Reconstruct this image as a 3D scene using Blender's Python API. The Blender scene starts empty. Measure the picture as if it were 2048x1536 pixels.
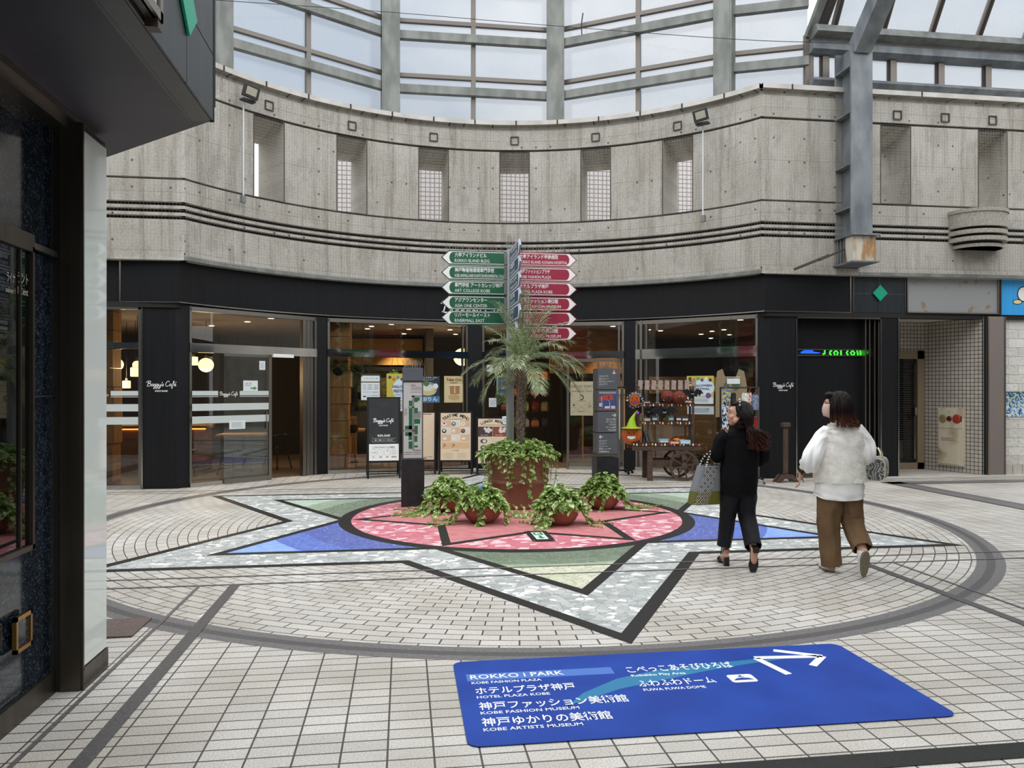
import bpy, bmesh, math, random
from math import sin, cos, pi, radians as R, sqrt, atan2, degrees, hypot
from mathutils import Matrix, Vector, noise
random.seed(7)
S = bpy.context.scene
COL = S.collection
# ---------------------------------------------------------------- camera, sky, exposure
PH = R(8); FPX = 1540.0; CX, HY = 1024, 780
CAM = (-1.40, -9.555, 1.58)
cd = bpy.data.cameras.new('camera'); cam = bpy.data.objects.new('camera', cd); COL.objects.link(cam)
cam.location = CAM; cam.rotation_euler = (R(90), 0, -PH)
cd.sensor_width = 36; cd.lens = 36 * FPX / 2048; cd.shift_y = 12 / 2048; cd.clip_start = .05; cd.clip_end = 400
S.camera = cam
S.view_settings.view_transform = 'Standard'; S.view_settings.look = 'None'
S.view_settings.gamma = 1; S.view_settings.use_curve_mapping = False
S.view_settings.exposure = 0.85
try:
    S.cycles.use_denoising = True; S.cycles.max_bounces = 8; S.cycles.transparent_max_bounces = 24
    S.cycles.diffuse_bounces = 4; S.cycles.glossy_bounces = 3; S.cycles.caustics_reflective = False
    S.cycles.caustics_refractive = False; S.cycles.sample_clamp_indirect = 6
except Exception: pass
W = bpy.data.worlds.new('sky'); S.world = W; W.use_nodes = True

class NT:                                    # tiny node helper
    def __init__(s, tree): s.t = tree; s.n = tree.nodes; s.l = tree.links
    def add(s, kind, inp=None, **kw):
        n = s.n.new(kind)
        for k, v in kw.items(): setattr(n, k, v)
        for k, v in (inp or {}).items():
            if isinstance(v, bpy.types.NodeSocket): s.l.new(v, n.inputs[k])
            else: n.inputs[k].default_value = v
        return n
    def math(s, op, a, b=0, c=0, clamp=False):
        n = s.n.new('ShaderNodeMath'); n.operation = op; n.use_clamp = clamp
        for i, v in enumerate((a, b, c)):
            if isinstance(v, bpy.types.NodeSocket): s.l.new(v, n.inputs[i])
            else: n.inputs[i].default_value = v
        return n.outputs[0]
    def mix(s, f, a, b, mode='MIX'):
        n = s.n.new('ShaderNodeMix'); n.data_type = 'RGBA'; n.blend_type = mode
        for i, v in ((0, f), (6, a), (7, b)):
            if isinstance(v, bpy.types.NodeSocket): s.l.new(v, n.inputs[i])
            else: n.inputs[i].default_value = v if i == 0 else rgba(v)
        return n.outputs[2]
    def ramp(s, f, stops, interp='LINEAR'):
        n = s.n.new('ShaderNodeValToRGB'); n.color_ramp.interpolation = interp
        e = n.color_ramp.elements
        while len(e) < len(stops): e.new(0.5)
        for i, (p, c) in enumerate(stops): e[i].position = p; e[i].color = rgba(c)
        s.l.new(f, n.inputs[0]); return n.outputs[0]
    def xyz(s, x, y, z=0.0):
        n = s.n.new('ShaderNodeCombineXYZ')
        for i, v in enumerate((x, y, z)):
            if isinstance(v, bpy.types.NodeSocket): s.l.new(v, n.inputs[i])
            else: n.inputs[i].default_value = v
        return n.outputs[0]
def rgba(c): return tuple(c) if len(c) == 4 else (c[0], c[1], c[2], 1)
def hexc(h):                                 # sRGB hex -> linear
    v = [int(h[i:i + 2], 16) / 255 for i in (0, 2, 4)]
    return tuple(x / 12.92 if x <= .04045 else ((x + .055) / 1.055) ** 2.4 for x in v)
def C(c): return hexc(c) if isinstance(c, str) else c

t = NT(W.node_tree); W.node_tree.nodes.clear()
tc = t.add('ShaderNodeTexCoord')
sep = t.add('ShaderNodeSeparateXYZ', {0: tc.outputs['Generated']})
mp = t.add('ShaderNodeMapping', {0: tc.outputs['Generated'], 'Scale': (1.6, 1.6, 4.0), 'Location': (.3, .1, 0)})
nz = t.add('ShaderNodeTexNoise', {'Vector': mp.outputs[0], 'Scale': 1.7, 'Detail': 6, 'Roughness': .55})
cl = t.ramp(nz.outputs[0], [(.36, hexc('c3cedb')), (.5, hexc('e9ecef')), (.62, (1.0, .985, .96))])
up = t.math('MULTIPLY_ADD', t.math('MAXIMUM', sep.outputs[2], 0), 1.5, .68)   # an overcast sky is brighter overhead
bg = t.add('ShaderNodeBackground', {0: cl, 1: up})
t.l.new(bg.outputs[0], t.add('ShaderNodeOutputWorld').inputs[0])

# ---------------------------------------------------------------- objects and groups
ROOT = {}
def tag(o, label=None, cat=None, group=None, kind=None):
    if label: o['label'] = label
    if cat: o['category'] = cat
    if group: o['group'] = group
    if kind: o['kind'] = kind
    return o
def thing(name, label, cat, loc=(0, 0, 0), rz=0, group=None, kind=None):
    o = bpy.data.objects.new(name, None); COL.objects.link(o); o.empty_display_size = .1
    o.location = loc; o.rotation_euler = (0, 0, rz)
    return tag(o, label, cat, group, kind)
def copy_tree(o, parent=None):
    c = o.copy(); COL.objects.link(c)
    if parent: c.parent = parent
    for ch in [x for x in COL.objects if x.parent == o]: copy_tree(ch, c)
    return c
def basis(o):
    m = Matrix.LocRotScale(o.location, o.rotation_euler, o.scale)
    return basis(o.parent) @ o.matrix_parent_inverse @ m if o.parent else m

# ---------------------------------------------------------------- mesh builder
class B:
    def __init__(s): s.v = []; s.f = []; s.m = []; s.M = Matrix(); s.mi = 0; s.mats = []
    def use(s, mat):
        if mat not in s.mats: s.mats.append(mat)
        s.mi = s.mats.index(mat); return s
    def at(s, M): s.M = M; return s
    def add(s, vs, fs):
        o = len(s.v); s.v += [tuple(s.M @ Vector(v)) for v in vs]
        s.f += [tuple(i + o for i in f) for f in fs]; s.m += [s.mi] * len(fs); return s
    def box(s, c, d, rz=0, M=None):
        x, y, z = d[0] / 2, d[1] / 2, d[2] / 2
        T = Matrix.Translation(c) @ Matrix.Rotation(rz, 4, 'Z')
        if M is not None: T = Matrix.Translation(c) @ M
        vs = [T @ Vector((a * x, b * y, e * z)) for e in (-1, 1) for b in (-1, 1) for a in (-1, 1)]
        return s.add(vs, [(0, 2, 3, 1), (4, 5, 7, 6), (0, 1, 5, 4), (2, 6, 7, 3), (0, 4, 6, 2), (1, 3, 7, 5)])
    def bb(s, x0, x1, y0, y1, z0, z1): return s.box(((x0 + x1) / 2, (y0 + y1) / 2, (z0 + z1) / 2), (abs(x1 - x0), abs(y1 - y0), abs(z1 - z0)))
    def bar(s, a, b, w, h, up=(0, 0, 1)):                      # rectangular bar from a to b
        a, b = Vector(a), Vector(b); d = b - a; L = d.length
        x = d.normalized(); u = Vector(up)
        if abs(x.dot(u)) > .99: u = Vector((0, 1, 0))
        y = u.cross(x).normalized(); z = x.cross(y)
        T = Matrix((x, y, z)).transposed().to_4x4(); T.translation = (a + b) / 2
        vs = [T @ Vector((e * L / 2, f * w / 2, g * h / 2)) for g in (-1, 1) for f in (-1, 1) for e in (-1, 1)]
        return s.add(vs, [(0, 2, 3, 1), (4, 5, 7, 6), (0, 1, 5, 4), (2, 6, 7, 3), (0, 4, 6, 2), (1, 3, 7, 5)])
    def tube(s, pts, r, n=8, cap=True):                        # round tube through points, radius or list of radii
        pts = [Vector(p) for p in pts]; k = len(pts)
        rr = r if isinstance(r, (list, tuple)) else [r] * k
        vs, fs = [], []; ref = None
        for i, p in enumerate(pts):
            d = (pts[min(i + 1, k - 1)] - pts[max(i - 1, 0)])
            d = d.normalized() if d.length > 1e-9 else Vector((0, 0, 1))
            if ref is None: ref = Vector((0, 0, 1)) if abs(d.z) < .9 else Vector((1, 0, 0))
            x = (ref - d * ref.dot(d)).normalized(); ref = x; y = d.cross(x)
            for j in range(n):
                a = 2 * pi * j / n; vs.append(p + (x * cos(a) + y * sin(a)) * rr[i])
        for i in range(k - 1):
            for j in range(n): a = i * n + j; b = i * n + (j + 1) % n; fs.append((a, b, b + n, a + n))
        if cap: fs += [tuple(reversed(range(n))), tuple(range((k - 1) * n, k * n))]
        return s.add(vs, fs)
    def lathe(s, prof, c=(0, 0, 0), n=32, cap=True):           # prof: (r,z)
        vs = [(c[0] + r * cos(2 * pi * j / n), c[1] + r * sin(2 * pi * j / n), c[2] + z) for r, z in prof for j in range(n)]
        fs = [(i * n + j, i * n + (j + 1) % n, (i + 1) * n + (j + 1) % n, (i + 1) * n + j) for i in range(len(prof) - 1) for j in range(n)]
        if cap: fs += [tuple(reversed(range(n))), tuple(range((len(prof) - 1) * n, len(prof) * n))]
        return s.add(vs, fs)
    def ball(s, c, r, n=16, m=10):
        r = r if isinstance(r, (tuple, list)) else (r, r, r)
        vs = [(c[0] + r[0] * sin(pi * i / m) * cos(2 * pi * j / n), c[1] + r[1] * sin(pi * i / m) * sin(2 * pi * j / n), c[2] - r[2] * cos(pi * i / m)) for i in range(m + 1) for j in range(n)]
        return s.add(vs, [(i * n + j, i * n + (j + 1) % n, (i + 1) * n + (j + 1) % n, (i + 1) * n + j) for i in range(m) for j in range(n)])
    def poly(s, pts): return s.add(pts, [tuple(range(len(pts)))])
    def prism(s, pts, z0, z1):                                 # 2-D outline (ccw) extruded along local z
        n = len(pts); vs = [(x, y, z0) for x, y in pts] + [(x, y, z1) for x, y in pts]
        return s.add(vs, [tuple(reversed(range(n))), tuple(range(n, 2 * n))] + [(i, (i + 1) % n, n + (i + 1) % n, n + i) for i in range(n)])
    def loft(s, rings, cap=True):                              # rings: lists of equal length
        n = len(rings[0]); vs = [p for r in rings for p in r]
        fs = [(i * n + j, i * n + (j + 1) % n, (i + 1) * n + (j + 1) % n, (i + 1) * n + j) for i in range(len(rings) - 1) for j in range(n)]
        if cap: fs += [tuple(reversed(range(n))), tuple(range((len(rings) - 1) * n, len(rings) * n))]
        return s.add(vs, fs)
    def grid(s, rows):                                         # open sheet
        n = len(rows[0])
        return s.add([p for r in rows for p in r], [(i * n + j, i * n + j + 1, (i + 1) * n + j + 1, (i + 1) * n + j) for i in range(len(rows) - 1) for j in range(n - 1)])
    def rect(s, x, y, w, h, z=0): return s.poly([(x, y, z), (x + w, y, z), (x + w, y + h, z), (x, y + h, z)])
    def disc(s, x, y, r, z=0, n=24, ry=None): return s.poly([(x + r * cos(2 * pi * i / n), y + (ry or r) * sin(2 * pi * i / n), z) for i in range(n)])
    def text(s, body, x, y, h, z=0, w=None, al='L', shear=0, bold=0, sx=1):
        vs, fs, W_, c0 = glyphs(body, shear, bold)
        k = h; kx = k * sx
        if w: kx = w / W_
        ox = x - {'L': 0, 'C': W_ * kx / 2, 'R': W_ * kx}[al]
        return s.add([(ox + a * kx, y + b * k, z) for a, b in vs], fs)
    def stroke(s, pts, w, z=0, closed=False):                  # flat ribbon in local xy
        p = [Vector(q) for q in pts]; L = []; Rr = []
        for i in range(len(p)):
            d = p[min(i + 1, len(p) - 1)] - p[max(i - 1, 0)]
            if d.length < 1e-9: d = Vector((1, 0))
            d.normalize(); nrm = Vector((-d.y, d.x)) * w / 2
            L.append(p[i] + nrm); Rr.append(p[i] - nrm)
        n = len(p); vs = [(q.x, q.y, z) for q in Rr] + [(q.x, q.y, z) for q in L]
        return s.add(vs, [(i, i + 1, n + i + 1, n + i) for i in range(n - 1)])
    def build(s, name, mat=None, parent=None, smooth=False, world=False, bevel=0, sub=0, label=None):
        me = bpy.data.meshes.new(name); me.from_pydata(s.v, [], s.f)
        mats = s.mats if s.mats else ([mat] if not isinstance(mat, list) else mat)
        for m in mats: me.materials.append(m)
        if len(mats) > 1: me.polygons.foreach_set('material_index', s.m)
        if smooth:
            me.polygons.foreach_set('use_smooth', [True] * len(me.polygons))
            if smooth != 2: me.set_sharp_from_angle(angle=R(38))
        me.validate(); me.update()
        o = bpy.data.objects.new(name, me); COL.objects.link(o)
        if parent:
            o.parent = parent
            if world: o.matrix_parent_inverse = basis(parent).inverted()
        if bevel:
            bv = o.modifiers.new('bevel', 'BEVEL'); bv.width = bevel; bv.segments = 2; bv.limit_method = 'ANGLE'
        if sub:
            sb = o.modifiers.new('sub', 'SUBSURF'); sb.levels = sub; sb.render_levels = sub
        if label: o['label'] = label
        return o
GL = {}
def glyphs(body, shear=0, bold=0):
    key = (body, shear, bold)
    if key not in GL:
        c = bpy.data.curves.new('t', 'FONT'); c.body = body; c.size = 1; c.shear = shear; c.offset = bold; c.resolution_u = 2
        o = bpy.data.objects.new('t', c); COL.objects.link(o)
        dg = bpy.context.evaluated_depsgraph_get(); dg.update()
        m = bpy.data.meshes.new_from_object(o.evaluated_get(dg))
        vs = [(v.co.x, v.co.y) for v in m.vertices]; fs = [tuple(p.vertices) for p in m.polygons]
        bpy.data.objects.remove(o); bpy.data.curves.remove(c); bpy.data.meshes.remove(m)
        x0 = min([v[0] for v in vs] or [0]); x1 = max([v[0] for v in vs] or [1])
        vs = [(a - x0, b) for a, b in vs]
        GL[key] = (vs, fs, max(x1 - x0, 1e-3), 0)
    return GL[key]
def frame(o, x, y):                                            # local xy plane placed in the world
    x = Vector(x).normalized(); y = Vector(y).normalized(); z = x.cross(y)
    M = Matrix((x, y, z)).transposed().to_4x4(); M.translation = o; return M
def struct(b, name, mat=None, parent=None, **kw):
    o = b.build(name, mat, parent, **kw)
    if not parent: o['kind'] = 'structure'
    return o
def catmull(pts, n=6):
    P = [Vector(p) for p in pts]; out = []
    for i in range(len(P) - 1):
        a, b, c, d = P[max(i - 1, 0)], P[i], P[i + 1], P[min(i + 2, len(P) - 1)]
        for k in range(n):
            u = k / n
            out.append(.5 * (2 * b + (c - a) * u + (2 * a - 5 * b + 4 * c - d) * u * u + (3 * b - a - 3 * c + d) * u ** 3))
    out.append(P[-1]); return out

# ---------------------------------------------------------------- sight lines onto real planes (for measuring)
FW = (sin(PH), cos(PH)); RT = (cos(PH), -sin(PH))
def ray(px, py):
    a = (px - CX) / FPX; b = (HY - py) / FPX
    return (FW[0] + a * RT[0], FW[1] + a * RT[1], b)
def at(px, py, k): r = ray(px, py); return Vector((CAM[i] + k * r[i] for i in range(3)))
def gp(px, py, h=0): return at(px, py, (h - CAM[2]) / ray(px, py)[2])
def yp(px, py, Y): return at(px, py, (Y - CAM[1]) / ray(px, py)[1])
def cp(px, py, rad):
    r = ray(px, py); a = r[0] ** 2 + r[1] ** 2; b = 2 * (CAM[0] * r[0] + CAM[1] * r[1]); c = CAM[0] ** 2 + CAM[1] ** 2 - rad * rad
    return at(px, py, (-b + sqrt(b * b - 4 * a * c)) / 2 / a)
def pol(deg, rad, z=0): return Vector((rad * sin(R(deg)), rad * cos(R(deg)), z))

# ---------------------------------------------------------------- materials
MATS = {}
def mat(name, col=(.5, .5, .5), rough=.5, metal=0, spec=.5, emit=0, coat=0, trans=0, sss=0):
    if name in MATS: return MATS[name]
    m = bpy.data.materials.new(name); m.use_nodes = True; p = m.node_tree.nodes['Principled BSDF']
    p.inputs['Base Color'].default_value = rgba(C(col)); p.inputs['Roughness'].default_value = rough
    p.inputs['Metallic'].default_value = metal; p.inputs['Specular IOR Level'].default_value = spec
    p.inputs['Coat Weight'].default_value = coat
    if emit: p.inputs['Emission Color'].default_value = rgba(C(col)); p.inputs['Emission Strength'].default_value = emit
    MATS[name] = m; return m
def nodes(m): return NT(m.node_tree), m.node_tree.nodes['Principled BSDF']
def noisy(name, c1, c2, scale=8, rough=.6, detail=4, stretch=(1, 1, 1), bump=0, metal=0, spec=.5, lo=.35, hi=.65, coord='Object', coat=0):
    m = mat(name, c1, rough, metal, spec, coat=coat); t, p = nodes(m)
    tc = t.add('ShaderNodeTexCoord'); mp = t.add('ShaderNodeMapping', {0: tc.outputs[coord], 'Scale': stretch})
    n = t.add('ShaderNodeTexNoise', {'Vector': mp.outputs[0], 'Scale': scale, 'Detail': detail})
    t.l.new(t.ramp(n.outputs[0], [(lo, C(c1)), (hi, C(c2))]), p.inputs['Base Color'])
    if bump:
        bp = t.add('ShaderNodeBump', {'Height': n.outputs[0], 'Strength': bump, 'Distance': .02}); t.l.new(bp.outputs[0], p.inputs['Normal'])
    return m
def concrete(name, arc):
    m = mat(name, (.4, .38, .35), .8, spec=.25); t, p = nodes(m)
    g = t.add('ShaderNodeNewGeometry'); s = t.add('ShaderNodeSeparateXYZ', {0: g.outputs['Position']})
    u = t.math('MULTIPLY', t.math('ARCTAN2', s.outputs[0], s.outputs[1]), 5.87) if arc else t.math('ADD', s.outputs[0], t.math('MULTIPLY', s.outputs[1], .77))
    z = s.outputs[2]
    uv = t.xyz(u, z, 0)
    big = t.add('ShaderNodeTexNoise', {'Vector': uv, 'Scale': .9, 'Detail': 5, 'Roughness': .6})
    stv = t.xyz(t.math('MULTIPLY', u, 9), t.math('MULTIPLY', z, .5), 3.3)
    st = t.add('ShaderNodeTexNoise', {'Vector': stv, 'Scale': 1, 'Detail': 5, 'Roughness': .7})
    fine = t.add('ShaderNodeTexNoise', {'Vector': g.outputs['Position'], 'Scale': 30, 'Detail': 4})
    col = t.ramp(big.outputs[0], [(.3, hexc('aaa397')), (.5, hexc('bcb8ae')), (.7, hexc('cdcac2'))])
    col = t.mix(t.math('MULTIPLY', t.ramp(st.outputs[0], [(.5, (0, 0, 0)), (.66, (1, 1, 1))]), .7), col, hexc('6f6454'))
    brown = t.add('ShaderNodeTexNoise', {'Vector': t.xyz(t.math('MULTIPLY', u, 3), t.math('MULTIPLY', z, .8), 9), 'Scale': 1, 'Detail': 3})
    col = t.mix(t.math('MULTIPLY', t.ramp(brown.outputs[0], [(.55, (0, 0, 0)), (.7, (1, 1, 1))]), .55), col, hexc('8a7f6e'))
    bl = t.add('ShaderNodeTexNoise', {'Vector': t.xyz(t.math('MULTIPLY', u, 2.2), t.math('MULTIPLY', z, 1.6), 33), 'Scale': 1, 'Detail': 7, 'Roughness': .7})
    col = t.mix(t.math('MULTIPLY', t.ramp(bl.outputs[0], [(.54, (0, 0, 0)), (.6, (1, 1, 1))]), .45), col, hexc('86857f'))
    lime = t.add('ShaderNodeTexNoise', {'Vector': t.xyz(t.math('MULTIPLY', u, 5), t.math('MULTIPLY', z, .6), 21), 'Scale': 1, 'Detail': 6, 'Roughness': .75})
    col = t.mix(t.math('MULTIPLY', t.ramp(lime.outputs[0], [(.62, (0, 0, 0)), (.7, (1, 1, 1))]), .6), col, hexc('dad9d5'))
    col = t.mix(.35, col, t.ramp(fine.outputs[0], [(.3, hexc('8f8a83')), (.7, hexc('cfccc5'))]))
    # tie holes and board joints
    def cell(v, step, off): return t.math('SUBTRACT', t.math('FRACT', t.math('ADD', t.math('DIVIDE', v, step), off)), .5)
    a = t.math('MULTIPLY', cell(u, .29, .2), .29); b = t.math('MULTIPLY', cell(z, .42, .1), .42)
    d = t.math('SQRT', t.math('ADD', t.math('MULTIPLY', a, a), t.math('MULTIPLY', b, b)))
    cellr = t.add('ShaderNodeTexWhiteNoise', {0: t.xyz(t.math('FLOOR', t.math('ADD', t.math('DIVIDE', u, .29), .2)), t.math('FLOOR', t.math('ADD', t.math('DIVIDE', z, .42), .1)), 1)}, noise_dimensions='3D')
    keep = t.math('LESS_THAN', cellr.outputs[0], .3)
    hole = t.math('MULTIPLY', t.math('LESS_THAN', d, .019), keep)
    j1 = t.math('LESS_THAN', t.math('ABSOLUTE', t.math('MULTIPLY', cell(u, 1.63, .3), 1.63)), .004)
    j2 = t.math('LESS_THAN', t.math('ABSOLUTE', t.math('MULTIPLY', cell(z, .93, .42), .93)), .005)
    col = t.mix(t.math('MULTIPLY', t.math('MAXIMUM', j1, j2), .4), col, hexc('6b665e'))
    col = t.mix(t.math('MULTIPLY', hole, .85), col, hexc('3c3833'))
    t.l.new(col, p.inputs['Base Color'])
    bp = t.add('ShaderNodeBump', {'Height': t.math('SUBTRACT', fine.outputs[0], t.math('MULTIPLY', hole, 2)), 'Strength': .15, 'Distance': .01}); t.l.new(bp.outputs[0], p.inputs['Normal'])
    return m
M_CONC = concrete('concrete_curved', True); M_CONF = concrete('concrete_flat', False)
M_STEEL = noisy('galvanised_steel', '70736f', '8b8d88', 5, .55, metal=.35, stretch=(1, 1, .4))
M_STEELB = noisy('weathered_steel', '656b70', '878c8f', 4, .6, metal=.3, stretch=(1, 1, .4))
M_MULL = mat('bronze_aluminium', '7c756e', .45, metal=.5)
M_MULLD = mat('dark_bronze', '4a423d', .45, metal=.4)
M_DARKGAP = mat('shade_and_trim_black', '1c1a18', .8)  # near-black for painted groove shade, also for trims, gaps and lettering
M_BLACK = noisy('black_panel', '0f1013', '141518', 3, .5, stretch=(6, 6, .4), spec=.25)
M_NAVY = noisy('dark_slate_panel', '1b2126', '272e33', 3, .38, stretch=(5, 5, .5), spec=.5)
M_STAIN = mat('stainless', 'b4b2ad', .22, metal=1)
M_STAIND = mat('stainless_brushed', '8d8881', .35, metal=1)
M_BRONZE = noisy('bronze_stainless', '4d4740', '5b554d', 2, .35, metal=.8, stretch=(8, 8, .3))
M_MIRR = mat('mirror_stainless', 'd6d6d6', .06, metal=1)
M_WHITE = mat('white_paint', 'f2f2f0', .5)
M_SOFF = noisy('grey_soffit', '3b3a41', '47454c', 1.2, .5, spec=.3)
def wood(name, c1, c2, scale=3, stretch=(1, 1, 12), rough=.55):
    m = mat(name, c1, rough, spec=.3); t, p = nodes(m)
    tc = t.add('ShaderNodeTexCoord'); mp = t.add('ShaderNodeMapping', {0: tc.outputs['Object'], 'Scale': stretch})
    n = t.add('ShaderNodeTexNoise', {'Vector': mp.outputs[0], 'Scale': scale, 'Detail': 5, 'Distortion': .6})
    n2 = t.add('ShaderNodeTexNoise', {'Vector': tc.outputs['Object'], 'Scale': 5, 'Detail': 1})
    col = t.ramp(n.outputs[0], [(.35, C(c1)), (.65, C(c2))])
    v = t.add('ShaderNodeTexVoronoi', {'Vector': tc.outputs['Object'], 'Scale': 7})
    col = t.mix(t.math('MULTIPLY', t.math('LESS_THAN', v.outputs[0], .085), .7), col, tuple(x * .35 for x in C(c1)))
    t.l.new(col, p.inputs['Base Color']); return m
def glass(name, tint, k, rough=0.0, rim=.0):
    m = bpy.data.materials.new(name); m.use_nodes = True; t = NT(m.node_tree); t.n.clear()
    tr = t.add('ShaderNodeBsdfTransparent', {0: rgba(C(tint))}); gl = t.add('ShaderNodeBsdfGlossy', {0: (1, 1, 1, 1), 1: rough})
    f = t.add('ShaderNodeFresnel', {0: 1.5})
    mx = t.add('ShaderNodeMixShader', {0: t.math('MULTIPLY_ADD', f.outputs[0], k, rim, clamp=True), 1: tr.outputs[0], 2: gl.outputs[0]})
    t.l.new(mx.outputs[0], t.add('ShaderNodeOutputMaterial').inputs[0]); return m
M_GLASS = glass('shop_glass', (.86, .87, .86), 1.5, rim=.02)
M_GLASSG = glass('green_glass', (.72, .8, .78), 1.7, rim=.05)
def wired():                                                   # wired figured glass of the skylight
    m = bpy.data.materials.new('wired_glass'); m.use_nodes = True; t = NT(m.node_tree); t.n.clear()
    g = t.add('ShaderNodeNewGeometry'); s = t.add('ShaderNodeSeparateXYZ', {0: g.outputs['Position']})
    u = t.math('ADD', s.outputs[0], t.math('MULTIPLY', s.outputs[1], .3)); z = s.outputs[2]
    a = t.math('ABSOLUTE', t.math('SUBTRACT', t.math('FRACT', t.math('MULTIPLY', t.math('ADD', u, z), 22)), .5))
    b = t.math('ABSOLUTE', t.math('SUBTRACT', t.math('FRACT', t.math('MULTIPLY', t.math('SUBTRACT', u, z), 22)), .5))
    w = t.math('LESS_THAN', t.math('MINIMUM', a, b), .045)
    n = t.add('ShaderNodeTexNoise', {'Vector': g.outputs['Position'], 'Scale': .9, 'Detail': 4})
    tr = t.add('ShaderNodeBsdfTransparent', {0: (.36, .385, .415, 1)}); tl = t.add('ShaderNodeBsdfTranslucent', {0: (.4, .425, .455, 1)})
    gl = t.add('ShaderNodeBsdfGlossy', {0: (1, 1, 1, 1), 1: .15})
    m1 = t.add('ShaderNodeMixShader', {0: t.math('MULTIPLY_ADD', n.outputs[0], .7, .05), 1: tr.outputs[0], 2: tl.outputs[0]})
    m2 = t.add('ShaderNodeMixShader', {0: .06, 1: m1.outputs[0], 2: gl.outputs[0]})
    df = t.add('ShaderNodeBsdfDiffuse', {0: (.35, .37, .4, 1)})
    m3 = t.add('ShaderNodeMixShader', {0: t.math('MULTIPLY', w, .35), 1: m2.outputs[0], 2: df.outputs[0]})
    t.l.new(m3.outputs[0], t.add('ShaderNodeOutputMaterial').inputs[0]); return m
M_WIRED = wired()
# ================================================================ THE FLOOR
def tiles(name, polar):
    m = mat(name, (.5, .48, .45), .5, spec=.35); t, p = nodes(m)
    g = t.add('ShaderNodeNewGeometry'); s = t.add('ShaderNodeSeparateXYZ', {0: g.outputs['Position']})
    x, y = s.outputs[0], s.outputs[1]
    if polar:
        r = t.math('SQRT', t.math('ADD', t.math('MULTIPLY', x, x), t.math('MULTIPLY', y, y)))
        vec = t.xyz(t.math('MULTIPLY', t.math('ARCTAN2', x, y), 3.9), r)
    else: vec = t.xyz(t.math('ADD', x, .07), t.math('ADD', y, .03))
    br = t.add('ShaderNodeTexBrick', {'Vector': vec, 'Color1': rgba(hexc('cdc9c2')), 'Color2': rgba(hexc('dfdbd4')), 'Mortar': rgba(hexc('575150')),
        'Scale': 1, 'Mortar Size': .0048, 'Mortar Smooth': .1, 'Bias': -.1, 'Brick Width': .2, 'Row Height': .1}, offset=.5 if polar else 0, squash=1)
    n = t.add('ShaderNodeTexNoise', {'Vector': g.outputs['Position'], 'Scale': 1.1, 'Detail': 3})
    f = t.add('ShaderNodeTexNoise', {'Vector': g.outputs['Position'], 'Scale': 120, 'Detail': 2})
    col = t.mix(1, br.outputs[0], t.ramp(n.outputs[0], [(.35, hexc('e6e3de')), (.65, hexc('ffffff'))]), 'MULTIPLY')
    col = t.mix(1, col, t.ramp(f.outputs[0], [(.36, hexc('dbd9d4')), (.6, hexc('ffffff'))]), 'MULTIPLY')
    t.l.new(col, p.inputs['Base Color'])
    bp = t.add('ShaderNodeBump', {'Height': br.outputs[1], 'Strength': .25, 'Distance': -.004}); t.l.new(bp.outputs[0], p.inputs['Normal'])
    return m
def mosaic(name, cols, grout, scale=9, bands=None, rough=.5, gw=.035):
    m = mat(name, cols[0], rough, spec=.3); t, p = nodes(m)
    g = t.add('ShaderNodeNewGeometry')
    mp = t.add('ShaderNodeMapping', {0: g.outputs['Position'], 'Scale': (1, 1.25, 1), 'Rotation': (0, 0, .5)})
    wob = t.add('ShaderNodeTexNoise', {'Vector': g.outputs['Position'], 'Scale': 6, 'Detail': 1})
    vv = t.add('ShaderNodeVectorMath', {0: mp.outputs[0], 1: t.add('ShaderNodeVectorMath', {0: wob.outputs[1], 3: .06}, operation='SCALE').outputs[0]}, operation='ADD')
    a = t.add('ShaderNodeTexVoronoi', {'Vector': vv.outputs[0], 'Scale': scale}, feature='F1')
    e = t.add('ShaderNodeTexVoronoi', {'Vector': vv.outputs[0], 'Scale': scale}, feature='DISTANCE_TO_EDGE')
    rnd = t.add('ShaderNodeSeparateColor', {0: a.outputs['Color']}).outputs[0]
    k = len(cols)
    col = t.ramp(rnd, [(i / k, C(c)) for i, c in enumerate(cols)], 'CONSTANT')
    if bands:                                                  # rings of colour around the star's centre
        s = t.add('ShaderNodeVectorMath', {0: g.outputs['Position']}, operation='LENGTH')
        rr = t.math('DIVIDE', s.outputs['Value'], 4)
        base = t.ramp(rr, [(0, C(bands[0][1]))] + [(q / 4, C(c)) for q, c in bands[1:]], 'CONSTANT')
        col = t.mix(.9, col, base, 'MULTIPLY')
    col = t.mix(t.math('LESS_THAN', e.outputs['Distance'], gw), col, C(grout))
    t.l.new(col, p.inputs['Base Color']); return m
M_TILE = tiles('paving_tiles', False); M_TILEP = tiles('curved_paving_tiles', True)
M_GRAN = noisy('black_granite_strip', '1d1c1b', '2a2928', 90, .45, spec=.3)
M_RINGD = noisy('dark_ring_tile', '4a4746', '5a5756', 60, .5); M_RINGL = noisy('grey_ring_tile', '63605f', '757271', 40, .5)
M_LINE = noisy('grey_joint_strip', '5a5554', '6d6866', 30, .5)
M_GREY = mosaic('grey_white_mosaic', ['c6c7c3', 'aeb1ae', 'e6e6e1', 'a2a6a4', 'bec0bc', 'b5b8b4'], '8e8f8b', 13)
M_PINK = mosaic('pink_mosaic', ['c97480', 'd48e97', 'c46a76', 'eac6ca', 'cc7885', 'c66f7c'], 'c08e93', 13, gw=.02)
M_SALM = mosaic('salmon_mosaic', ['c47a7c', 'c98284', 'bf7376'], 'b98a8a', 13, gw=.015)
M_BLUE = mosaic('blue_mosaic', ['ffffff', 'e6e8ff', 'f4f4ff'], '8fa3d8', 13, [(0, '193a94'), (2.6, '2a58b2'), (2.97, '7ea6de')], gw=.022)
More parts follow.
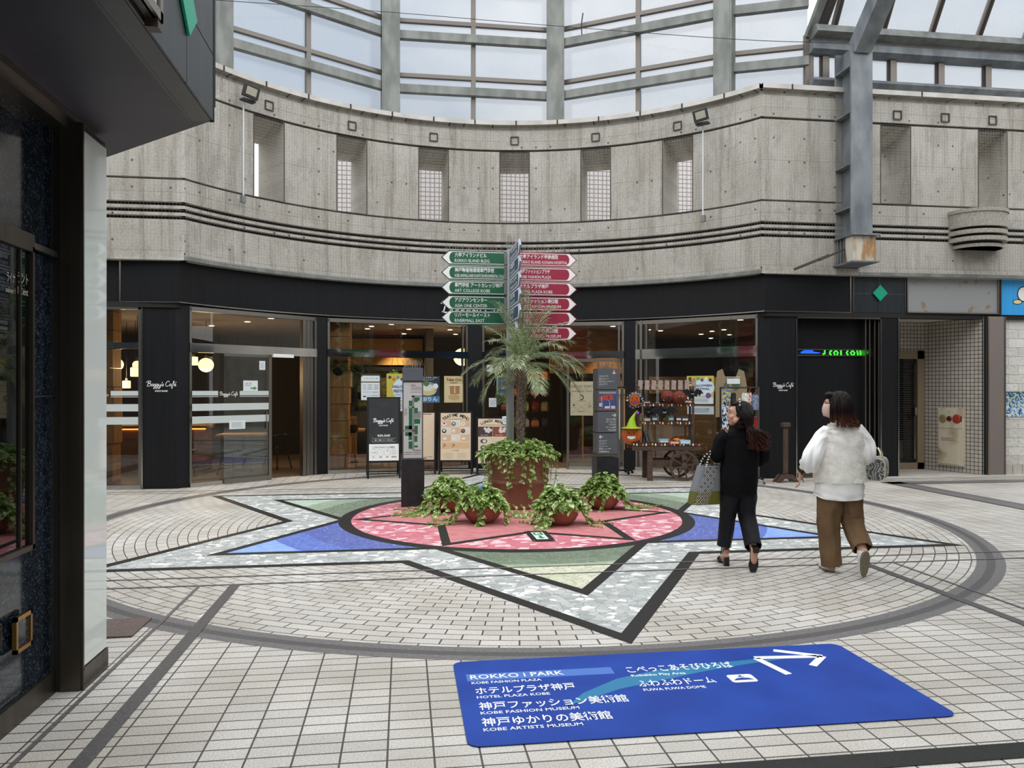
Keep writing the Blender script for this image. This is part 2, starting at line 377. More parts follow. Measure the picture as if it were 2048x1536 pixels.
M_GREEN = mosaic('green_mosaic', ['ffffff', 'e8f0e4', 'f4f8f2'], '8c9a80', 13, [(0, '4b5b41'), (2.5, '55694c'), (2.68, '97a68c'), (2.76, 'd3cdb4')], gw=.03)
M_GREEN2 = mosaic('pale_green_mosaic', ['ffffff', 'e8f0e4', 'f4f8f2'], 'a9b4a2', 13, [(0, '56664b'), (2.6, '8a9c85'), (2.95, 'bccbbd')], gw=.03)
fl = B()
def zl(k): return k * .0004
def starpts(rad, z): return [pol(90 - (30 + 30 * i), rad if i % 2 == 0 else rad * .57735, z) for i in range(12)]
def ringband(b, r0, r1, z, n=160, a0=0, a1=360):
    for i in range(n):
        t0 = a0 + (a1 - a0) * i / n; t1 = a0 + (a1 - a0) * (i + 1) / n
        b.poly([pol(t0, r0, z), pol(t0, r1, z), pol(t1, r1, z), pol(t1, r0, z)][::-1])
fl.use(M_TILE).poly([(-16, -22, 0), (16, -22, 0), (16, 13, 0), (-16, 13, 0)])
fl.use(M_TILEP).poly([pol(-a, 4.95, zl(1)) for a in range(0, 360, 3)])
fl.use(M_RINGL); ringband(fl, 4.94, 5.02, zl(2)); ringband(fl, 5.09, 5.17, zl(2))
fl.use(M_RINGD); ringband(fl, 5.02, 5.09, zl(2))
fl.use(M_GRAN).poly(starpts(4.92, zl(2))[::-1]); fl.use(M_GREY).poly(starpts(4.70, zl(3))[::-1])
fl.use(M_GRAN).poly(starpts(3.78, zl(4))[::-1])
for k in range(6):
    a = -90 + 60 * k; d = 90 - a
    tip = pol(d, 3.58, zl(5)); n0 = pol(d - 30, 3.58 * .57735, zl(5)); n1 = pol(d + 30, 3.58 * .57735, zl(5))
    front = k == 0
    fl.use(M_BLUE if k in (1, 5, 3) else (M_GREEN if front else M_GREEN2)).poly([tip, n0, (0, 0, zl(5)), n1])
fl.use(M_GRAN).poly([pol(-a, 2.18, zl(6)) for a in range(0, 360, 3)]); fl.use(M_PINK).poly([pol(-a, 2.03, zl(7)) for a in range(0, 360, 3)])
def star2(rad, z): return [pol(-(30 + 30 * i), rad if i % 2 == 0 else rad * .57735, z) for i in range(12)]
fl.use(M_GRAN).poly(star2(2.03, zl(8))); fl.use(M_SALM).poly(star2(1.84, zl(9)))
def strip(m, x0, x1, y0, y1, k=12): fl.use(m).poly([(x0, y0, zl(k)), (x1, y0, zl(k)), (x1, y1, zl(k)), (x0, y1, zl(k))])
for y in (-2.78, -3.06): strip(M_LINE, -11, 11, y - .014, y + .014)
for sx in (-1, 1):
    x = sx * 2.75; strip(M_RINGD, x - .04, x + .04, -18, -3.06, 13)
    x = sx * 3.03; strip(M_LINE, x - .012, x + .012, -18, -3.06, 13)
    strip(M_RINGL, sx * 6.72, sx * 7.02, -9, 2.6, 12)
    for q in (6.7, 7.04): strip(M_RINGD, sx * q - .025, sx * q + .025, -9, 2.62, 13)
    strip(M_RINGL, sx * 6.7, sx * 16, 2.33, 2.62, 12); strip(M_RINGD, sx * 6.7, sx * 16, 2.6, 2.64, 13); strip(M_RINGD, sx * 6.7, sx * 16, 2.3, 2.34, 13)
strip(M_LINE, -11, 16, 3.02, 3.05); strip(M_LINE, -11, 11, 2.8, 2.82)
strip(M_GRAN, -2.7, 2.7, -6.59, -6.46, 12)
M_PATCH = mat('pale_repair_tile', 'd8dee2', .5)
fl.use(M_PATCH).poly([gp(395, 1233, zl(2)), gp(425, 1219, zl(2)), gp(428, 1224, zl(2)), gp(416, 1236, zl(2))])
struct(fl, 'floor')

# ================================================================ CONCRETE FACADE (curved middle, straight wings)
RA = 5.87; YW = 3.3; UC = 4.855; THC = degrees(atan2(UC, YW))
PITCH = 15.92; OPEN = [PITCH * (i + .5) for i in range(-3, 3)]; OW = 5.6 / 2
UOPEN = [7.43, 9.38, 11.33, -7.43, -9.38]; UOW = .285
ZG = [(4.35, 4.30), (4.455, 4.405), (4.575, 4.52)]
# bands: z0,z1,offset outwards from the face (positive = recessed), kind
BANDS = [(3.64, 3.76, -.02, 0), (3.76, 4.29, 0, 0), (4.29, 4.35, .09, 1), (4.35, 4.40, 0, 0), (4.40, 4.46, .09, 1), (4.46, 4.51, 0, 0), (4.51, 4.57, .09, 1),
         (4.57, 4.92, 0, 0), (4.92, 4.955, .05, 1), (4.955, 6.375, 0, 2), (6.375, 6.42, .05, 1), (6.42, 6.80, 0, 0), (6.80, 6.90, .07, 0), (6.90, 6.985, -.07, 0)]
DEEP = .95
def cells(lo, hi, opens, ow, step):
    cuts = {lo, hi}
    for o in opens:
        if lo < o - ow and o + ow < hi: cuts |= {o - ow, o + ow}
    cuts = sorted(cuts); out = []
    for a, b in zip(cuts, cuts[1:]):
        k = max(1, round((b - a) / step)); op = any(abs((a + b) / 2 - o) < ow * .5 for o in opens)
        for i in range(k): out.append((a + (b - a) * i / k, a + (b - a) * (i + 1) / k, op))
    return out
M_COPE = noisy('coping_stone', 'b9b5ad', 'cfccc6', 3, .7)
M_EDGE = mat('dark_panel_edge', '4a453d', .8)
def face_wall(b, P, cl):                                       # P(t, offset, z) -> point
    prev = None
    for z0, z1, off, kind in BANDS:
        for a, c, op in cl:
            if kind == 2 and op: continue
            b.use(M_DARKGAP if kind == 1 and off > .06 else M_EDGE if kind == 1 else M_COPE if off < -.05 else b.base).poly([P(a, off, z0), P(c, off, z0), P(c, off, z1), P(a, off, z1)])  # recessed groove bands coloured dark, their shade put into the colour
        if prev is not None and abs(prev[2] - off) > 1e-6:
            lo, hi = (prev[2], off)
            for a, c, op in cl:
                b.use(b.base).poly([P(a, lo, z0), P(a, hi, z0), P(c, hi, z0), P(c, lo, z0)])
        prev = (z0, z1, off)
    for a, c, op in cl:
        b.use(b.base)
        b.poly([P(a, -.02, 3.64), P(c, -.02, 3.64), P(c, .4, 3.64), P(a, .4, 3.64)]); b.poly([P(a, -.07, 6.985), P(c, -.07, 6.985), P(c, DEEP, 6.985), P(a, DEEP, 6.985)])
        b.poly([P(c, DEEP, 3.64), P(a, DEEP, 3.64), P(a, DEEP, 4.955), P(c, DEEP, 4.955)]); b.poly([P(c, DEEP, 6.2), P(a, DEEP, 6.2), P(a, DEEP, 6.985), P(c, DEEP, 6.985)])
        if not op: b.poly([P(c, DEEP, 4.955), P(a, DEEP, 4.955), P(a, DEEP, 6.2), P(c, DEEP, 6.2)])
    z0, z1 = 4.955, 6.375
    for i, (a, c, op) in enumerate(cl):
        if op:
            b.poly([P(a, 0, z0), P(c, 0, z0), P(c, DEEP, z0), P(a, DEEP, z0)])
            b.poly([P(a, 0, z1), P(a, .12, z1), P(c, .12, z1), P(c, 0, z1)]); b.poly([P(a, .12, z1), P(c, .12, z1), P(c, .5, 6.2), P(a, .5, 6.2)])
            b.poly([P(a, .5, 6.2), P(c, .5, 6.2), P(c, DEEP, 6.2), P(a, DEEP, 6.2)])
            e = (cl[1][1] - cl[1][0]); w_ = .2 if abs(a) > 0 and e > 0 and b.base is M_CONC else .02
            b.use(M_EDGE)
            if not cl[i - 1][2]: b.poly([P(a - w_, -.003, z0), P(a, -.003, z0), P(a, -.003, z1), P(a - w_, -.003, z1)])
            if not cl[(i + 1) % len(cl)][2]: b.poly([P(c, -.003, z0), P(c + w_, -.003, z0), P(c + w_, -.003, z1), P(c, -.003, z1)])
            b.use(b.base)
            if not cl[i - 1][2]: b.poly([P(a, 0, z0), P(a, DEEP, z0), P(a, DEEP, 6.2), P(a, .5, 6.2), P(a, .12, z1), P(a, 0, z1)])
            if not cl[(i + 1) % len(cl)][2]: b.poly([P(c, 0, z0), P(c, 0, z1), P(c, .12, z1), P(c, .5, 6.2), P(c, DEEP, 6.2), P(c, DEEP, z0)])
wb = B(); wb.base = M_CONC
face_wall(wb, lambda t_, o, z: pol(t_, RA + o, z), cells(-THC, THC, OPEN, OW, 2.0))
struct(wb, 'wall_rear', smooth=False)
for nm, lo, hi in (('wall_right', UC, 13.0), ('wall_left', -12.0, -UC)):
    wb = B(); wb.base = M_CONF
    face_wall(wb, lambda t_, o, z: Vector((t_, YW + o, z)), cells(lo, hi, UOPEN, UOW, 4))
    struct(wb, nm)
# coping joints
jb = B()
for k in range(-6, 7):
    a = 8.16 * k + .1
    if abs(a) < THC: p0 = pol(a, RA - .074, 6.94); jb.box(p0, (.022, .012, .09), -R(a))
for x in (5.4, 7.9, 10.3): jb.box((x, YW - .073, 6.94), (.02, .012, .09))
struct(jb, 'trim_1', M_DARKGAP)
# square lights above the openings, frames coloured dark to imitate a shaded recess
M_LENS = mat('frosted_lens', '38443d', .35, spec=.3); M_LFR = mat('lamp_recess_shade', '34332f', .7)
WHERE = ['far left above the floodlight', 'second from the left', 'third from the left', 'left of centre over the signpost', 'right of centre', 'beside the right floodlight']
lamps = [(pol(k, RA - .004, 6.6), k, 'curved concrete wall') for k in OPEN] + [(Vector((x, YW - .004, 6.56)), 0, 'straight right concrete wall') for x in (7.46, 8.41, 9.37)]
for i, (p, a, w) in enumerate(lamps):
    l = thing('wall_light', 'small square glass wall light in the ' + w + ', ' + (['leftmost of its row', 'second from the left', 'third from the left', 'third from the right end', 'second from the right end', 'rightmost, next to the floodlight'] + ['leftmost of three', 'middle of three', 'rightmost of three'])[i], 'light', p, -R(a), 'square lights along the concrete band')
    b = B(); d = .075
    for q in ((-d, 0, .02, .15), (d, 0, .02, .15), (0, d, .15, .02), (0, -d, .15, .02)): b.box((q[0], 0, q[1]), (q[2], .03, q[3]))
    b.build('frame', M_LFR, l); B().box((0, .012, 0), (.14, .006, .14)).build('lens', M_LENS, l)
# ---- steel ledge under the concrete, black fascia signs
def sweep(b, pts, prof):                                       # extrude (offset outwards, z) outline along plan path; pts = list of (point, outward dir)
    rings = [[p + d * o + Vector((0, 0, z)) for o, z in prof] for p, d in pts]
    return b.loft(rings)
ARC = [(pol(a, RA), pol(a, 1)) for a in [THC * k / 24 for k in range(-24, 25)]]
def path(x0, x1, off=0, rad=None):
    rad = rad or RA; pts = []
    y = YW + rad - RA
    if x0 < -UC: pts.append((Vector((x0, y, 0)), Vector((0, 1, 0))))
    for k in range(-24, 25):
        a = THC * k / 24; p = pol(a, rad)
        if x0 - .01 <= p.x <= x1 + .01: pts.append((p, pol(a, 1)))
    if x1 > UC: pts.append((Vector((x1, y, 0)), Vector((0, 1, 0))))
    return pts
b = B(); sweep(b, path(-12, 13), [(-.03, 3.64), (-.03, 3.70), (-.01, 3.735), (.02, 3.735), (.02, 3.64)]); struct(b, 'trim_2', M_STEEL)
RF = 5.99
b = B(); sweep(b, path(-5.85, 6.62, rad=RF), [(0, 2.99), (0, 3.655), (.1, 3.655), (.1, 2.99)][::-1]); struct(b, 'trim_3', M_BLACK)
b = B(); sweep(b, path(-5.85, 6.62, rad=RF - .012), [(0, 2.975), (0, 2.992), (.1, 2.992), (.1, 2.975)][::-1])
for x in (-5.86, 6.62): b.bb(x - .012, x + .012, YW + RF - RA - .012, YW + RF - RA + .1, 2.975, 3.655)
struct(b, 'trim_4', M_STAIN)
b = B(); sweep(b, path(-12, 13, rad=RF + .05), [(0, 2.90), (0, 2.985), (.3, 2.985), (.3, 2.90)][::-1]); struct(b, 'trim_5', M_DARKGAP)
b = B(); sweep(b, path(-12, 13, rad=RF + .1), [(0, 2.985), (0, 3.66), (.25, 3.66), (.25, 2.985)][::-1]); struct(b, 'trim_6', M_BLACK)
# right fascia pieces: diamond panel, stained grey panel, blue sign
YF = YW + RF - RA
M_TEAL = mat('teal_enamel', '11a682', .4)
def sloped_diamond(b, M, r, z): b.at(M).poly([(r, 0, z), (0, r * 1.05, z), (-r, 0, z), (0, -r * 1.05, z)])
pn = thing('fascia_panel', 'dark slate fascia panel with a green diamond over the black shop pillar', 'sign panel', (7.19, YF, 3.0))
B().box((0, .04, .33), (1.03, .08, .68)).build('backing', M_NAVY, pn)
b = B()
for q in (-.515, .515): b.box((q, -.004, .33), (.012, .012, .68))
b.box((0, -.002, .33), (1.03, .006, .005)); b.box((0, -.002, .33), (.005, .006, .66)); b.build('joint', M_STAIND, pn)
b = B(); b.at(frame((0, -.012, .345), (1, 0, 0), (0, 0, 1))).prism([(.145, 0), (0, .15), (-.145, 0), (0, -.15)], 0, .02); b.build('diamond', M_TEAL, pn)
M_RUSTG = noisy('stained_grey_panel', '8b8b8c', '9a958c', 2.2, .5, lo=.55, hi=.75)
t_, p_ = nodes(M_RUSTG); tc_ = t_.add('ShaderNodeTexCoord'); v_ = t_.add('ShaderNodeTexNoise', {'Vector': tc_.outputs['Object'], 'Scale': 4.5, 'Detail': 3})
t_.l.new(t_.mix(t_.ramp(v_.outputs[0], [(.62, (0, 0, 0)), (.66, (1, 1, 1))]), hexc('929394'), hexc('8c7a5f')), p_.inputs['Base Color'])
pn = thing('blank_sign', 'blank grey fascia panel with brown stains above the tiled recess', 'sign panel', (8.66, YF, 3.0))
B().box((0, .04, .335), (1.84, .08, .66)).build('face_panel', M_RUSTG, pn)
b = B()
for q in (-.925, .925): b.box((q, .02, .335), (.02, .09, .7))
for q in (0, .675): b.box((0, .02, q), (1.85, .09, .02))
b.build('frame', M_STAIND, pn)
M_SKYB = noisy('blue_sign_face', '2f9fe6', '3aa8ec', 3, .4, stretch=(6, 6, .3))
pn = thing('blue_sign', 'bright blue shop fascia sign at the right edge', 'sign panel', (10.6, YF, 3.0))
b = B(); b.use(M_SKYB).box((0, .04, .335), (1.94, .08, .7)); b.build('face_panel', None, pn)
for q in (-.97, .97): B().box((q, .02, .335), (.025, .09, .72)).build('side_trim', M_MULLD, pn)
b = B(); F_ = frame((-.52, -.002, .33), (1, 0, 0), (0, 0, 1)); b.at(F_)
b.use(mat('sign_black', '16181c', .5)).disc(.05, .05, .15, .001).disc(-.09, -.1, .1, .001, ry=.05)
b.use(M_WHITE).disc(.05, .05, .13, .002); b.use(mat('sign_cream', 'ead9a0', .5)).disc(-.09, -.1, .085, .002, ry=.036); b.build('emblem', None, pn)
struct(B().bb(6.62, 6.68, YF, YF + .09, 2.985, 3.66), 'trim_7', M_DARKGAP)
# ================================================================ GLAZED CLERESTORY AND ROOF
RGZ = 6.3; GC = [-46.8, -15.7, 15.8, 47.4]; ZT = 11.0
CORN = Vector((5.97, 3.72, 0))
gpts = [Vector((-5.97, 3.72, 0))] + [pol(a, RGZ) for a in GC] + [CORN]
def lerp(a, b, k): return a + (b - a) * k
for i in range(5):
    p0, p1 = gpts[i], gpts[i + 1]; d = (p1 - p0).normalized(); nrm = Vector((-d.y, d.x, 0))
    w = thing('window_%d' % (i + 1), 'tall clerestory window bay of wired glass between steel columns, %s' % ['leftmost behind the canopy', 'left of centre', 'in the middle', 'right of centre', 'narrow bay at the right corner'][i], 'window', (0, 0, 0), kind='structure')
    h = lambda p, z, o=0: Vector((p.x, p.y, z)) + nrm * o
    B().poly([h(p0, 6.95, .08), h(p1, 6.95, .08), h(p1, ZT, .08), h(p0, ZT, .08)]).build('pane', M_WIRED, w)
    b = B()
    mids = [.5] if i in (1, 2, 3, 0) else []
    for k in mids: q = lerp(p0, p1, k); b.bar(h(q, 6.95, .05), h(q, ZT, .05), .085, .09, up=d)
    for z in (7.92, 9.02, 10.1): b.bar(h(p0, z, .05), h(p1, z, .05), .09, .075)
    b.build('sash_bar', M_MULL, w)
    b = B()
    for z in (7.61, 8.68, 9.76): b.bar(h(p0, z, -.05), h(p1, z, -.05), .13, .16)
    b.build('steel_rail', M_STEEL, w)
for i, a in enumerate(GC):
    c = B(); c.box(pol(a, RGZ - .09, 9.0), (.30, .26, 4.2), -R(a)); c.box(pol(a, RGZ - .2, 9.0), (.36, .03, 4.2), -R(a))
    struct(c, 'trim_%d' % (20 + i), M_STEEL)
c = B(); c.bar(CORN + Vector((-.04, -.02, 6.95)), CORN + Vector((-.04, -.02, 8.1)), .09, .09); struct(c, 'trim_8', M_MULL)
# right low clerestory: sill rail, windows, head rail, eaves
YR = 3.72
c = B(); c.loft([[Vector((x, y, z)) for y, z in ((3.55, 7.12), (3.47, 7.2), (3.55, 7.28), (3.75, 7.28), (3.75, 7.12))] for x in (5.95, 13)]); struct(c, 'trim_9', M_STEELB)
c = B(); c.loft([[Vector((x, y, z)) for y, z in ((3.6, 7.73), (3.5, 7.78), (3.5, 7.9), (3.6, 7.93), (3.75, 7.93), (3.75, 7.73))] for x in (5.95, 13)]); struct(c, 'trim_10', M_STEELB)
c = B(); c.loft([[Vector((x, y, z)) for y, z in ((3.52, 7.97), (3.34, 8.03), (3.42, 8.18), (3.6, 8.2), (3.75, 8.0))] for x in (5.95, 13)]); struct(c, 'trim_11', M_STEEL)
mx = [5.97, 6.28, 7.63, 8.61, 9.59, 10.57, 11.55]
for i in range(len(mx) - 1):
    w = thing('window_%d' % (i + 6), 'low clerestory window of frosted glass over the right concrete wall, %s' % ['at the corner behind the steel column', 'half hidden by the steel column', 'first right of the steel column', 'second right of the column', 'at the right picture edge', 'beyond the right edge'][i], 'window', kind='structure')
    x0, x1 = mx[i] + .06, mx[i + 1] - .06
    B().poly([(x0, YR, 7.26), (x1, YR, 7.26), (x1, YR, 7.75), (x0, YR, 7.75)]).build('pane', M_WIRED, w)
    for x in (x0 - .03, x1 + .03): B().box((x, YR - .02, 7.5), (.06, .1, .5)).build('jamb', M_MULL, w)
    for x in (x0 + .01, x1 - .01): B().box((x, YR - .01, 7.5), (.03, .06, .5)).build('gasket', M_MULLD, w)
# sloping roof lights over the right wing
DR = Vector((0, -.52, .854)); E0 = Vector((0, 3.57, 8.12)); LR = 2.6
rx = [6.35 + .965 * k for k in range(-0, 7)]
for i in range(len(rx) - 1):
    w = thing('window_%d' % (i + 12), 'sloping roof light of wired glass, %s' % ['cut off by the steel beam', 'first right of the steel beam', 'second right of the beam', 'third right of the beam', 'at the right picture edge', 'beyond the right edge'][i], 'window', kind='structure')
    a0 = Vector((rx[i] + .06, 0, 0)) + E0; a1 = Vector((rx[i + 1] - .06, 0, 0)) + E0
    B().poly([a0, a1, a1 + DR * LR, a0 + DR * LR]).build('pane', M_WIRED, w)
    b = B(); b.bar(a0 + Vector((-.06, -.03, 0)), a0 + Vector((-.06, -.03, 0)) + DR * LR, .09, .09, up=(0, 1, .6)); b.build('rafter', M_MULL, w)
    b = B(); b.bar(a0 + Vector((-.06, -.07, -.02)), a0 + Vector((-.06, -.07, -.02)) + DR * LR, .04, .05, up=(0, 1, .6)); b.bar(a0, a1, .06, .05); b.build('rafter_cap', M_MULLD, w)
w = thing('window_18', 'small triangular roof light at the corner left of the raking beam', 'window', kind='structure')
B().poly([CORN + Vector((0, 0, 8.1)), Vector((rx[0], 0, 0)) + E0, Vector((rx[0], 0, 0)) + E0 + DR * LR, CORN + Vector((.38, -1.5, 10.4))]).build('pane', M_WIRED, w)
# hip rafter from the corner post over the triangular light
c = B(); c.bar(CORN + Vector((-.03, -.05, 8.05)), CORN + Vector((.35, -1.5, 10.4)), .1, .12, up=(1, 0, 0)); struct(c, 'trim_12', M_STEEL)
c = B(); c.bar(CORN + Vector((.16, -.1, 8.1)), CORN + Vector((.5, -1.5, 10.4)), .16, .12, up=(1, 0, 0)); struct(c, 'trim_13', M_MULLD)
# the big steel column with its bracket and raking beam
sc = thing('steel_column', 'tall grey galvanised steel column on a rusty bracket before the right concrete wall', 'column', (6.42, 2.9, 3.8))
b = B(); b.box((.045, -.06, 2.13), (.4, .04, 3.3)); b.box((.045, .42, 2.13), (.4, .04, 3.3)); b.box((.045, .18, 2.13), (.16, .48, 3.3)); b.build('shaft', M_STEELB, sc)
b = B()
for z in (.95, 1.7, 2.6, 3.4): b.box((.0, .18, z), (.34, .46, .02))
b.build('stiffener', M_STEELB, sc)
b = B(); b.box((.05, .15, .46), (.5, .74, .03)); b.build('cap_plate', M_STEELB, sc)
M_RUST = noisy('rusty_white_steel', 'c9c2b4', 'a37b4c', 5, .7, stretch=(1, 1, .35), lo=.48, hi=.62)
B().box((.05, -.03, .22), (.42, .24, .44)).build('bracket_box', M_RUST, sc)
b = B()
for y in (.14, .24, .34): b.box((.02, y, .22), (.36, .03, .44))
b.box((.04, .14, -.01), (.5, .72, .025)); b.build('bracket_rib', M_STEELB, sc)
b = B(); b.bar((.04, -.02, 3.72), (.04, -1.9, 5.45), .3, .3, up=(0, 1, 1)); b.build('raking_beam', M_STEELB, sc)
b = B(); b.bar((-.18, .1, .24), (-.72, -.05, .02), .05, .03); b.bar((-.5, .02, .12), (-1.02, .28, -.1), .06, .04); b.build('brace', M_MULLD, sc)
b = B(); b.tube([(.1 + .05 * cos(x), -.1, 3.82 + .05 * sin(x)) for x in [k * .6 for k in range(11)]], .012, 6); b.build('hook_ring', M_STEEL, sc)
# second column at the right edge (mostly outside)
# rounded concrete balcony low on the right wall
M_BALC = noisy('rough_concrete', '8e8a80', 'a8a498', 30, .85, bump=.2)
bl = thing('wall_planter', 'rounded concrete bracket with slots bulging from the right wall', 'concrete bracket', (9.0, 3.3, 4.15))
def dshape(w, d, n=14): return [(-w, 0)] + [(-w + w * (1 - cos(pi / 2 * k / n)), -d * sin(pi / 2 * k / n) ** .6) for k in range(1, n)] + [(w - w * (1 - cos(pi / 2 * k / n)), -d * sin(pi / 2 * k / n) ** .6) for k in range(n, 0, -1)] + [(w, 0)]
def ds(w, d):
    r = min(w, d * .95); pts = [(-w, 0)]
    for k in range(0, 9): a = pi / 2 * k / 8; pts.append((-w + r - r * cos(a), -(d - r) - r * sin(a)))
    for k in range(8, -1, -1): a = pi / 2 * k / 8; pts.append((w - r + r * cos(a), -(d - r) - r * sin(a)))
    pts.append((w, 0)); return pts
for nm, w, d, z0, z1 in (('body', .52, .5, .36, .66), ('rim', .54, .52, .62, .68), ('ring', .52, .5, .235, .31), ('ring', .52, .5, .11, .185), ('foot', .45, .44, 0, .06)):
    B().prism(ds(w, d), z0, z1).build(nm, M_BALC, bl)
B().prism(ds(.43, .42), .0, .6).build('core', M_DARKGAP, bl)
# floodlights on conduits
M_FLB = mat('floodlight_black', '2a2a2b', .5); M_FLL = mat('floodlight_lens', 'a9a593', .3)
M_COND = mat('white_conduit', 'd5d8da', .45)
for nm, p, h, lab in (('l', (-4.12, 4.09, 6.58), 1.72, 'black floodlight on a white conduit at the left of the curved concrete wall'), ('r', (4.13, 4.04, 6.56), 1.78, 'black floodlight on a white conduit at the right of the curved concrete wall')):
    a = atan2(p[0], p[1]); fdl = thing('floodlight', lab, 'floodlight', (p[0] * .985, p[1] * .985, p[2]), -a, 'floodlights on the curved wall')
    s = 1 if nm == 'l' else -1
    T = Matrix.Rotation(R(-14) * s, 4, 'Z') @ Matrix.Rotation(R(12), 4, 'X') @ Matrix.Rotation(R(10) * s, 4, 'Y')
    b = B(); b.at(Matrix.Translation((0, -.13, .03)) @ T); b.box((0, 0, 0), (.25, .09, .19)); b.box((0, -.05, 0), (.27, .02, .21)); b.build('housing', M_FLB, fdl, bevel=.008)
    b = B(); b.at(Matrix.Translation((0, -.13, .03)) @ T); b.box((0, -.062, .005), (.18, .006, .13)); b.build('lens', M_FLL, fdl, bevel=.004)
    b = B(); b.box((0, -.06, -.1), (.24, .12, .03)); b.build('bracket', M_FLB, fdl)
    B().tube([(-.03, .02, -.09), (-.03, .02, -h)], .014, 8).build('conduit', M_COND, fdl)
    B().box((-.03, .03, -h - .04), (.08, .06, .12)).build('junction_box', M_STEEL, fdl)
# bird net hung in front of the concrete
M_NET = mat('net_cord', '8b867d', .8)
nb = B()
def cord(a, c, w=.0013):
    a, c = Vector(a), Vector(c); d = (c - a); s = d.cross(Vector((0, 1, .3))).normalized() * w
    if s.length < 1e-6: s = Vector((w, 0, 0))
    n2 = d.cross(s).normalized() * w
    nb.add([a + s, a - s * .5 + n2, a - s * .5 - n2, c + s, c - s * .5 + n2, c - s * .5 - n2], [(0, 1, 4, 3), (1, 2, 5, 4), (2, 0, 3, 5)])
NP = [pol(THC * k / 105, RA - .04) for k in range(-105, 106)]
NP = [Vector((-UC - .055 * k, YW - .04, 0)) for k in range(30, 0, -1)] + NP + [Vector((UC + .055 * k, YW - .04, 0)) for k in range(1, 100)]
zz = [3.72 + .055 * k for k in range(58)]
for i, p in enumerate(NP):
    j = .006 * sin(i * 1.7); cord(p + Vector((0, 0, 3.7)), p + Vector((j, 0, 6.88)))
for z in zz:
    for i in range(0, len(NP) - 4, 4): cord(NP[i] + Vector((0, 0, z + .004 * sin(i + z * 9))), NP[i + 4] + Vector((0, 0, z + .004 * sin(i + 4 + z * 9))))
o = nb.build('bird_net', M_NET, [x for x in COL.objects if x.name == 'wall_rear'][0], world=True); o['kind'] = 'stuff'; o['label'] = 'fine square bird net'
cb = B(); pts = [cp(430, 0, 6.0), cp(775, 24, 6.0), cp(1113, 52, 6.0), cp(1463, 78, 6.0), yp(1640, 85, 3.4), yp(1700, 88, 2.8)]
cb.tube(catmull(pts, 5), .006, 5)
tag(cb.build('overhead_cable', M_FLB), 'thin dark cable strung across the clerestory glazing', 'cable')
hb = B(); hb.tube(catmull([cp(1166, 26, 6.1), cp(1163, 50, 6.1), cp(1164, 70, 6.1)], 5), .012, 6)
tag(hb.build('loose_cable', M_FLB), 'short black cable hanging before the glazing right of the centre column', 'cable')
# what stands behind the openings: a white tiled building
def gridtile(name, c1, c2, mort, w, h, ms, coords, rough=.3):
    m = mat(name, c1, rough, spec=.5); t, p = nodes(m); g = t.add('ShaderNodeNewGeometry'); s = t.add('ShaderNodeSeparateXYZ', {0: g.outputs['Position']})
    vec = t.xyz(s.outputs[coords[0]], s.outputs[coords[1]])
    br = t.add('ShaderNodeTexBrick', {'Vector': vec, 'Color1': rgba(C(c1)), 'Color2': rgba(C(c2)), 'Mortar': rgba(C(mort)), 'Scale': 1, 'Mortar Size': ms, 'Mortar Smooth': .1, 'Brick Width': w, 'Row Height': h}, offset=0)
    t.l.new(br.outputs[0], p.inputs['Base Color'])
    bp = t.add('ShaderNodeBump', {'Height': br.outputs[1], 'Strength': .3, 'Distance': -.003}); t.l.new(bp.outputs[0], p.inputs['Normal']); return m
M_WTILE = gridtile('white_square_tile', 'f4efee', 'efe9e9', 'a59b99', .11, .11, .012, (0, 2))
struct(B().bb(-3.1, 13, 9.2, 9.5, 3.6, 7.6), 'wall_outer', M_WTILE)
struct(B().bb(-12, 13, 6.9, 12.0, 3.3, 3.6), 'trim_14', M_CONF)
M_FOL = noisy('far_tree_leaves', '4f5c48', '75826a', 3, .8)
b = B(); b.ball((-7.6, 30, 4.3), (2.6, 2, 2.1), 20, 12); b.ball((-6.0, 31, 3.8), (2.2, 2, 2), 20, 12); b.tube([(-7, 30.5, 3), (-7, 30.5, 0)], .3)
for i, v in enumerate(b.v): n = noise.noise(Vector(v) * 1.5); b.v[i] = (v[0] + n * .6, v[1], v[2] + n * .5)
tag(b.build('tree', M_FOL), 'hazy tree seen through the leftmost opening of the concrete wall', 'tree')
# ================================================================ NEAR CORNER BLOCKS ON EITHER SIDE OF THE PASSAGE
def granite():
    m = mat('polished_black_granite', '10151b', .09, spec=.5); t, p = nodes(m); g = t.add('ShaderNodeNewGeometry')
    v = t.add('ShaderNodeTexVoronoi', {'Vector': g.outputs['Position'], 'Scale': 120}); c = t.add('ShaderNodeSeparateColor', {0: v.outputs['Color']})
    n = t.add('ShaderNodeTexNoise', {'Vector': g.outputs['Position'], 'Scale': 25, 'Detail': 4})
    col = t.mix(t.ramp(c.outputs[0], [(.72, (0, 0, 0)), (.97, (.5, .5, .5))]), t.ramp(n.outputs[0], [(.35, hexc('0c1117')), (.65, hexc('1d2630'))]), hexc('5a6c7c'))
    t.l.new(col, p.inputs['Base Color']); return m
M_GRANP = granite()
M_WGLASS = mat('white_back_painted_glass', 'dfe5e0', .04, spec=.6)
M_DGLASS = mat('dark_glass', '050607', .02, spec=.6)
M_BRASS = mat('old_brass', 'b08a50', .3, metal=1)
M_RED = mat('orange_red_fascia', 'b04a2c', .4)
M_SIGNW = noisy('faded_white_sign', 'c7c4c6', 'b9b3b8', 2, .4)
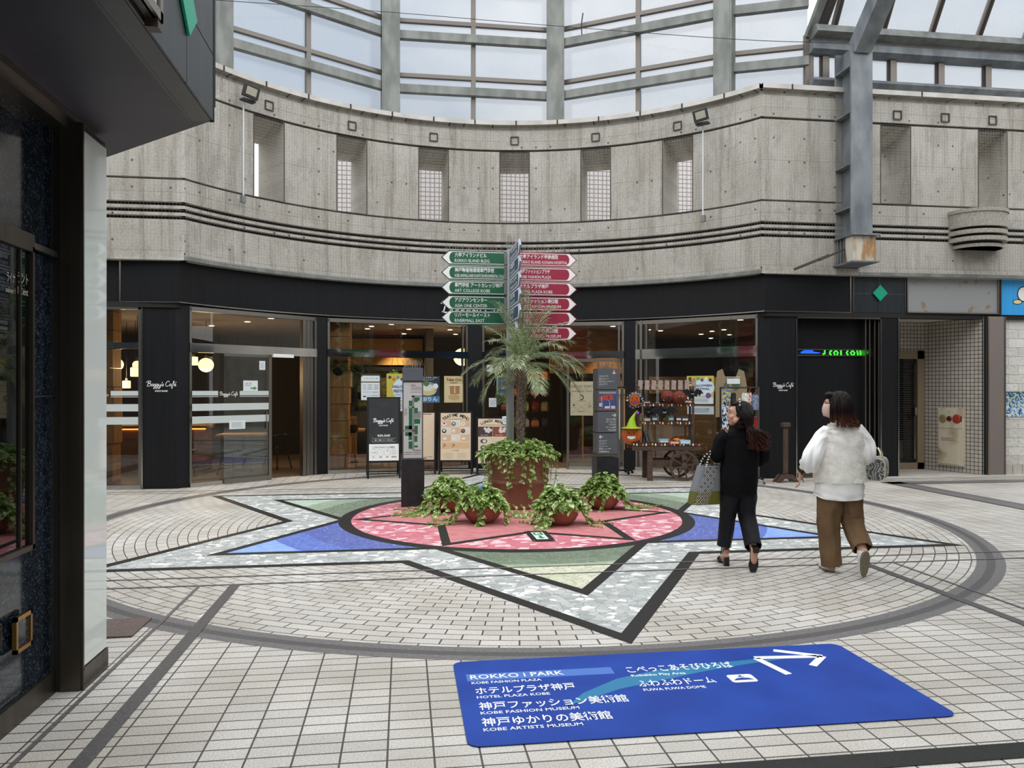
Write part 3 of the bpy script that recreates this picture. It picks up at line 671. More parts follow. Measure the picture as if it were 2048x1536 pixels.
for sx, side in ((-1, 'left'), (1, 'right')):
    def X(x): return sx * x
    def pl(pts): return pts if sx > 0 else pts[::-1]
    XW = 3.2
    b = B(); b.prism(pl([(X(3.22), -20), (X(3.22), -5.24), (X(3.75), -5.24), (X(3.75), -4.6), (X(4.95), -3.45), (X(16), -3.45), (X(16), -20)])[::1], .0, 3.0); struct(b, 'wall_near_' + side, M_GRANP)
    b = B(); b.bb(X(XW), X(XW + .02), -20, -5.24, 0, .115); struct(b, 'baseboard_' + side, M_BRONZE)
    b = B(); b.bb(X(XW - .07), X(XW + .05), -20, -5.0, 2.94, 2.99); b.bb(X(XW - .1), X(XW + .05), -20, -5.0, 2.985, 3.02); struct(b, 'trim_%d' % (30 if sx < 0 else 31), M_STAIND)
    # white clad pier
    pr = thing('trim_%d' % (50 if sx < 0 else 51), 'white glass clad pier in bronze frames at the corner of the %s black granite building' % side, 'pier', (X(3.24), -5.06, 0), kind='structure')
    b = B(); b.bb(X(-.1) if 0 else sx * -.155, sx * .5, -.17, .17, 0, 2.985); b.build('core', M_BRONZE, pr)
    b = B(); b.bb(sx * -.165, sx * -.15, -.155, .165, .12, 2.95); b.build('white_panel', M_WGLASS, pr)
    b = B(); b.bb(sx * -.172, sx * -.15, -.17, .172, 0, .115); b.bb(sx * -.172, sx * -.15, -.175, -.16, .1, 2.985); b.bb(sx * -.16, sx * -.06, -.182, -.16, 0, 2.985); b.bb(sx * -.03, sx * .06, -.182, -.16, 0, 2.985); b.build('metal_edge', M_BRONZE, pr)
    b = B(); b.bb(sx * -.06, sx * -.03, -.172, -.168, 0, 2.985); b.build('dark_gap', M_DARKGAP, pr)
    # canopy box over the pavement
    cn = thing('canopy', 'dark slate clad canopy box over the %s black granite building' % side, 'canopy', (X(3.2), -5.2, 3.02))
    CU = 2.42 if sx < 0 else 2.487; CH = 1.3 if sx < 0 else .63
    out = pl([(X(CU), -20), (X(CU), -5.25), (X(3.25), -4.46), (X(4.8), -3.3), (X(16), -3.3), (X(16), -20)])
    loc = [(x - X(3.2), y + 5.2) for x, y in out]
    B().prism(loc, 0, .012).build('soffit', M_SOFF, cn)
    ins = [(x + sx * .02, y - .01) for x, y in loc]
    B().prism(ins, .012, CH).build('box', M_DARKGAP, cn)
    b = B(); fx = X(CU) - X(3.2)
    b.bb(fx + sx * .1, fx + sx * .115, -15, -.07, -.004, .004); b.bb(fx, fx + sx * .1, -15, -.05, -.003, .0)
    vs = [(-15, -4.4), (-4.38, -3.12), (-3.1, -1.85), (-1.83, -.572), (-.564, -.06)]
    for a0, a1 in vs:
        for z0, z1 in ((.0, .345), (.352, min(.80, CH)), (.806, max(CH, .81))): b.bb(fx - sx * .012, fx + sx * .03, a0, a1, z0, z1)
    for q0, q1 in zip(loc[1:], loc[2:5]) if sx > 0 else zip(loc[::-1][1:], loc[::-1][2:5]):
        q0 = Vector((*q0, 0)); q1 = Vector((*q1, 0)); mid = (q0 + q1) / 2; d = (q1 - q0)
        b.box(mid + Vector((0, 0, CH / 2 + .04)), (d.length, .05, CH - .08), atan2(d.y, d.x))
    b.build('cladding', M_NAVY, cn)
    b = B(); b.at(frame((fx - sx * .015, -.568, .35), (0, -sx, 0), (0, 0, 1))).prism([(.13, 0), (0, .13), (-.13, 0), (0, -.13)], 0, .012); b.build('diamond', M_TEAL, cn)
    b = B(); b.bb(fx - sx * .014, fx + sx * .012, -.06, -.04, -.004, CH); b.build('corner_trim', M_DARKGAP, cn)
    struct(B().prism(pl([(X(2.9), -20), (X(2.9), -5.3), (X(4.86), -3.4), (X(16), -3.4), (X(16), -20)]), 4.32, 6.95), 'wall_upper_' + side, M_CONF)
    if sx < 0:
        sg = thing('sign_box', 'pale sign box in a rusty frame on the edge of the left canopy', 'sign', (-2.405, -6.42, 3.02))
        b = B(); b.bb(0, .04, -2.4, .1, .02, 1.0); b.build('frame', M_MULLD, sg)
        b = B(); b.bb(.04, .045, -2.35, .05, .06, .96); b.build('face_panel', M_SIGNW, sg)
        b = B(); b.bb(0, .05, .05, .105, -.015, .07); b.build('rusty_corner', M_MULLD, sg)
        b = B()
        for q in (-.0, .95): b.bb(.03, .055, -2.4, .1, .02 + q, .06 + q)
        b.bb(.03, .055, .07, .1, .02, 1.0); b.build('edge_trim', M_STAIND, sg)
        gw = thing('window_20', 'dark display window in the left black granite wall', 'window', (-3.2, -5.55, 0), kind='structure')
        b = B(); b.bb(.0, .012, -3, 0, .83, 2.25); b.build('pane', M_DGLASS, gw)
        b = B(); b.bb(0, .03, -.008, .012, .81, 2.27); b.bb(0, .03, -3, .012, .81, .835); b.bb(0, .03, -3, .012, 2.245, 2.33); b.bb(.005, .022, -.112, -.10, .84, 2.24); b.build('frame', M_BRONZE, gw)
        b = B(); b.at(frame((.016, 0, 0), (0, 1, 0), (0, 0, 1))).use(mat('gold_lettering', 'c9c2a8', .4))
        b.text('ラント', -.125, 2.085, .062, w=.10); b.text('l Cent', -.125, 2.03, .05, w=.10); b.text('ライナ', -.225, 2.075, .055, w=.075); b.text('oaliner l', -.235, 2.025, .035, w=.085); b.build('lettering', None, gw)
        b = B(); b.bb(-3.203, -3.196, -20, -5.24, 1.545, 1.552); b.bb(-3.206, -3.185, -5.53, -5.24, 2.27, 2.3); struct(b, 'trim_32', M_STAIND)
        hb = thing('brass_hatch', 'small square brass framed hatch low on the left granite wall', 'hatch', (-3.2, -5.62, .35))
        b = B()
        for q in ((0, .0, .02, .16), (0, .14, .02, .16)): b.bb(0, .02, q[1] - .075, q[1] + q[2] - .08, 0, .17)
        b.bb(0, .02, -.075, .08, 0, .02); b.bb(0, .02, -.075, .08, .15, .17); b.build('frame', M_BRASS, hb)
        B().bb(0, .008, -.06, .07, .015, .155).build('lid', M_GRANP, hb)
        mt = B(); mt.bb(-4.3, -3.12, -4.35, -3.95, .002, .012); tag(mt.build('door_mat', noisy('brown_mat', '5d4f4a', '6f605a', 60, .9)), 'brown floor mat beside the white clad pier at the left', 'mat')
struct(B().bb(-16, 16, -22.3, -22, 0, 7.5), 'wall_front', M_CONF)
struct(B().bb(-16.3, -16, -3.3, 3.3, 0, 7.0), 'wall_far_left', M_CONF)
struct(B().bb(16, 16.3, -3.3, 3.3, 0, 7.0), 'wall_far_right', M_CONF)

# ================================================================ SHOP FRONT
RS = 6.0; YS = 3.43
LOGO = [[(.2, -.02), (.47, .97)], [(.02, .72), (.3, 1.0), (.75, 1.03), (.84, .78), (.45, .55), (.78, .5), (.82, .2), (.5, 0), (.1, .06)],
    [(1.3, .36), (1.12, .47), (.95, .22), (1.03, .02), (1.22, .15), (1.36, .46), (1.3, .1), (1.42, .06)]]
def gshift(s): return [(1.74 + s, .36), (1.58 + s, .47), (1.42 + s, .2), (1.5 + s, .03), (1.7 + s, .2), (1.82 + s, .46), (1.66 + s, -.3), (1.45 + s, -.48), (1.36 + s, -.34), (1.6 + s, -.1), (1.9 + s, .12)]
LOGO += [gshift(0), gshift(.46), [(2.42, .46), (2.38, .12), (2.5, .04), (2.72, .3), (2.82, .46), (2.62, -.25), (2.4, -.5), (2.3, -.34), (2.6, -.05), (2.9, .18)],
    [(3.08, .9), (3.0, .62)], [(2.95, .1), (3.18, .5), (3.26, .22), (3.12, .0), (2.98, .06)],
    [(4.36, .78), (4.34, 1.0), (4.02, .96), (3.72, .55), (3.7, .15), (3.95, -.02), (4.25, .16)],
    [(4.75, .36), (4.57, .47), (4.4, .22), (4.48, .02), (4.67, .15), (4.81, .46), (4.75, .1), (4.9, .1)],
    [(4.9, .1), (5.27, .8), (5.32, 1.02), (5.16, .95), (5.04, .3), (4.88, -.45), (4.82, -.2), (5.1, .15)], [(4.92, .42), (5.3, .48)],
    [(5.3, .2), (5.52, .3), (5.52, .46), (5.36, .42), (5.3, .15), (5.46, .02), (5.7, .22)], [(5.55, .68), (5.74, .86)]]
def logo(b, x, y, w, z=0, sub=True, th=.1):                     # handwritten cafe name, lower left corner at x,y
    k = w / 5.75
    for s in LOGO: b.stroke([(p.x * k + x, p.y * k + y) for p in catmull([(q[0], q[1], 0) for q in s], 4)], th * k, z)
    if sub: b.text('ROKKO ISLAND', x + w * .5, y - w * .19, w * .075, z, w=w * .42, al='C', bold=.03)
PIERA = [-53.9, -30.24, -28.07, -1.17, 1.73, 29.12, 31.42, 54.46]
M_PIER = noisy('black_pier', '111214', '17181b', 2, .48, stretch=(8, 8, .4), spec=.28)
for i, (a0, a1) in enumerate(((-30.24, -28.07), (-1.17, 1.73), (29.12, 31.42))):
    p0, p1 = pol(a0, RS), pol(a1, RS); m0 = pol(a0, RS + .35); m1 = pol(a1, RS + .35)
    b = B(); b.prism([(p.x, p.y) for p in (p0, p1, m1, m0)], 0, 2.95); struct(b, 'trim_%d' % (40 + i), M_PIER)
pl0 = pol(-53.9, RS); pr0 = pol(54.46, RS)
b = B(); b.prism([(-5.53, YS), (-5.03, YS), (pl0.x, pl0.y), (pl0.x - .1, pl0.y + .4), (-5.53, YS + .5)], 0, 2.95); struct(b, 'trim_43', M_PIER)
b = B(); b.prism([(pr0.x, pr0.y), (5.1, YS), (5.57, YS), (5.57, YS + .5), (pr0.x + .1, pr0.y + .4)], 0, 2.95); struct(b, 'trim_44', M_PIER)
b = B(); b.bb(7.235, 7.56, YS, YS + .5, 0, 2.95); struct(b, 'trim_45', M_PIER)
b = B()
for x in (5.585, 7.225, 7.575): b.bb(x - .012, x + .012, YS - .01, YS + .2, 0, 2.93)
b.bb(5.57, 7.235, YS - .01, YS + .05, 2.87, 2.9); b.bb(-5.545, -5.52, YS - .015, YS + .1, 0, 2.95); struct(b, 'trim_46', M_STAIN)
b = B(); b.at(frame((0, YS - .004, 0), (1, 0, 0), (0, 0, 1))); logo(b, -5.47, 1.64, .46); tag(b.build('wall_lettering', M_WHITE), 'small white handwritten cafe name on the black pier at the left', 'lettering', 'cafe names on the black piers')
b = B(); b.at(frame((0, YS - .004, 0), (1, 0, 0), (0, 0, 1))); logo(b, 5.13, 1.64, .40); tag(b.build('wall_lettering', M_WHITE), 'small white handwritten cafe name on the black pier at the right', 'lettering', 'cafe names on the black piers')
# big name on the fascia, half hidden by the signpost
b = B(); q0 = pol(-9, RF - .02); q1 = pol(9, RF - .02); b.at(frame(pol(-6.5, RF - .09), (1, 0, 0), (0, 0, 1))); logo(b, 0, 3.13, 1.4, sub=False); o = b.build('wall_lettering', M_WHITE)
tag(o, 'large white handwritten cafe name on the black fascia behind the signpost', 'lettering')

BAYS = []
M_FILM = mat('frosted_film', 'c9d1ce', .6)
def bay(idx, P0, P1, label, split=None):
    P0, P1 = Vector(P0), Vector(P1); d = (P1 - P0); L = d.length; x = d.normalized(); F_ = frame(P0, x, (0, 0, 1))   # local z points to the plaza
    n = Vector((x.y, -x.x, 0))
    w = thing('window_%d' % idx, label, 'window', kind='structure'); BAYS.append((P0, x, n, L, F_, w)); return BAYS[-1]
def on(bay_, px, py):                                          # pixel -> (along, up) on the pane
    P0, x, n = bay_[0], bay_[1], bay_[2]; r = Vector(ray(px, py)); c = Vector(CAM)
    k = (P0 - c).dot(n) / r.dot(n); p = c + r * k; return (p - P0).dot(x), p.z
A_ = bay(30, pol(-53.9, RS), pol(-30.24, RS), 'cafe window with sliding glass door and frosted stripes left of the signpost')
B_ = bay(31, pol(-28.07, RS), pol(-1.17, RS), 'wide cafe window behind the black menu boards')
C_ = bay(32, pol(1.73, RS), pol(29.12, RS), 'shop entrance bay behind the potted palm')
D_ = bay(33, pol(31.42, RS), pol(54.46, RS), 'shop window behind the wooden cart')
L_ = bay(34, (-9.2, YS, 0), (-5.545, YS, 0), 'cafe window with white stripes between the white pier and the black pier')
for bi, bb_ in enumerate(BAYS):
    P0, x, n, L, F_, w = bb_
    b = B(); b.at(F_)
    for s in (.02, L - .02): b.box((s, 1.47, -.03), (.04, 2.94, .1))
    if bi in (1, 2): b.box((L - .1, 1.47, -.03), (.03, 2.94, .08))
    if bi == 3: b.box((.12, 1.47, -.03), (.05, 2.94, .12)); b.box((.22, 1.47, -.04), (.04, 2.94, .08))
    b.box((L / 2, 2.9, -.03), (L, .07, .1)); b.build('frame', M_STAIND, w)
    b = B(); b.at(F_)
    if bi == 0: b.box((L / 2, 2.27, 0), (L, .15, .07))
    elif bi == 4: b.box((L / 2, 2.285, -.01), (L, .1, .05))
    else: b.box((L / 2, 2.28, 0), (L, .14 if bi != 3 else .19, .06))
    b.build('transom', M_MIRR if bi != 4 else M_NAVY, w)
    sill = [(0, L)] if bi not in (0, 2) else ([(0, on(A_, 538, 900)[0])] if bi == 0 else [(0, on(C_, 1040, 900)[0]), (on(C_, 1136, 900)[0], L)])
    b = B(); b.at(F_)
    for s0, s1 in sill: b.box(((s0 + s1) / 2, .035, 0), (s1 - s0, .07, .09))
    b.build('sill', M_STAIN, w)
    b = B(); b.at(F_)
    b.poly([(0, 2.35, 0), (L, 2.35, 0), (L, 2.87, 0), (0, 2.87, 0)])
    for s0, s1 in sill: b.poly([(s0, .06, 0), (s1, .06, 0), (s1, 2.2, 0), (s0, 2.2, 0)])
    b.build('pane', M_GLASS, w)
# sliding door leaf and column of the left cafe bay
sd = thing('door_1', 'sliding glass door leaf standing open at the cafe entrance', 'door', kind='structure')
s0 = on(A_, 444, 800)[0]; s1 = on(A_, 538, 800)[0]; sE = on(A_, 605, 800)[0]; sF = on(A_, 632, 800)[0]
b = B(); b.at(A_[4]); b.poly([(s0, .08, .06), (s1 - .05, .08, .06), (s1 - .05, 2.19, .06), (s0, 2.19, .06)]); b.build('pane', M_GLASSG, sd)
b = B(); b.at(A_[4]); b.box((s1 - .02, 1.1, .05), (.06, 2.2, .05)); b.box(((s0 + s1) / 2, .05, .06), (s1 - s0, .07, .04)); b.box(((s0 + s1) / 2, 2.17, .06), (s1 - s0, .04, .03)); b.build('frame', M_STAIND, sd)
b = B(); b.at(A_[4]); b.box((s1 - .1, 1.05, .08), (.012, .3, .03)); b.build('handle', M_STAIN, sd)
b = B(); b.at(A_[4])
for q in (.1, .42, .72, .93): b.box((sE + (sF - sE) * q, 1.45, -.02 - .06 * q), (.07, 2.9, .1))
b.build('column_trim', M_STAIND, A_[5])
b = B(); b.at(A_[4]); b.box(((s1 + sE) / 2 - .1, 2.19, .05), (.42, .06, .06)); b.build('door_sensor', M_WHITE, A_[5])
# entrance of the bag shop: glass leaf
sd = thing('door_2', 'glass door leaf with a beige poster at the bag shop entrance', 'door', kind='structure')
c0 = on(C_, 1136, 800)[0]; c1 = C_[3] - .1
b = B(); b.at(C_[4])
for s in (c0, c1): b.box((s, 1.1, .03), (.05, 2.2, .06))
b.box(((c0 + c1) / 2, .1, .03), (c1 - c0, .08, .06)); b.box(((c0 + c1) / 2, 2.17, .03), (c1 - c0, .06, .06)); b.build('frame', M_STAIND, sd)
# frosted stripes with the cafe name
for bb_, px0, px1, gap in ((A_, 380, 537, (432, 475)), (L_, 195, 284, (196, 222))):
    fz = .07 if bb_ is A_ else .012
    b = B(); b.at(bb_[4]); u0 = on(bb_, px0, 800)[0]; u1 = on(bb_, px1, 800)[0]; g0 = on(bb_, gap[0], 800)[0]; g1 = on(bb_, gap[1], 800)[0]
    for z0, z1 in ((1.24, 1.355), (1.03, 1.15)): b.rect(u0, z0, u1 - u0, z1 - z0, fz)
    for z0, z1 in ((1.49, 1.565), (1.465, 1.475)):
        if g0 > u0: b.rect(u0, z0, g0 - u0, z1 - z0, fz)
        b.rect(g1, z0, u1 - g1, z1 - z0, fz)
    b.build('film_stripe', M_FILM, bb_[5])
    b = B(); b.at(bb_[4]); logo(b, g0 + .02, 1.49, (g1 - g0) - .05, fz, sub=False); b.build('film_lettering', M_WHITE, bb_[5])
# ---- black shutter bay at the right
db = thing('door_3', 'tall black panelled door bay with a green lit strip beside the right black pillar', 'door', (0, YS + .22, 0), kind='structure')
b = B(); b.bb(5.57, 7.235, .0, .05, .08, 2.2); b.bb(5.57, 7.235, .0, .05, 2.33, 2.9); b.build('panel', M_BLACK, db)
b = B(); b.bb(5.57, 7.235, -.02, .05, 0, .08); b.build('sill', M_STAIND, db)
b = B(); b.bb(5.57, 7.235, -.03, .02, 2.2, 2.22); b.bb(5.57, 7.235, -.03, .02, 2.31, 2.33)
for x in (6.98, 7.06, 7.16): b.bb(x, x + .025, -.12, .03, 0, 2.9)
b.build('frame', M_STAIND, db)
M_LEDG = mat('lit_green', '35e030', .4, emit=1.1); M_LEDB = mat('lit_blue', '1a4df0', .4, emit=1.1)
b = B(); b.at(frame((5.6, 0.01, 2.22), (1, 0, 0), (0, 0, 1))); b.use(M_DARKGAP).rect(0, 0, 1.4, .09, 0); b.use(M_LEDB).poly([(.2, .03, .004), (.52, .03, .004), (.58, .05, .004), (.45, .06, .004), (.42, .09, .004), (.26, .09, .004), (.18, .05, .004)])
b.use(M_LEDG)
for pts in ([(.66, .09), (.66, .03), (.62, .015)], [(.8, .09), (.76, .06), (.76, .03), (.79, .002)], [(.86, .002), (.84, .05), (.88, .085), (.92, .05), (.9, .002)], [(.98, .002), (.98, .09)], [(1.12, .09), (1.09, .05), (1.12, .002)], [(1.2, .002), (1.17, .05), (1.21, .085), (1.25, .05), (1.23, .002)], [(1.3, .09), (1.32, .002)], [(1.37, .002), (1.36, .09)], [(1.4, .09), (1.42, .03)]): b.stroke(pts, .032, .004)
b.build('lit_strip', None, db)
# ---- tiled recess, fire cabinet, steel pillar, white brick wall
M_BTILE = gridtile('beige_tile', 'c6bfb3', 'b8b1a6', '4c453f', .075, .075, .006, (0, 2), .35)
M_BTILE2 = gridtile('beige_tile_side', 'c6bfb3', 'b8b1a6', '4c453f', .075, .075, .006, (1, 2), .35)
struct(B().bb(7.5, 8.95, 4.57, 4.7, 2.36, 2.95), 'wall_recess', M_BTILE)
b = B(); b.poly([(8.93, 4.6, 0), (9.3, 3.43, 0), (9.3, 3.43, 2.95), (8.93, 4.6, 2.95)][::-1]); struct(b, 'wall_recess_side', M_BTILE2)
struct(B().bb(7.5, 7.56, YS + .4, 4.7, 0, 2.95), 'wall_recess_left', M_BTILE2)
struct(B().bb(7.5, 12, YS + .02, 5.2, 2.93, 2.97), 'ceiling', mat('recess_soffit', 'cfc8bd', .7))
dr = thing('door_4', 'brown framed glass door with dark blinds in the tiled recess', 'door', (8.35, 4.58, 0), kind='structure')
M_TAN = mat('tan_door_frame', '8d7b64', .5)
b = B()
for x in (-.56, .5): b.bb(x - .09, x + .05, -.04, .06, 0, 2.36)
b.bb(-.6, .55, -.04, .06, 2.2, 2.36); b.bb(-.6, .55, -.04, .06, 0, .13); b.build('frame', M_TAN, dr)
B().bb(-.5, .45, .02, .03, .1, 2.2).build('pane', M_DGLASS, dr)
b = B()
for k in range(46): b.bb(-.48, .40, .0, .012, .17 + k * .044, .185 + k * .044)
b.build('blind', mat('blind_slat', '2c2a26', .5), dr)
b = B(); b.tube([(.36, -.02, .2), (.36, -.02, 2.1)], .012, 8); b.box((.37, -.03, 1.15), (.05, .04, .16)); b.build('handle', M_STAIN, dr)
ang = atan2(-1.17, .37)
fc = thing('fire_cabinet', 'stained cream fire hydrant cabinet set in the tiled recess wall', 'fire cabinet', (0, 0, 0))
FC = frame(Vector((8.93, 4.6, 0)), (.301, -.953, 0), (0, 0, 1))
P0c = Vector((8.93, 4.6, 0)); xc = Vector((.3015, -.9535, 0)); nc = Vector((xc.y, -xc.x, 0))
def onc(px, py):
    r = Vector(ray(px, py)); c = Vector(CAM); k = (P0c - c).dot(nc) / r.dot(nc); p = c + r * k; return (p - P0c).dot(xc), p.z
u0, z1 = onc(1878, 815); u1, z0 = onc(1930, 932); z0 = .12
M_CREAM = noisy('stained_cream_paint', 'd3cab4', 'a58d68', 3.2, .5, lo=.5, hi=.72)
b = B(); b.at(FC); b.box(((u0 + u1) / 2, (z0 + z1) / 2, .01), (u1 - u0, z1 - z0, .05)); b.build('cabinet', M_CREAM, fc, bevel=.005)
zm = z1 - .42
b = B(); b.at(FC); b.box(((u0 + u1) / 2, (zm + z1) / 2, .04), (u1 - u0 - .05, z1 - zm - .06, .012)); b.build('control_panel', M_CREAM, fc)
b = B(); b.at(FC); b.box(((u0 + u1) / 2 - .04, (zm + z0) / 2, .04), (u1 - u0 - .14, zm - z0 - .06, .014)); b.use(M_CREAM).build('door_panel', M_CREAM, fc)
b = B(); b.at(FC); b.use(mat('faded_red_ink', '8a5a45', .6)).text('消火栓放水口', (u0 + u1) / 2 - .04, zm - .22, .09, .049, w=(u1 - u0) * .55, al='C'); b.build('lettering', None, fc)
def lens(u, z, r, m, nm):
    b = B(); b.at(FC); b.disc(u, z, r, .058); b.at(FC @ Matrix.Translation((u, z, .04))); b.lathe([(r, 0), (r, .02), (r * .7, .03)], n=20); b.build(nm, m, fc)
wz = (zm + z1) / 2
lens(u0 + (u1 - u0) * .22, wz, .075, mat('speaker_grille', '8b7a52', .6), 'bell'); lens(u0 + (u1 - u0) * .47, wz, .05, mat('red_lamp', '4a1512', .3), 'alarm_lamp'); lens(u0 + (u1 - u0) * .76, wz, .085, mat('red_button', 'a5372a', .4), 'alarm_button')
b = B(); b.at(FC); b.box((u1 - .04, wz, .05), (.015, .1, .01)); b.build('name_plate', M_DARKGAP, fc)
M_PILR = noisy('rusting_steel_cladding', '8f8582', 'a08a6a', 2.4, .5, metal=.4, stretch=(1, 1, .6), lo=.52, hi=.7)
b = B(); b.use(M_PILR).bb(9.36, 9.72, 3.4, 3.7, 0, 2.95); b.use(M_DARKGAP).bb(9.29, 9.365, 3.44, 3.7, 0, 2.95); b.use(M_STAIND)
for x in (9.365, 9.715): b.bb(x - .012, x + .012, 3.39, 3.42, 0, 2.95)
struct(b, 'trim_47')
def brickwall():
    m = mat('white_split_stone', 'dedcd6', .75, spec=.2); t, p = nodes(m); g = t.add('ShaderNodeNewGeometry'); s = t.add('ShaderNodeSeparateXYZ', {0: g.outputs['Position']})
    br = t.add('ShaderNodeTexBrick', {'Vector': t.xyz(s.outputs[0], s.outputs[2]), 'Color1': rgba(hexc('e6e4de')), 'Color2': rgba(hexc('d4d1ca')), 'Mortar': rgba(hexc('a9a59d')), 'Scale': 1, 'Mortar Size': .004, 'Brick Width': .42, 'Row Height': .17}, offset=.5)
    n = t.add('ShaderNodeTexNoise', {'Vector': g.outputs['Position'], 'Scale': 14, 'Detail': 6})
    h = t.math('SUBTRACT', n.outputs[0], br.outputs[1]); bp = t.add('ShaderNodeBump', {'Height': h, 'Strength': .8, 'Distance': .03}); t.l.new(bp.outputs[0], p.inputs['Normal']); t.l.new(br.outputs[0], p.inputs['Base Color']); return m
struct(B().bb(9.72, 13, 3.5, 3.7, .16, 2.95), 'wall_brick', brickwall())
struct(B().bb(9.72, 13, 3.46, 3.7, 0, .17), 'baseboard_brick', M_TILE)
def bluemos():
    m = mat('blue_glass_mosaic', '5a88b8', .2); t, p = nodes(m); g = t.add('ShaderNodeNewGeometry'); s = t.add('ShaderNodeSeparateXYZ', {0: g.outputs['Position']})
    w = t.add('ShaderNodeTexWhiteNoise', {0: t.xyz(t.math('FLOOR', t.math('MULTIPLY', s.outputs[0], 38)), t.math('FLOOR', t.math('MULTIPLY', s.outputs[2], 38)), 0)}, noise_dimensions='3D')
    v = t.math('ADD', t.math('MULTIPLY', w.outputs[0], .8), t.math('MULTIPLY_ADD', s.outputs[2], 1.2, -1.45))
    t.l.new(t.ramp(v, [(0, hexc('e6edf0')), (.2, hexc('7fb2d8')), (.38, hexc('2f66a8')), (.55, hexc('a8c4cc')), (.75, hexc('d8d6ae')), (.9, hexc('3c5f60'))], 'CONSTANT'), p.inputs['Base Color']); return m
struct(B().bb(9.725, 13, 3.485, 3.55, 1.08, 1.55), 'trim_48', bluemos())
# ================================================================ INSIDE THE CAFE AND THE BAG SHOP
M_WALLD = mat('taupe_wall', '45423f', .8); M_CEIL = mat('tan_ceiling', '9a8f84', .8)
M_WOODL = wood('pine_blocks', 'b5824a', 'c99a60', 2.2, (7, 7, 1)); M_WOODH = wood('pine_boards', 'a8743c', 'c08a4c', 2.5, (1, 6, 7)); M_WOODD = wood('counter_wood', '7d5634', '8f663f', 3, (1, 6, 8))
M_BLKM = mat('black_metal', '17171a', .45, spec=.4); M_BLKW = mat('black_chair_wood', '1b1a19', .4)
M_GLOBE = mat('warm_globe', 'ffd691', .5, emit=1.5); M_DOWN = mat('downlight_lens', 'fff0d4', .5, emit=9); M_LEDW = mat('led_strip', 'ff9a3c', .5, emit=2.2)
def arcpoly(rad, z, y1, x0=-9.5, x1=7.2):
    a = [pol(THC * k / 24, rad, z) for k in range(-24, 25)]
    return [Vector((x0, a[0].y + .06, z))] + a + [Vector((x1, a[-1].y + .06, z)), Vector((x1, y1, z)), Vector((x0, y1, z))]
b = B(); b.use(M_CEIL).poly(arcpoly(6.12, 2.945, 10.4)); b.bb(-9.5, 13, 10.4, 10.5, 3, 3.3) if 0 else None; struct(b, 'ceiling')
struct(B().poly(arcpoly(6.02, .003, 10.4)), 'floor', noisy('cafe_floor', '5b4a3b', '6b5a48', 6, .4, stretch=(1, 8, 1)))
struct(B().bb(-9.6, 7.3, 10.4, 10.5, 0, 3.3), 'wall_cafe_rear', M_WALLD)
struct(B().bb(-9.6, -9.5, 3.5, 10.5, 0, 3.3), 'wall_cafe_left', M_WALLD); struct(B().bb(7.2, 7.3, 3.9, 10.5, 0, 3.3), 'wall_cafe_right', M_WALLD)
struct(B().bb(-12.5, -12.4, 3.3, 12, 3.3, 7), 'wall_outer_left', M_CONF)
struct(B().bb(-.9, -.75, 7.6, 10.4, 0, 2.94), 'wall_partition', M_WALLD)
def spot(p, power, size=R(100), col=(1, .78, .52), blend=.6, r=.06):
    l = bpy.data.lights.new('lamp_light', 'SPOT'); l.energy = power; l.spot_size = size; l.spot_blend = blend; l.color = col; l.shadow_soft_size = r
    o = bpy.data.objects.new('lamp_light', l); COL.objects.link(o); o.location = p; return o
def downlight(p, lab, power=0, r=.055):
    d = thing('downlight', lab, 'ceiling light', p, group='downlights in the cafe ceiling')
    b = B(); b.lathe([(r + .015, 0), (r + .015, -.008), (r, -.01), (r, 0)], cap=False); b.build('trim_ring', M_WHITE, d)
    b = B(); b.lathe([(r, -.002), (r * .6, -.006), (0.001, -.008)][::-1] if 0 else [(.001, -.008), (r * .6, -.006), (r, -.002)], cap=False); b.build('lens', M_DOWN, d)
    if power: o = spot((0, 0, -.02), power); o.parent = d
    return d
DL = [(542, 636, 'nearest the sliding door', 60), (495, 643, 'second from the sliding door', 0), (423, 651, 'farthest left over the globe lamp', 60), (743, 652, 'front left of the wide window', 0), (735, 657, 'behind the front left one', 0), (818, 658, 'back middle of the wide window', 60), (783, 648, 'front of the wide window', 60),
      (808, 667, 'deep inside the wide window', 0), (900, 659, 'right rear of the wide window', 0), (911, 668, 'far right of the wide window', 60), (1226, 652, 'over the glass door leaf with the poster', 60), (1297, 659, 'leftmost above the cart', 0), (1321, 661, 'second from left above the cart', 60), (1402, 668, 'small one above the cart roof', 0), (1424, 662, 'beside the small one above the cart', 0), (1422, 676, 'low one right of the cart roof', 0), (1448, 659, 'rear right of the cart', 0), (1459, 669, 'front right of the cart', 60), (1481, 639, 'nearest the right black pier', 60), (1285, 671, 'far left behind the cart window frame', 0)]
for px, py, lab, pw in DL:
    p = gp(px, py, 2.943); downlight((p.x, p.y, 2.943), 'small round warm downlight in the shop ceiling, ' + lab, pw * .6)
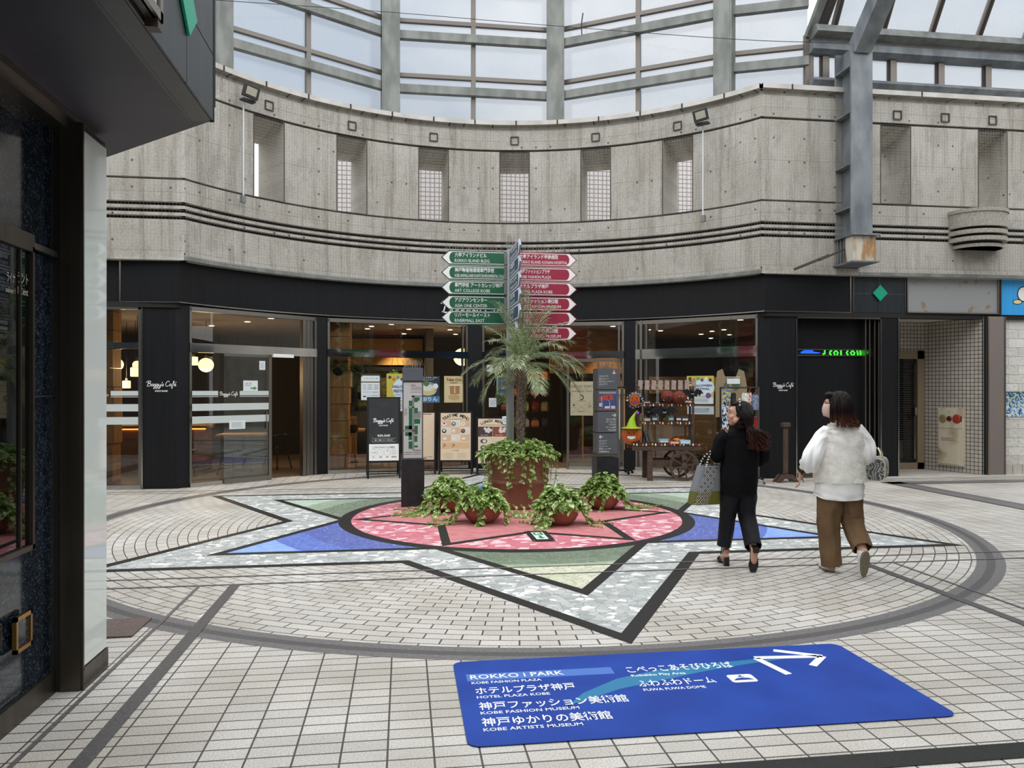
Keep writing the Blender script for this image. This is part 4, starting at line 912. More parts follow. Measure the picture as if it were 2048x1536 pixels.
# pendant lamps
def pendant(px, py, Y, kind, lab, r=.1, power=0):
    p = yp(px, py, Y); l = thing('pendant_lamp', lab, 'lamp', p, group=None)
    b = B()
    if kind == 'globe': b.ball((0, 0, 0), (r, r, r * .94), 20, 14)
    elif kind == 'cyl': b.lathe([(r * .9, -r), (r, -r * .9), (r, r * .9), (r * .85, r), (.01, r * 1.02)], n=20)
    else: b.lathe([(r * 1.1, -r * .7), (r * 1.12, 0), (r * .8, r * .55), (.02, r * .75)], n=20)
    b.build('shade', M_GLOBE, l, smooth=True)
    top = r if kind != 'dome' else r * .75
    B().tube([(0, 0, top), (0, 0, 2.93 - p.z)], .006, 6).build('cable', M_BLKM, l)
    B().lathe([(.025, top - .01), (.025, top + .05), (.01, top + .06)], n=12).build('socket', M_STAIND, l)
    if power:
        q = bpy.data.lights.new('lamp_light', 'POINT'); q.energy = power; q.color = (1, .74, .42); q.shadow_soft_size = r; o = bpy.data.objects.new('lamp_light', q); COL.objects.link(o); o.parent = l; o.location = (0, 0, -r * 1.3)
pendant(412, 730, 6.2, 'globe', 'round warm globe pendant lamp behind the sliding cafe door', .145, 22)
pendant(925, 714, 7.2, 'globe', 'round warm globe pendant lamp at the right end of the wide cafe window', .2, 30)
pendant(233, 729, 6.6, 'globe', 'round warm globe lamp half hidden behind the wooden post at the far left', .13, 22)
pendant(275, 728, 5.2, 'dome', 'small bright white dome pendant nearest the left black pier', .075)
pendant(271, 744, 6.4, 'cyl', 'short warm drum pendant below the white dome lamp at the left', .09)
pendant(253, 769, 6.8, 'cyl', 'small warm cylinder pendant hanging lowest at the far left', .075)
pendant(285, 750, 7.0, 'globe', 'small warm globe pendant peeping beside the left black pier', .06)
pendant(387, 722, 6.8, 'cyl', 'small pale cylinder pendant behind the left edge of the cafe bay', .085)
# wood-block partitions
def blocks(nm, lab, x0, x1, y0, y1, h=2.94):
    o = thing(nm, lab, 'partition', ((x0 + x1) / 2, (y0 + y1) / 2, 0)); b = B(); n = 9
    rnd = random.Random(x0)
    for k in range(n):
        w = rnd.uniform(-.03, .03); b.box((w * .4, 0, h * (k + .5) / n), (x1 - x0 + w, y1 - y0, h / n - .012))
    b.build('timber_stack', M_WOODL, o); return o
pa = on(B_, 657, 800)[0]; q0 = yp(656, 800, 5.75); q1 = yp(699, 800, 5.75)
blocks('timber_partition', 'stacked pine block partition just inside the wide cafe window', q0.x, q1.x, 5.65, 6.35)
q0 = yp(602, 800, 5.6); q1 = yp(616, 800, 5.6); blocks('timber_partition', 'narrow stacked pine block post inside the cafe doorway', q0.x, q1.x, 5.45, 5.75)
q0 = yp(205, 800, 4.6); q1 = yp(232, 800, 4.6); blocks('timber_partition', 'pine block post at the far left cafe window', q0.x, q1.x, 4.5, 4.9)
p0 = yp(1100, 650, 7.2); p1 = yp(1243, 705, 7.2)
b = B(); b.bb(p0.x, p1.x + .4, 7.2, 7.3, 1.95, 2.93); o = b.build('timber_wall', M_WOODH); tag(o, 'warm lit pine board wall high above the shop entrance', 'wall panel')
o = spot((p1.x - .35, 6.85, 2.9), 45, R(75)); 
p0 = yp(1140, 650, 7.6); b = B(); b.bb(p0.x + .3, 2.62, 7.55, 7.65, 0, 1.95); o = b.build('timber_wall', M_WOODL); tag(o, 'pine board wall behind the glass door leaf with the beige poster', 'wall panel')
# green moss picture and lit wall niche in the wide window
p0 = yp(712, 818, 9.6); p1 = yp(830, 738, 9.6)
mo = thing('moss_panel', 'dark framed green moss panel on the cafe back wall', 'picture', ((p0.x + p1.x) / 2, 9.6, (p0.z + p1.z) / 2)); w2 = (p1.x - p0.x) / 2; h2 = (p1.z - p0.z) / 2
B().box((0, .03, 0), (w2 * 2, .05, h2 * 2)).build('moss', noisy('moss', '3d3f18', '6d6a2c', 14, .9, bump=.6), mo)
b = B()
for s in (-1, 1): b.box((s * w2, 0, 0), (.09, .1, h2 * 2 + .09)); b.box((0, 0, s * h2), (w2 * 2, .1, .09))
b.build('frame', M_BLKW, mo)
b = B(); b.bb(p0.x - .6, p1.x + .2, 9.75, 9.85, p1.z + .1, p1.z + .75); o = b.build('wall_board', mat('ochre_board', 'b58a45', .7)); tag(o, 'ochre wall board lit from above over the moss panel', 'wall panel')
o = spot(((p0.x + p1.x) / 2 + .3, 9.3, 2.92), 120, R(95))
b = B(); b.at(frame((p0.x + .75, 9.59, (p0.z + p1.z) / 2 + .1), (1, 0, 0), (0, 0, 1))).use(mat('gold_letters', 'e8c94e', .4, emit=.4)); logo(b, 0, 0, 1.1, sub=False, th=.13); tag(b.build('wall_lettering', None), 'yellow handwritten cafe name on the green moss panel', 'lettering')
# counter with lit edge at the far left, stools
ct = thing('counter', 'long wooden cafe counter with a glowing strip under its top', 'counter', (-7.0, 6.3, 0))
B().box((0, 0, .42), (3.6, .5, .84)).build('body', M_WOODD, ct); B().box((0, -.05, .87), (3.7, .7, .05)).build('top', M_WOODD, ct); B().box((0, -.27, .83), (3.6, .02, .02)).build('lit_strip', M_LEDW, ct)
def stool(x, y, lab):
    s = thing('bar_stool', lab, 'stool', (x, y, 0), .3); b = B(); b.lathe([(.15, .43), (.17, .45), (.17, .48), (.14, .49)], n=18); b.build('seat', M_BLKW, s)
    for a in range(4): B().tube([(.1 * cos(a * pi / 2 + .78), .1 * sin(a * pi / 2 + .78), .44), (.19 * cos(a * pi / 2 + .78), .19 * sin(a * pi / 2 + .78), 0)], .013, 6).build('leg', M_BLKW, s)
stool(-6.05, 5.4, 'low dark stool under the cafe counter at the far left'); stool(-5.35, 5.3, 'low dark stool nearest the left black pier')
def chair(x, y, rz, lab):
    c = thing('spindle_chair', lab, 'chair', (x, y, 0), rz)
    b = B(); b.prism([(.2 * cos(k * pi / 10) * (1.05 if k < 10 else 1), .2 * sin(k * pi / 10)) for k in range(20)], .43, .46); b.build('seat', M_BLKW, c)
    for sx in (-1, 1):
        for sy in (-1, 1): B().tube([(sx * .12, sy * .12, .44), (sx * .2, sy * .2, 0)], .014, 6).build('leg', M_BLKW, c)
    b = B(); b.tube(catmull([(-.24, -.02, .64), (-.2, .14, .68), (0, .21, .7), (.2, .14, .68), (.24, -.02, .64)], 5), .018, 6); b.build('backrest', M_BLKW, c)
    b = B()
    for k in range(7): a = R(20 + 23 * k); b.tube([(.16 * cos(a), .15 * sin(a), .45), (.2 * cos(a), .2 * sin(a), .68)], .007, 5)
    b.build('spindles', M_BLKW, c)
chair(-3.15, 6.9, .3, 'black spindle back chair seen through the open cafe door'); chair(-4.55, 5.4, 2.6, 'black spindle back chair at the table behind the left cafe glass'); chair(-3.9, 6.3, -2.2, 'black spindle back chair behind the sliding door leaf')
def table(x, y, lab, w=.7):
    c = thing('cafe_table', lab, 'table', (x, y, 0)); B().box((0, 0, .71), (w, .7, .035)).build('tabletop', M_WOODL, c)
    b = B(); b.tube([(0, 0, .69), (0, 0, .03)], .03, 10); b.build('pedestal', M_BLKM, c); B().lathe([(.22, 0), (.22, .02), (.04, .04)], n=20).build('base', M_BLKM, c)
table(-4.5, 6.1, 'pale wooden cafe table behind the left cafe glass', .9); table(-2.6, 7.6, 'pale wooden cafe table deep inside the open door')
b = B(); b.bb(-3.6, -2.5, 8.6, 9.0, .0, .95); tag(b.build('sideboard', M_WOODD), 'low wooden sideboard at the end of the cafe doorway', 'sideboard')
# flower arrangement on the counter
fv = thing('flower_vase', 'small dark vase of purple and white flowers on the cafe counter', 'vase', (-5.95, 6.25, .895))
B().lathe([(.05, 0), (.08, .05), (.05, .13), (.06, .15)], n=16).build('vase', M_BLKM, fv)
b = B(); b.use(M_FOL); rr = random.Random(3)
for k in range(40): a = rr.uniform(0, 6.28); d = rr.uniform(0, .2); b.use([M_FOL, mat('purple_petal', '7b4a86', .6), mat('cream_petal', 'e8dcd0', .6)][k % 3]).ball((d * cos(a), d * sin(a) * .6, .17 + rr.uniform(0, .16) - d * .3), .035, 6, 4)
b.build('flowers', None, fv)
# hanging plants in the wide window
def hangplant(px, py, Y, lab, n=34, L=.42, seed=1):
    p = yp(px, py, Y); h = thing('hanging_plant', lab, 'plant', p); rr = random.Random(seed)
    B().lathe([(.06, -.16), (.11, -.1), (.12, .0), (.1, 0)], n=16).build('pot', mat('dark_basket', '2e2620', .9), h)
    b = B(); b.tube([(-.1, 0, 0), (0, 0, .5), (0, 0, 2.93 - p.z)], .004, 4); b.tube([(.1, 0, 0), (0, 0, .5)], .004, 4); b.build('cord', M_BLKM, h)
    b = B()
    for k in range(n):
        a = rr.uniform(0, 6.28); e = rr.uniform(.1, 1.2); l = rr.uniform(.6, 1) * L; pts = []
        for i in range(5): u = i / 4; pts.append(Vector((cos(a) * l * u * cos(e) * 1.1, sin(a) * l * u * cos(e), l * u * sin(e) - 1.1 * l * u * u * .6)))
        w = .034; s = Vector((-sin(a), cos(a), 0)) * w
        b.grid([[q - s * (1 - abs(2 * i / 4 - .7) / 1.4), q + s * (1 - abs(2 * i / 4 - .7) / 1.4)] for i, q in enumerate(pts)])
    b.build('fronds', mat('fern_bright', '5f8a45', .5), h)
hangplant(677, 735, 5.95 - .25, 'large staghorn plant hanging inside the wide cafe window', 40, .5, 4)
hangplant(725, 785, 6.4, 'small hanging plant beside the white price poster', 26, .24, 5); hangplant(790, 745, 7.0, 'small hanging plant over the festival poster', 22, .22, 6)
hangplant(705, 850, 6.2, 'dark hanging basket low beside the timber partition', 8, .15, 7)
# goods racks in the bag shop
M_PAPER = mat('kraft_paper', 'b5935e', .7); GOODC = ['8a3a2a', 'c0703a', '7a2f38', 'b08a50', '4a3a30', 'a8b060', 'c9b394', '9c4a30']
rk = thing('goods_rack', 'black wire goods rack full of bags inside the shop entrance', 'rack', (1.25, 7.3, 0))
b = B()
for x in (-.55, -.02, .5):
    for y in (-.15, .15): b.tube([(x, y, 0), (x, y, 2.0)], .012, 5)
b.build('upright', M_BLKM, rk)
for z in (.35, .75, 1.1, 1.42, 1.75):
    b = B(); b.box((0, 0, z), (1.12, .34, .02)); b.build('shelf', M_BLKM, rk)
gi = 0; rr = random.Random(11); desc = ['left end', 'left of middle', 'middle', 'right of middle', 'right end']
for zi, z in enumerate((.76, 1.11, 1.43, 1.76)):
    for k in range(5):
        x = 1.25 - .44 + k * .22; h = rr.uniform(.14, .24); g = thing('shop_bag', 'small %s bag, %s, %s shelf of the black goods rack' % (['brown', 'orange', 'dark red', 'tan', 'black', 'olive', 'cream', 'rust'][(gi * 3) % 8], desc[k], ['lowest', 'second', 'third', 'top'][zi]), 'bag', (x, 7.25, z), rr.uniform(-.3, .3), 'bags on the goods rack')
        m = mat('bag_' + GOODC[(gi * 3) % 8], GOODC[(gi * 3) % 8], .6); gi += 1
        b = B(); b.loft([[Vector((sx * w, sy * d, zz)) for sx, sy in ((-1, -1), (1, -1), (1, 1), (-1, 1))] for w, d, zz in ((.08, .05, 0), (.09, .06, h * .3), (.085, .05, h * .8), (.06, .02, h))]); b.build('body', m, g, bevel=.01)
        B().tube([(.04 * cos(a), 0, h + .05 * sin(a)) for a in [pi * q / 6 for q in range(7)]], .005, 5).build('handle', m, g)
o = spot((1.3, 6.75, 2.9), 40, R(80))
b = B(); b.bb(2.0, 2.03, 6.9, 7.2, 0, 2.0); tag(b.build('grid_panel', M_BLKM), 'narrow black display panel beside the goods rack', 'display panel')
# counter and shelves right of the shop (behind the cart)
M_OAK = wood('shop_oak', '8d7556', '9a8263', 2, (1, 7, 7)); M_KHAKI = mat('khaki_panel', '8b8260', .6)
b = B(); b.bb(4.3, 5.3, 6.3, 6.9, 0, 1.25); tag(b.build('shop_counter', M_OAK), 'tan shop counter right of the wooden cart', 'counter')
b = B(); b.bb(3.6, 7.1, 8.0, 8.3, 1.5, 1.54); b.bb(3.6, 7.1, 8.3, 8.36, 0, 1.9); tag(b.build('shelf_board', M_OAK), 'oak wall board with a shelf at the back of the shop', 'shelf')
b = B(); b.bb(2.85, 3.55, 6.1, 6.12, .0, 1.2); tag(b.build('khaki_panel', M_KHAKI), 'khaki board standing behind the cart deck', 'board')
o = spot((4.7, 5.9, 2.9), 30, R(90)); o = spot((3.4, 7.4, 2.9), 28, R(90))
for px, lab in ((1408, 'left'), (1450, 'middle'), (1462, 'right')):
    q = yp(px, 700, 8.0); o = spot((q.x, 8.0, 2.9), 25, R(50), blend=.3)
b = B()
for x0 in (3.65, 4.05, 4.5): b.bb(x0, x0 + .3, 8.05, 8.28, 1.55, 1.8)
bx = None
for k, x0 in enumerate((3.65, 4.05, 4.5)):
    tag(B().bb(x0, x0 + .3, 8.02, 8.18, 1.541, 1.8).build('storage_box', M_PAPER), 'kraft storage box on the back shelf of the shop, ' + ['left', 'middle', 'right'][k] + ' of three', 'box', 'kraft boxes on the shop shelf')

# ================================================================ POSTERS ON THE GLASS
def sheet(bay_, x0, y0, x1, y1, name, lab, base, draw, cat='poster', off=.008):
    u0, v1 = on(bay_, x0, y0); u1, v0 = on(bay_, x1, y1)
    b = B(); b.at(bay_[4] @ Matrix.Translation((u0, v0, off))); b.use(base); w, h = u1 - u0, v1 - v0
    b.prism([(0, 0), (w, 0), (w, h), (0, h)], 0, .002)
    b.at(bay_[4] @ Matrix.Translation((u0, v0, off + .0022))); draw(b, w, h)
    o = b.build(name, None); return tag(o, lab, cat)
P = lambda c: mat('ink_' + c, c, .6)
PAPW = mat('paper_white', 'dfe6e8', .6)
def d_price(b, w, h):
    b.use(P('3a3430')).rect(0, h * .88, w, h * .12); b.use(P('5a3a2a')).rect(0, h * .66, w, .02); b.use(P('4a3a2c')).rect(w * .93, 0, w * .07, h)
    b.use(PAPW).rect(w * .06, h * .72, w * .86, h * .2, .0005)
    b.use(P('2a2c30')).text('コーヒープラン 1杯', w * .12, h * .79, h * .07, .001, w=w * .72)
    for k, y in enumerate((.55, .47, .40, .28)): b.text(['100g   500円    780円', '200g   950円   1480円', '300g  1400円   2180円', 'テイクアウト  全品対応'][k], w * .08, h * y, h * .05, .001, w=w * .78)
    b.text('コーヒー豆をお得に購入', w * .3, h * .16, h * .04, .001, w=w * .6); b.rect(w * .1, h * .11, w * .14, h * .05, .001); b.rect(w * .3, h * .03, w * .14, h * .05, .001); b.text('量り売り', w * .5, h * .04, h * .045, .001)
sheet(B_, 722, 747, 762, 800, 'price_poster', 'white coffee price poster on the cafe glass above the black sidewalk board', PAPW, d_price)
def d_fest(b, w, h):
    b.use(P('cfe3ea')).disc(w * .62, h * .58, w * .4, .0004, 28, h * .3); b.use(P('7fb8c9')).rect(0, 0, w, h * .26, .0004); b.use(PAPW).rect(w * .03, .0, w * .94, h * .24, .0006)
    for k, c in enumerate(('3c3a4a', 'd06a3a', '5a9a9a', '6a4a7a', 'e8e4da', '3c3a4a')): b.use(P(c)).disc(w * (.12 + .15 * k), h * (.9 - .05 * (k % 2)), w * .06, .0008, 10)
    b.use(P('4a2f63')).text('HALLOWEEN', w * .22, h * .62, h * .1, .001, w=w * .72, bold=.04); b.text('FESTIVAL', w * .26, h * .5, h * .1, .001, w=w * .6, bold=.04)
    b.use(P('26304a')).text('10/26㈯', w * .3, h * .42, h * .06, .001); b.text('10/27㈰', w * .3, h * .34, h * .06, .001)
    for k in range(4): b.rect(w * .1, h * (.19 - .04 * k), w * .7, h * .012, .001)
    b.use(P('7a4a8c')).disc(w * .8, h * .3, w * .1, .0009, 14); b.use(P('8a9a3a')).disc(w * .12, h * .3, w * .08, .0009, 12)
M_FEST = mat('ink_yellow', 'c9b84a', .6)
sheet(B_, 773, 747, 826, 822, 'festival_poster', 'yellow autumn festival poster behind the left map pillar', M_FEST, d_fest)
def d_pud(b, w, h):
    b.use(P('4a7fae')).rect(0, 0, w, h * .24, .0004); b.use(P('8d9a9a')).disc(w * .42, h * .52, w * .46, .0006, 24, h * .26); b.use(P('cfc48a')).disc(w * .42, h * .42, w * .4, .0008, 24, h * .16); b.use(P('d9dad2')).disc(w * .42, h * .56, w * .32, .0009, 20, h * .13)
    b.use(P('4f7a3a')).disc(w * .35, h * .72, w * .14, .001, 12); b.use(P('e8ecec')).disc(w * .8, h * .62, w * .13, .0009, 14); b.use(PAPW).text('ぷりん', w * .12, h * .07, h * .17, .0012, w=w * .78, bold=.03); b.text('なめらか食感と出会い', w * .06, h * .92, h * .06, .001, w=w * .86); b.text('ませんか？', w * .2, h * .84, h * .06, .001, w=w * .5)
sheet(B_, 838, 752, 879, 805, 'pudding_poster', 'dark blue pudding poster on the cafe glass right of the map pillar', mat('ink_navy', '2b3442', .5), d_pud)
def d_take(b, w, h):
    b.use(P('8a2f3c')).text('Take Out', w * .1, h * .82, h * .13, .001, w=w * .8, bold=.04)
    b.use(P('d9c9a0')).rect(w * .05, h * .04, w * .9, h * .66, .0003); b.use(P('b08a5a')); 
    for q in (.3, .58): b.use(P('a98055')).poly([(w * q, h * .36, .0008), (w * (q + .2), h * .36, .0008), (w * (q + .23), h * .66, .0008), (w * (q - .03), h * .66, .0008)]); b.use(P('e9dec5')).rect(w * (q - .04), h * .63, w * .28, h * .05, .001)
    b.use(P('9a3a3a')).rect(w * .3, h * .33, w * .5, h * .025, .001); b.use(P('c5a877')).disc(w * .5, h * .2, w * .3, .0006, 16, h * .12); b.use(P('6a5a48'))
    for k in range(4): b.rect(w * .3, h * (.72 + .018 * k), w * (.35 + .05 * (k % 2)), h * .006, .001)
sheet(B_, 888, 752, 927, 805, 'takeout_poster', 'beige poster of paper cups on the cafe glass above the teatime menu board', mat('ink_beige', 'cfc08e', .6), d_take)
def d_blue(b, w, h):
    b.use(P('2f4f7c')).rect(w * .14, h * .1, w * .72, h * .8, .0005)
    rr = random.Random(2)
    for k in range(12): b.use(P(['cfd8e0', '20283c', '4a3a3c'][k % 3])).disc(w * rr.uniform(.25, .75), h * rr.uniform(.2, .8), w * .09, .0008 + .00005 * k, 10)
    b.use(P('3f8a6a')).rect(0, 0, w, h * .08, .0006)
sheet(C_, 993, 751, 1017, 790, 'blue_poster', 'green edged blue poster behind the signpost pole', mat('ink_sage', '7f9a62', .6), d_blue)
def d_card(b, w, h):
    b.use(P('8a8f94'))
    for k in range(6): b.rect(w * .15, h * (.2 + .11 * k), w * (.7 - .1 * (k % 2)), h * .03, .0008)
sheet(C_, 978, 796, 993, 814, 'notice_card', 'white notice card on the glass left of the signpost pole', PAPW, d_card, 'card')
sheet(C_, 974, 730, 985, 743, 'notice_card', 'small white square card high on the glass behind the palm fronds', PAPW, d_card, 'card')
sheet(A_, 514, 722, 526, 740, 'door_card', 'small white card at the top of the sliding cafe door', PAPW, d_card, 'card', .07)
def d_green(b, w, h):
    b.use(P('c04a4a')).text('注文', w * .1, h * .62, h * .22, .001, w=w * .5); b.use(P('4f9a3f')).poly([(w * .5, h * .2, .001), (w * .72, h * .2, .001), (w * .72, h * .08, .001), (w * .95, h * .27, .001), (w * .72, h * .46, .001), (w * .72, h * .34, .001), (w * .5, h * .34, .001)]); b.use(P('6a6a6a')).rect(w * .1, h * .5, w * .4, h * .03, .001)
sheet(A_, 482, 761, 511, 782, 'order_notice', 'white notice with a green arrow on the sliding cafe door', PAPW, d_green, 'notice', .07)
sheet(A_, 454, 841, 486, 857, 'price_card', 'pale card hung low on the sliding cafe door', PAPW, d_card, 'card', .07)
def d_amb(b, w, h):
    b.use(P('3a3328')).text('BAGGY PORT', w * .05, h * .82, h * .1, .001, w=w * .9); b.text('Ambassador SHOP', w * .06, h * .69, h * .07, .001, w=w * .85); b.rect(w * .25, h * .77, w * .5, h * .006, .001)
    b.stroke([(w * .45 + w * .1 * cos(a), h * .53 + w * .1 * sin(a)) for a in [R(-110 + 22 * k) for k in range(11)]], w * .045, .001); b.rect(w * .38, h * .525, w * .08, h * .015, .001); b.rect(w * .28, h * .42, w * .4, h * .008, .001)
    b.stroke([(w * .05, h * .43), (w * .9, h * .07)], .003, .0008); b.stroke([(w * .9, h * .43), (w * .05, h * .07)], .003, .0008)
    b.poly([(w * .1, h * .28, .001), (w * .2, h * .28, .001), (w * .15, h * .36, .001)]); b.stroke([(w * .82, h * .36), (w * .82, h * .26)], .008, .001); b.stroke([(w * .75, h * .29), (w * .78, h * .26), (w * .86, h * .26), (w * .89, h * .29)], .007, .001)
    b.rect(w * .06, h * .23, w * .2, h * .006, .001); b.rect(w * .7, h * .23, w * .24, h * .006, .001); b.text('ROKKO', w * .32, h * .1, h * .06, .001)
sheet(C_, 1141, 763, 1188, 831, 'shop_poster', 'large beige shop poster on the glass door leaf', mat('ink_linen', 'b3a98c', .6), d_amb, off=.04)
sheet(D_, 1374, 752, 1428, 808, 'festival_poster', 'yellow autumn festival poster on the glass right of the cart', M_FEST, d_fest)
def d_note(b, w, h):
    b.use(P('4a6a7a'))
    for k in range(4): b.rect(w * (.1 + .05 * (k % 2)), h * (.25 + .15 * k), w * .7, h * .05, .0008)
    b.use(P('7a3a3a')).disc(w * .78, h * .62, w * .025, .001, 10)
sheet(D_, 1375, 812, 1428, 829, 'notice_card', 'pale notice sheet below the yellow poster right of the cart', mat('ink_pale', 'c9d6d8', .6), d_note, 'notice')
# ================================================================ SIGNPOST
M_POLE = mat('grey_pole_paint', '8f9492', .35, spec=.5)
sp = thing('signpost', 'tall grey finger signpost with green, red and blue direction blades behind the palm', 'signpost', (.10, 1.32, 0))
b = B(); b.lathe([(.055, 0), (.055, 3.55), (.045, 3.57), (.045, 3.60), (.058, 3.60), (.058, 3.64), (.001, 3.65)], n=24); b.build('pole', M_POLE, sp, smooth=True)
def blade(M, L, face, edge, jp, en, kw, flip, lab):
    s = -1 if flip else 1; b = B(); b.at(M); H = .098; bx = L - .12
    def o(h, t0, tip): pts = [(s * t0, -h), (s * (bx + .01), -h), (s * tip, 0), (s * (bx + .01), h), (s * t0, h)]; return pts if s > 0 else pts[::-1]
    b.use(edge).prism(o(H, .06, L), -.012, .012)
    def lay(z, d):
        b.use(M_WHITE).poly([(x, y, z) for x, y in (o(H - .012, .075, L - .018) if d > 0 else o(H - .012, .075, L - .018)[::-1])])
        rr = [(s * .085, -(H - .021))] + [(s * (bx - .05 + .055 * cos(a)), (H - .021) * sin(a)) for a in [R(-90 + 15 * k) for k in range(13)]] + [(s * .085, H - .021)]
        if s < 0: rr = rr[::-1]
        b.use(face).poly([(x, y, z + .001 * d) for x, y in (rr if d > 0 else rr[::-1])])
    lay(.0125, 1); lay(-.0125, -1)
    x0 = -L + .19 if flip else .13
    b.use(M_WHITE).text(jp, x0, .012, .068, .0145, w=kw[0], bold=.012); b.text(en, x0, -.062, .062, .0145, w=kw[1])
    b.build('direction_blade', None, sp, label=lab)
    b = B(); b.at(M); b.box((s * .065, 0, 0), (.05, .17, .03)); b.build('blade_clamp', M_STEEL, sp)
GRN, GRNE = mat('sign_green', '0f5a3c', .4), mat('sign_green_edge', '0c4a33', .4); RED, REDE = mat('sign_red', '9c2440', .4), mat('sign_red_edge', '8c1c38', .4); BLU, BLUE_ = mat('sign_blue', '2f4463', .4), mat('sign_blue_edge', '8d96a6', .4)
G_ = [('六甲アイランドビル', 'ROKKO ISLAND BLDG.', .45, .5), ('神戸動植物環境専門学校', 'KOBE ANIMALS-AND-PLANTS ENVIRONMENTAL COLLEGE', .56, .74), ('専門学校 アートカレッジ神戸', 'ART COLLEGE KOBE', .68, .5), ('アジアワンセンター', 'ASIA ONE CENTER', .46, .46), ('リバーモールイースト', 'RIVERMALL EAST', .5, .42)]
R_ = [('六甲アイランド甲南病院', 'ROKKO ISLAND KONAN HOSPITAL', .56, .7), ('神戸ファッションプラザ', 'KOBE FASHION PLAZA', .44, .46), ('ホテルプラザ神戸', 'HOTEL PLAZA KOBE', .42, .48), ('神戸ファッション美術館', 'KOBE FASHION MUSEUM', .56, .6), ('オルビス', 'ORBIS', .2, .18), ('神戸ゆかりの美術館', 'KOBE ARTISTS MUSEUM', .56, .6)]
B_T = [('アイランドセンター駅', 'ISLAND CENTER STATION', .6, .66), ('神戸国際大学', 'KOBE INTL. UNIV.', .4, .44), ('神戸ベイシェラトンホテル', 'KOBE BAY HOTEL', .64, .66), ('向洋小学校', 'KOYO SCHOOL', .42, .46), ('郵便局', 'POST', .3, .3), ('', '', .3, .3)]
zb = lambda i: 3.445 - .211 * i
for i, (j, e, w1, w2) in enumerate(G_): blade(frame((0, -.02, zb(i)), (1, 0, .0), (0, 0, 1)), .98, GRN, GRNE, j, e, (w1, w2), True, 'green blade pointing left, %s from the top' % ['first', 'second', 'third', 'fourth', 'fifth'][i])
for i, (j, e, w1, w2) in enumerate(R_): blade(frame((0, -.02, zb(i)), (1, 0, 0), (0, 0, 1)), .97, RED, REDE, j, e, (w1, w2), False, 'red blade pointing right, %s from the top' % ['first', 'second', 'third', 'fourth', 'fifth', 'sixth'][i])
for i, (j, e, w1, w2) in enumerate(B_T): blade(frame((0, 0, zb(i) + .02), (0, -1, 0), (0, 0, 1)), 1.0 if i < 5 else .7, BLU, BLUE_, j or ' l', e or ' l', (w1, w2), False, 'blue blade seen almost edge on, %s from the top' % ['first', 'second', 'third', 'fourth', 'fifth', 'sixth'][i])
M_SPIKE = mat('spike_wire', '77726a', .5)
def spikes(name, parent, p0, p1, h, n, seed=0):
    b = B(); rr = random.Random(seed); p0, p1 = Vector(p0), Vector(p1)
    for k in range(n): p = lerp(p0, p1, k / max(1, n - 1)); b.tube([p, p + Vector((rr.uniform(-.4, .4) * h, rr.uniform(-.5, .5) * h, h * rr.uniform(.8, 1)))], .0022, 4, cap=False)
    return b.build(name, M_SPIKE, parent)
spikes('bird_spikes', sp, (-.9, -.02, zb(0) + .1), (-.1, -.02, zb(0) + .1), .09, 46, 1); spikes('bird_spikes', sp, (-.06, 0, 3.64), (.06, 0, 3.64), .17, 18, 2); spikes('bird_spikes', sp, (.1, -.02, zb(0) + .1), (.85, -.02, zb(0) + .1), .09, 40, 3)

# ================================================================ PALM AND POTHOS IN TERRACOTTA
M_TERRA = noisy('terracotta', '87604c', '94705c', 3, .6, spec=.3); M_TERRA2 = noisy('red_terracotta', '8f5a46', '9a6752', 3, .55, spec=.3); M_SOIL = noisy('potting_soil', '2b2119', '3d3024', 30, .95)
def leafmat(name, g1, g2, pale):
    m = mat(name, g1, .38, spec=.45); t, p = nodes(m); g = t.add('ShaderNodeNewGeometry'); tc = t.add('ShaderNodeTexCoord')
    n = t.add('ShaderNodeTexNoise', {'Vector': tc.outputs['Object'], 'Scale': 26, 'Detail': 2}); n2 = t.add('ShaderNodeTexNoise', {'Vector': tc.outputs['Object'], 'Scale': 6, 'Detail': 1})
    col = t.mix(n2.outputs[0], C(g1), C(g2)); col = t.mix(t.ramp(n.outputs[0], [(.52, (0, 0, 0)), (.6, (1, 1, 1))]), col, C(pale))
    t.l.new(col, p.inputs['Base Color'])
    tl = t.add('ShaderNodeBsdfTranslucent', {0: col}); mx = t.add('ShaderNodeMixShader', {0: .3, 1: p.outputs[0], 2: tl.outputs[0]})
    out = [n_ for n_ in t.n if n_.type == 'OUTPUT_MATERIAL'][0]; t.l.new(mx.outputs[0], out.inputs[0]); return m
M_POTH = leafmat('pothos_leaf', '4f7a28', '8fb04c', 'dfe6b0'); M_VINE = mat('pothos_vine', '9a9a52', .5); M_PALM = leafmat('palm_leaflet', '64794f', '9aa87c', 'b5bd98')
def leaf(b, p, d, up, L, W=.8):
    d = Vector(d).normalized(); s = d.cross(Vector(up)); s = s.normalized() if s.length > 1e-4 else Vector((1, 0, 0)); u = s.cross(d)
    W *= L / 2
    prof = [(-.02, .0, 0), (-.06, .45, .1), (.12, .95, .16), (.4, 1.0, .16), (.72, .55, .06), (1.0, 0, -.14)]
    mid = [(0, 0), (.06, .0), (.14, -.02), (.4, -.03), (.72, -.05), (1.0, -.14)]
    vs = []
    for (x, w, z), (mx, mz) in zip(prof, mid): vs += [p + d * (x * L) + s * (w * W) + u * (z * L), p + d * (mx * L) + u * (mz * L), p + d * (x * L) - s * (w * W) + u * (z * L)]
    fs = []
    for i in range(5): a = i * 3; fs += [(a, a + 1, a + 4, a + 3), (a + 1, a + 2, a + 5, a + 4)]
    b.add(vs, fs)
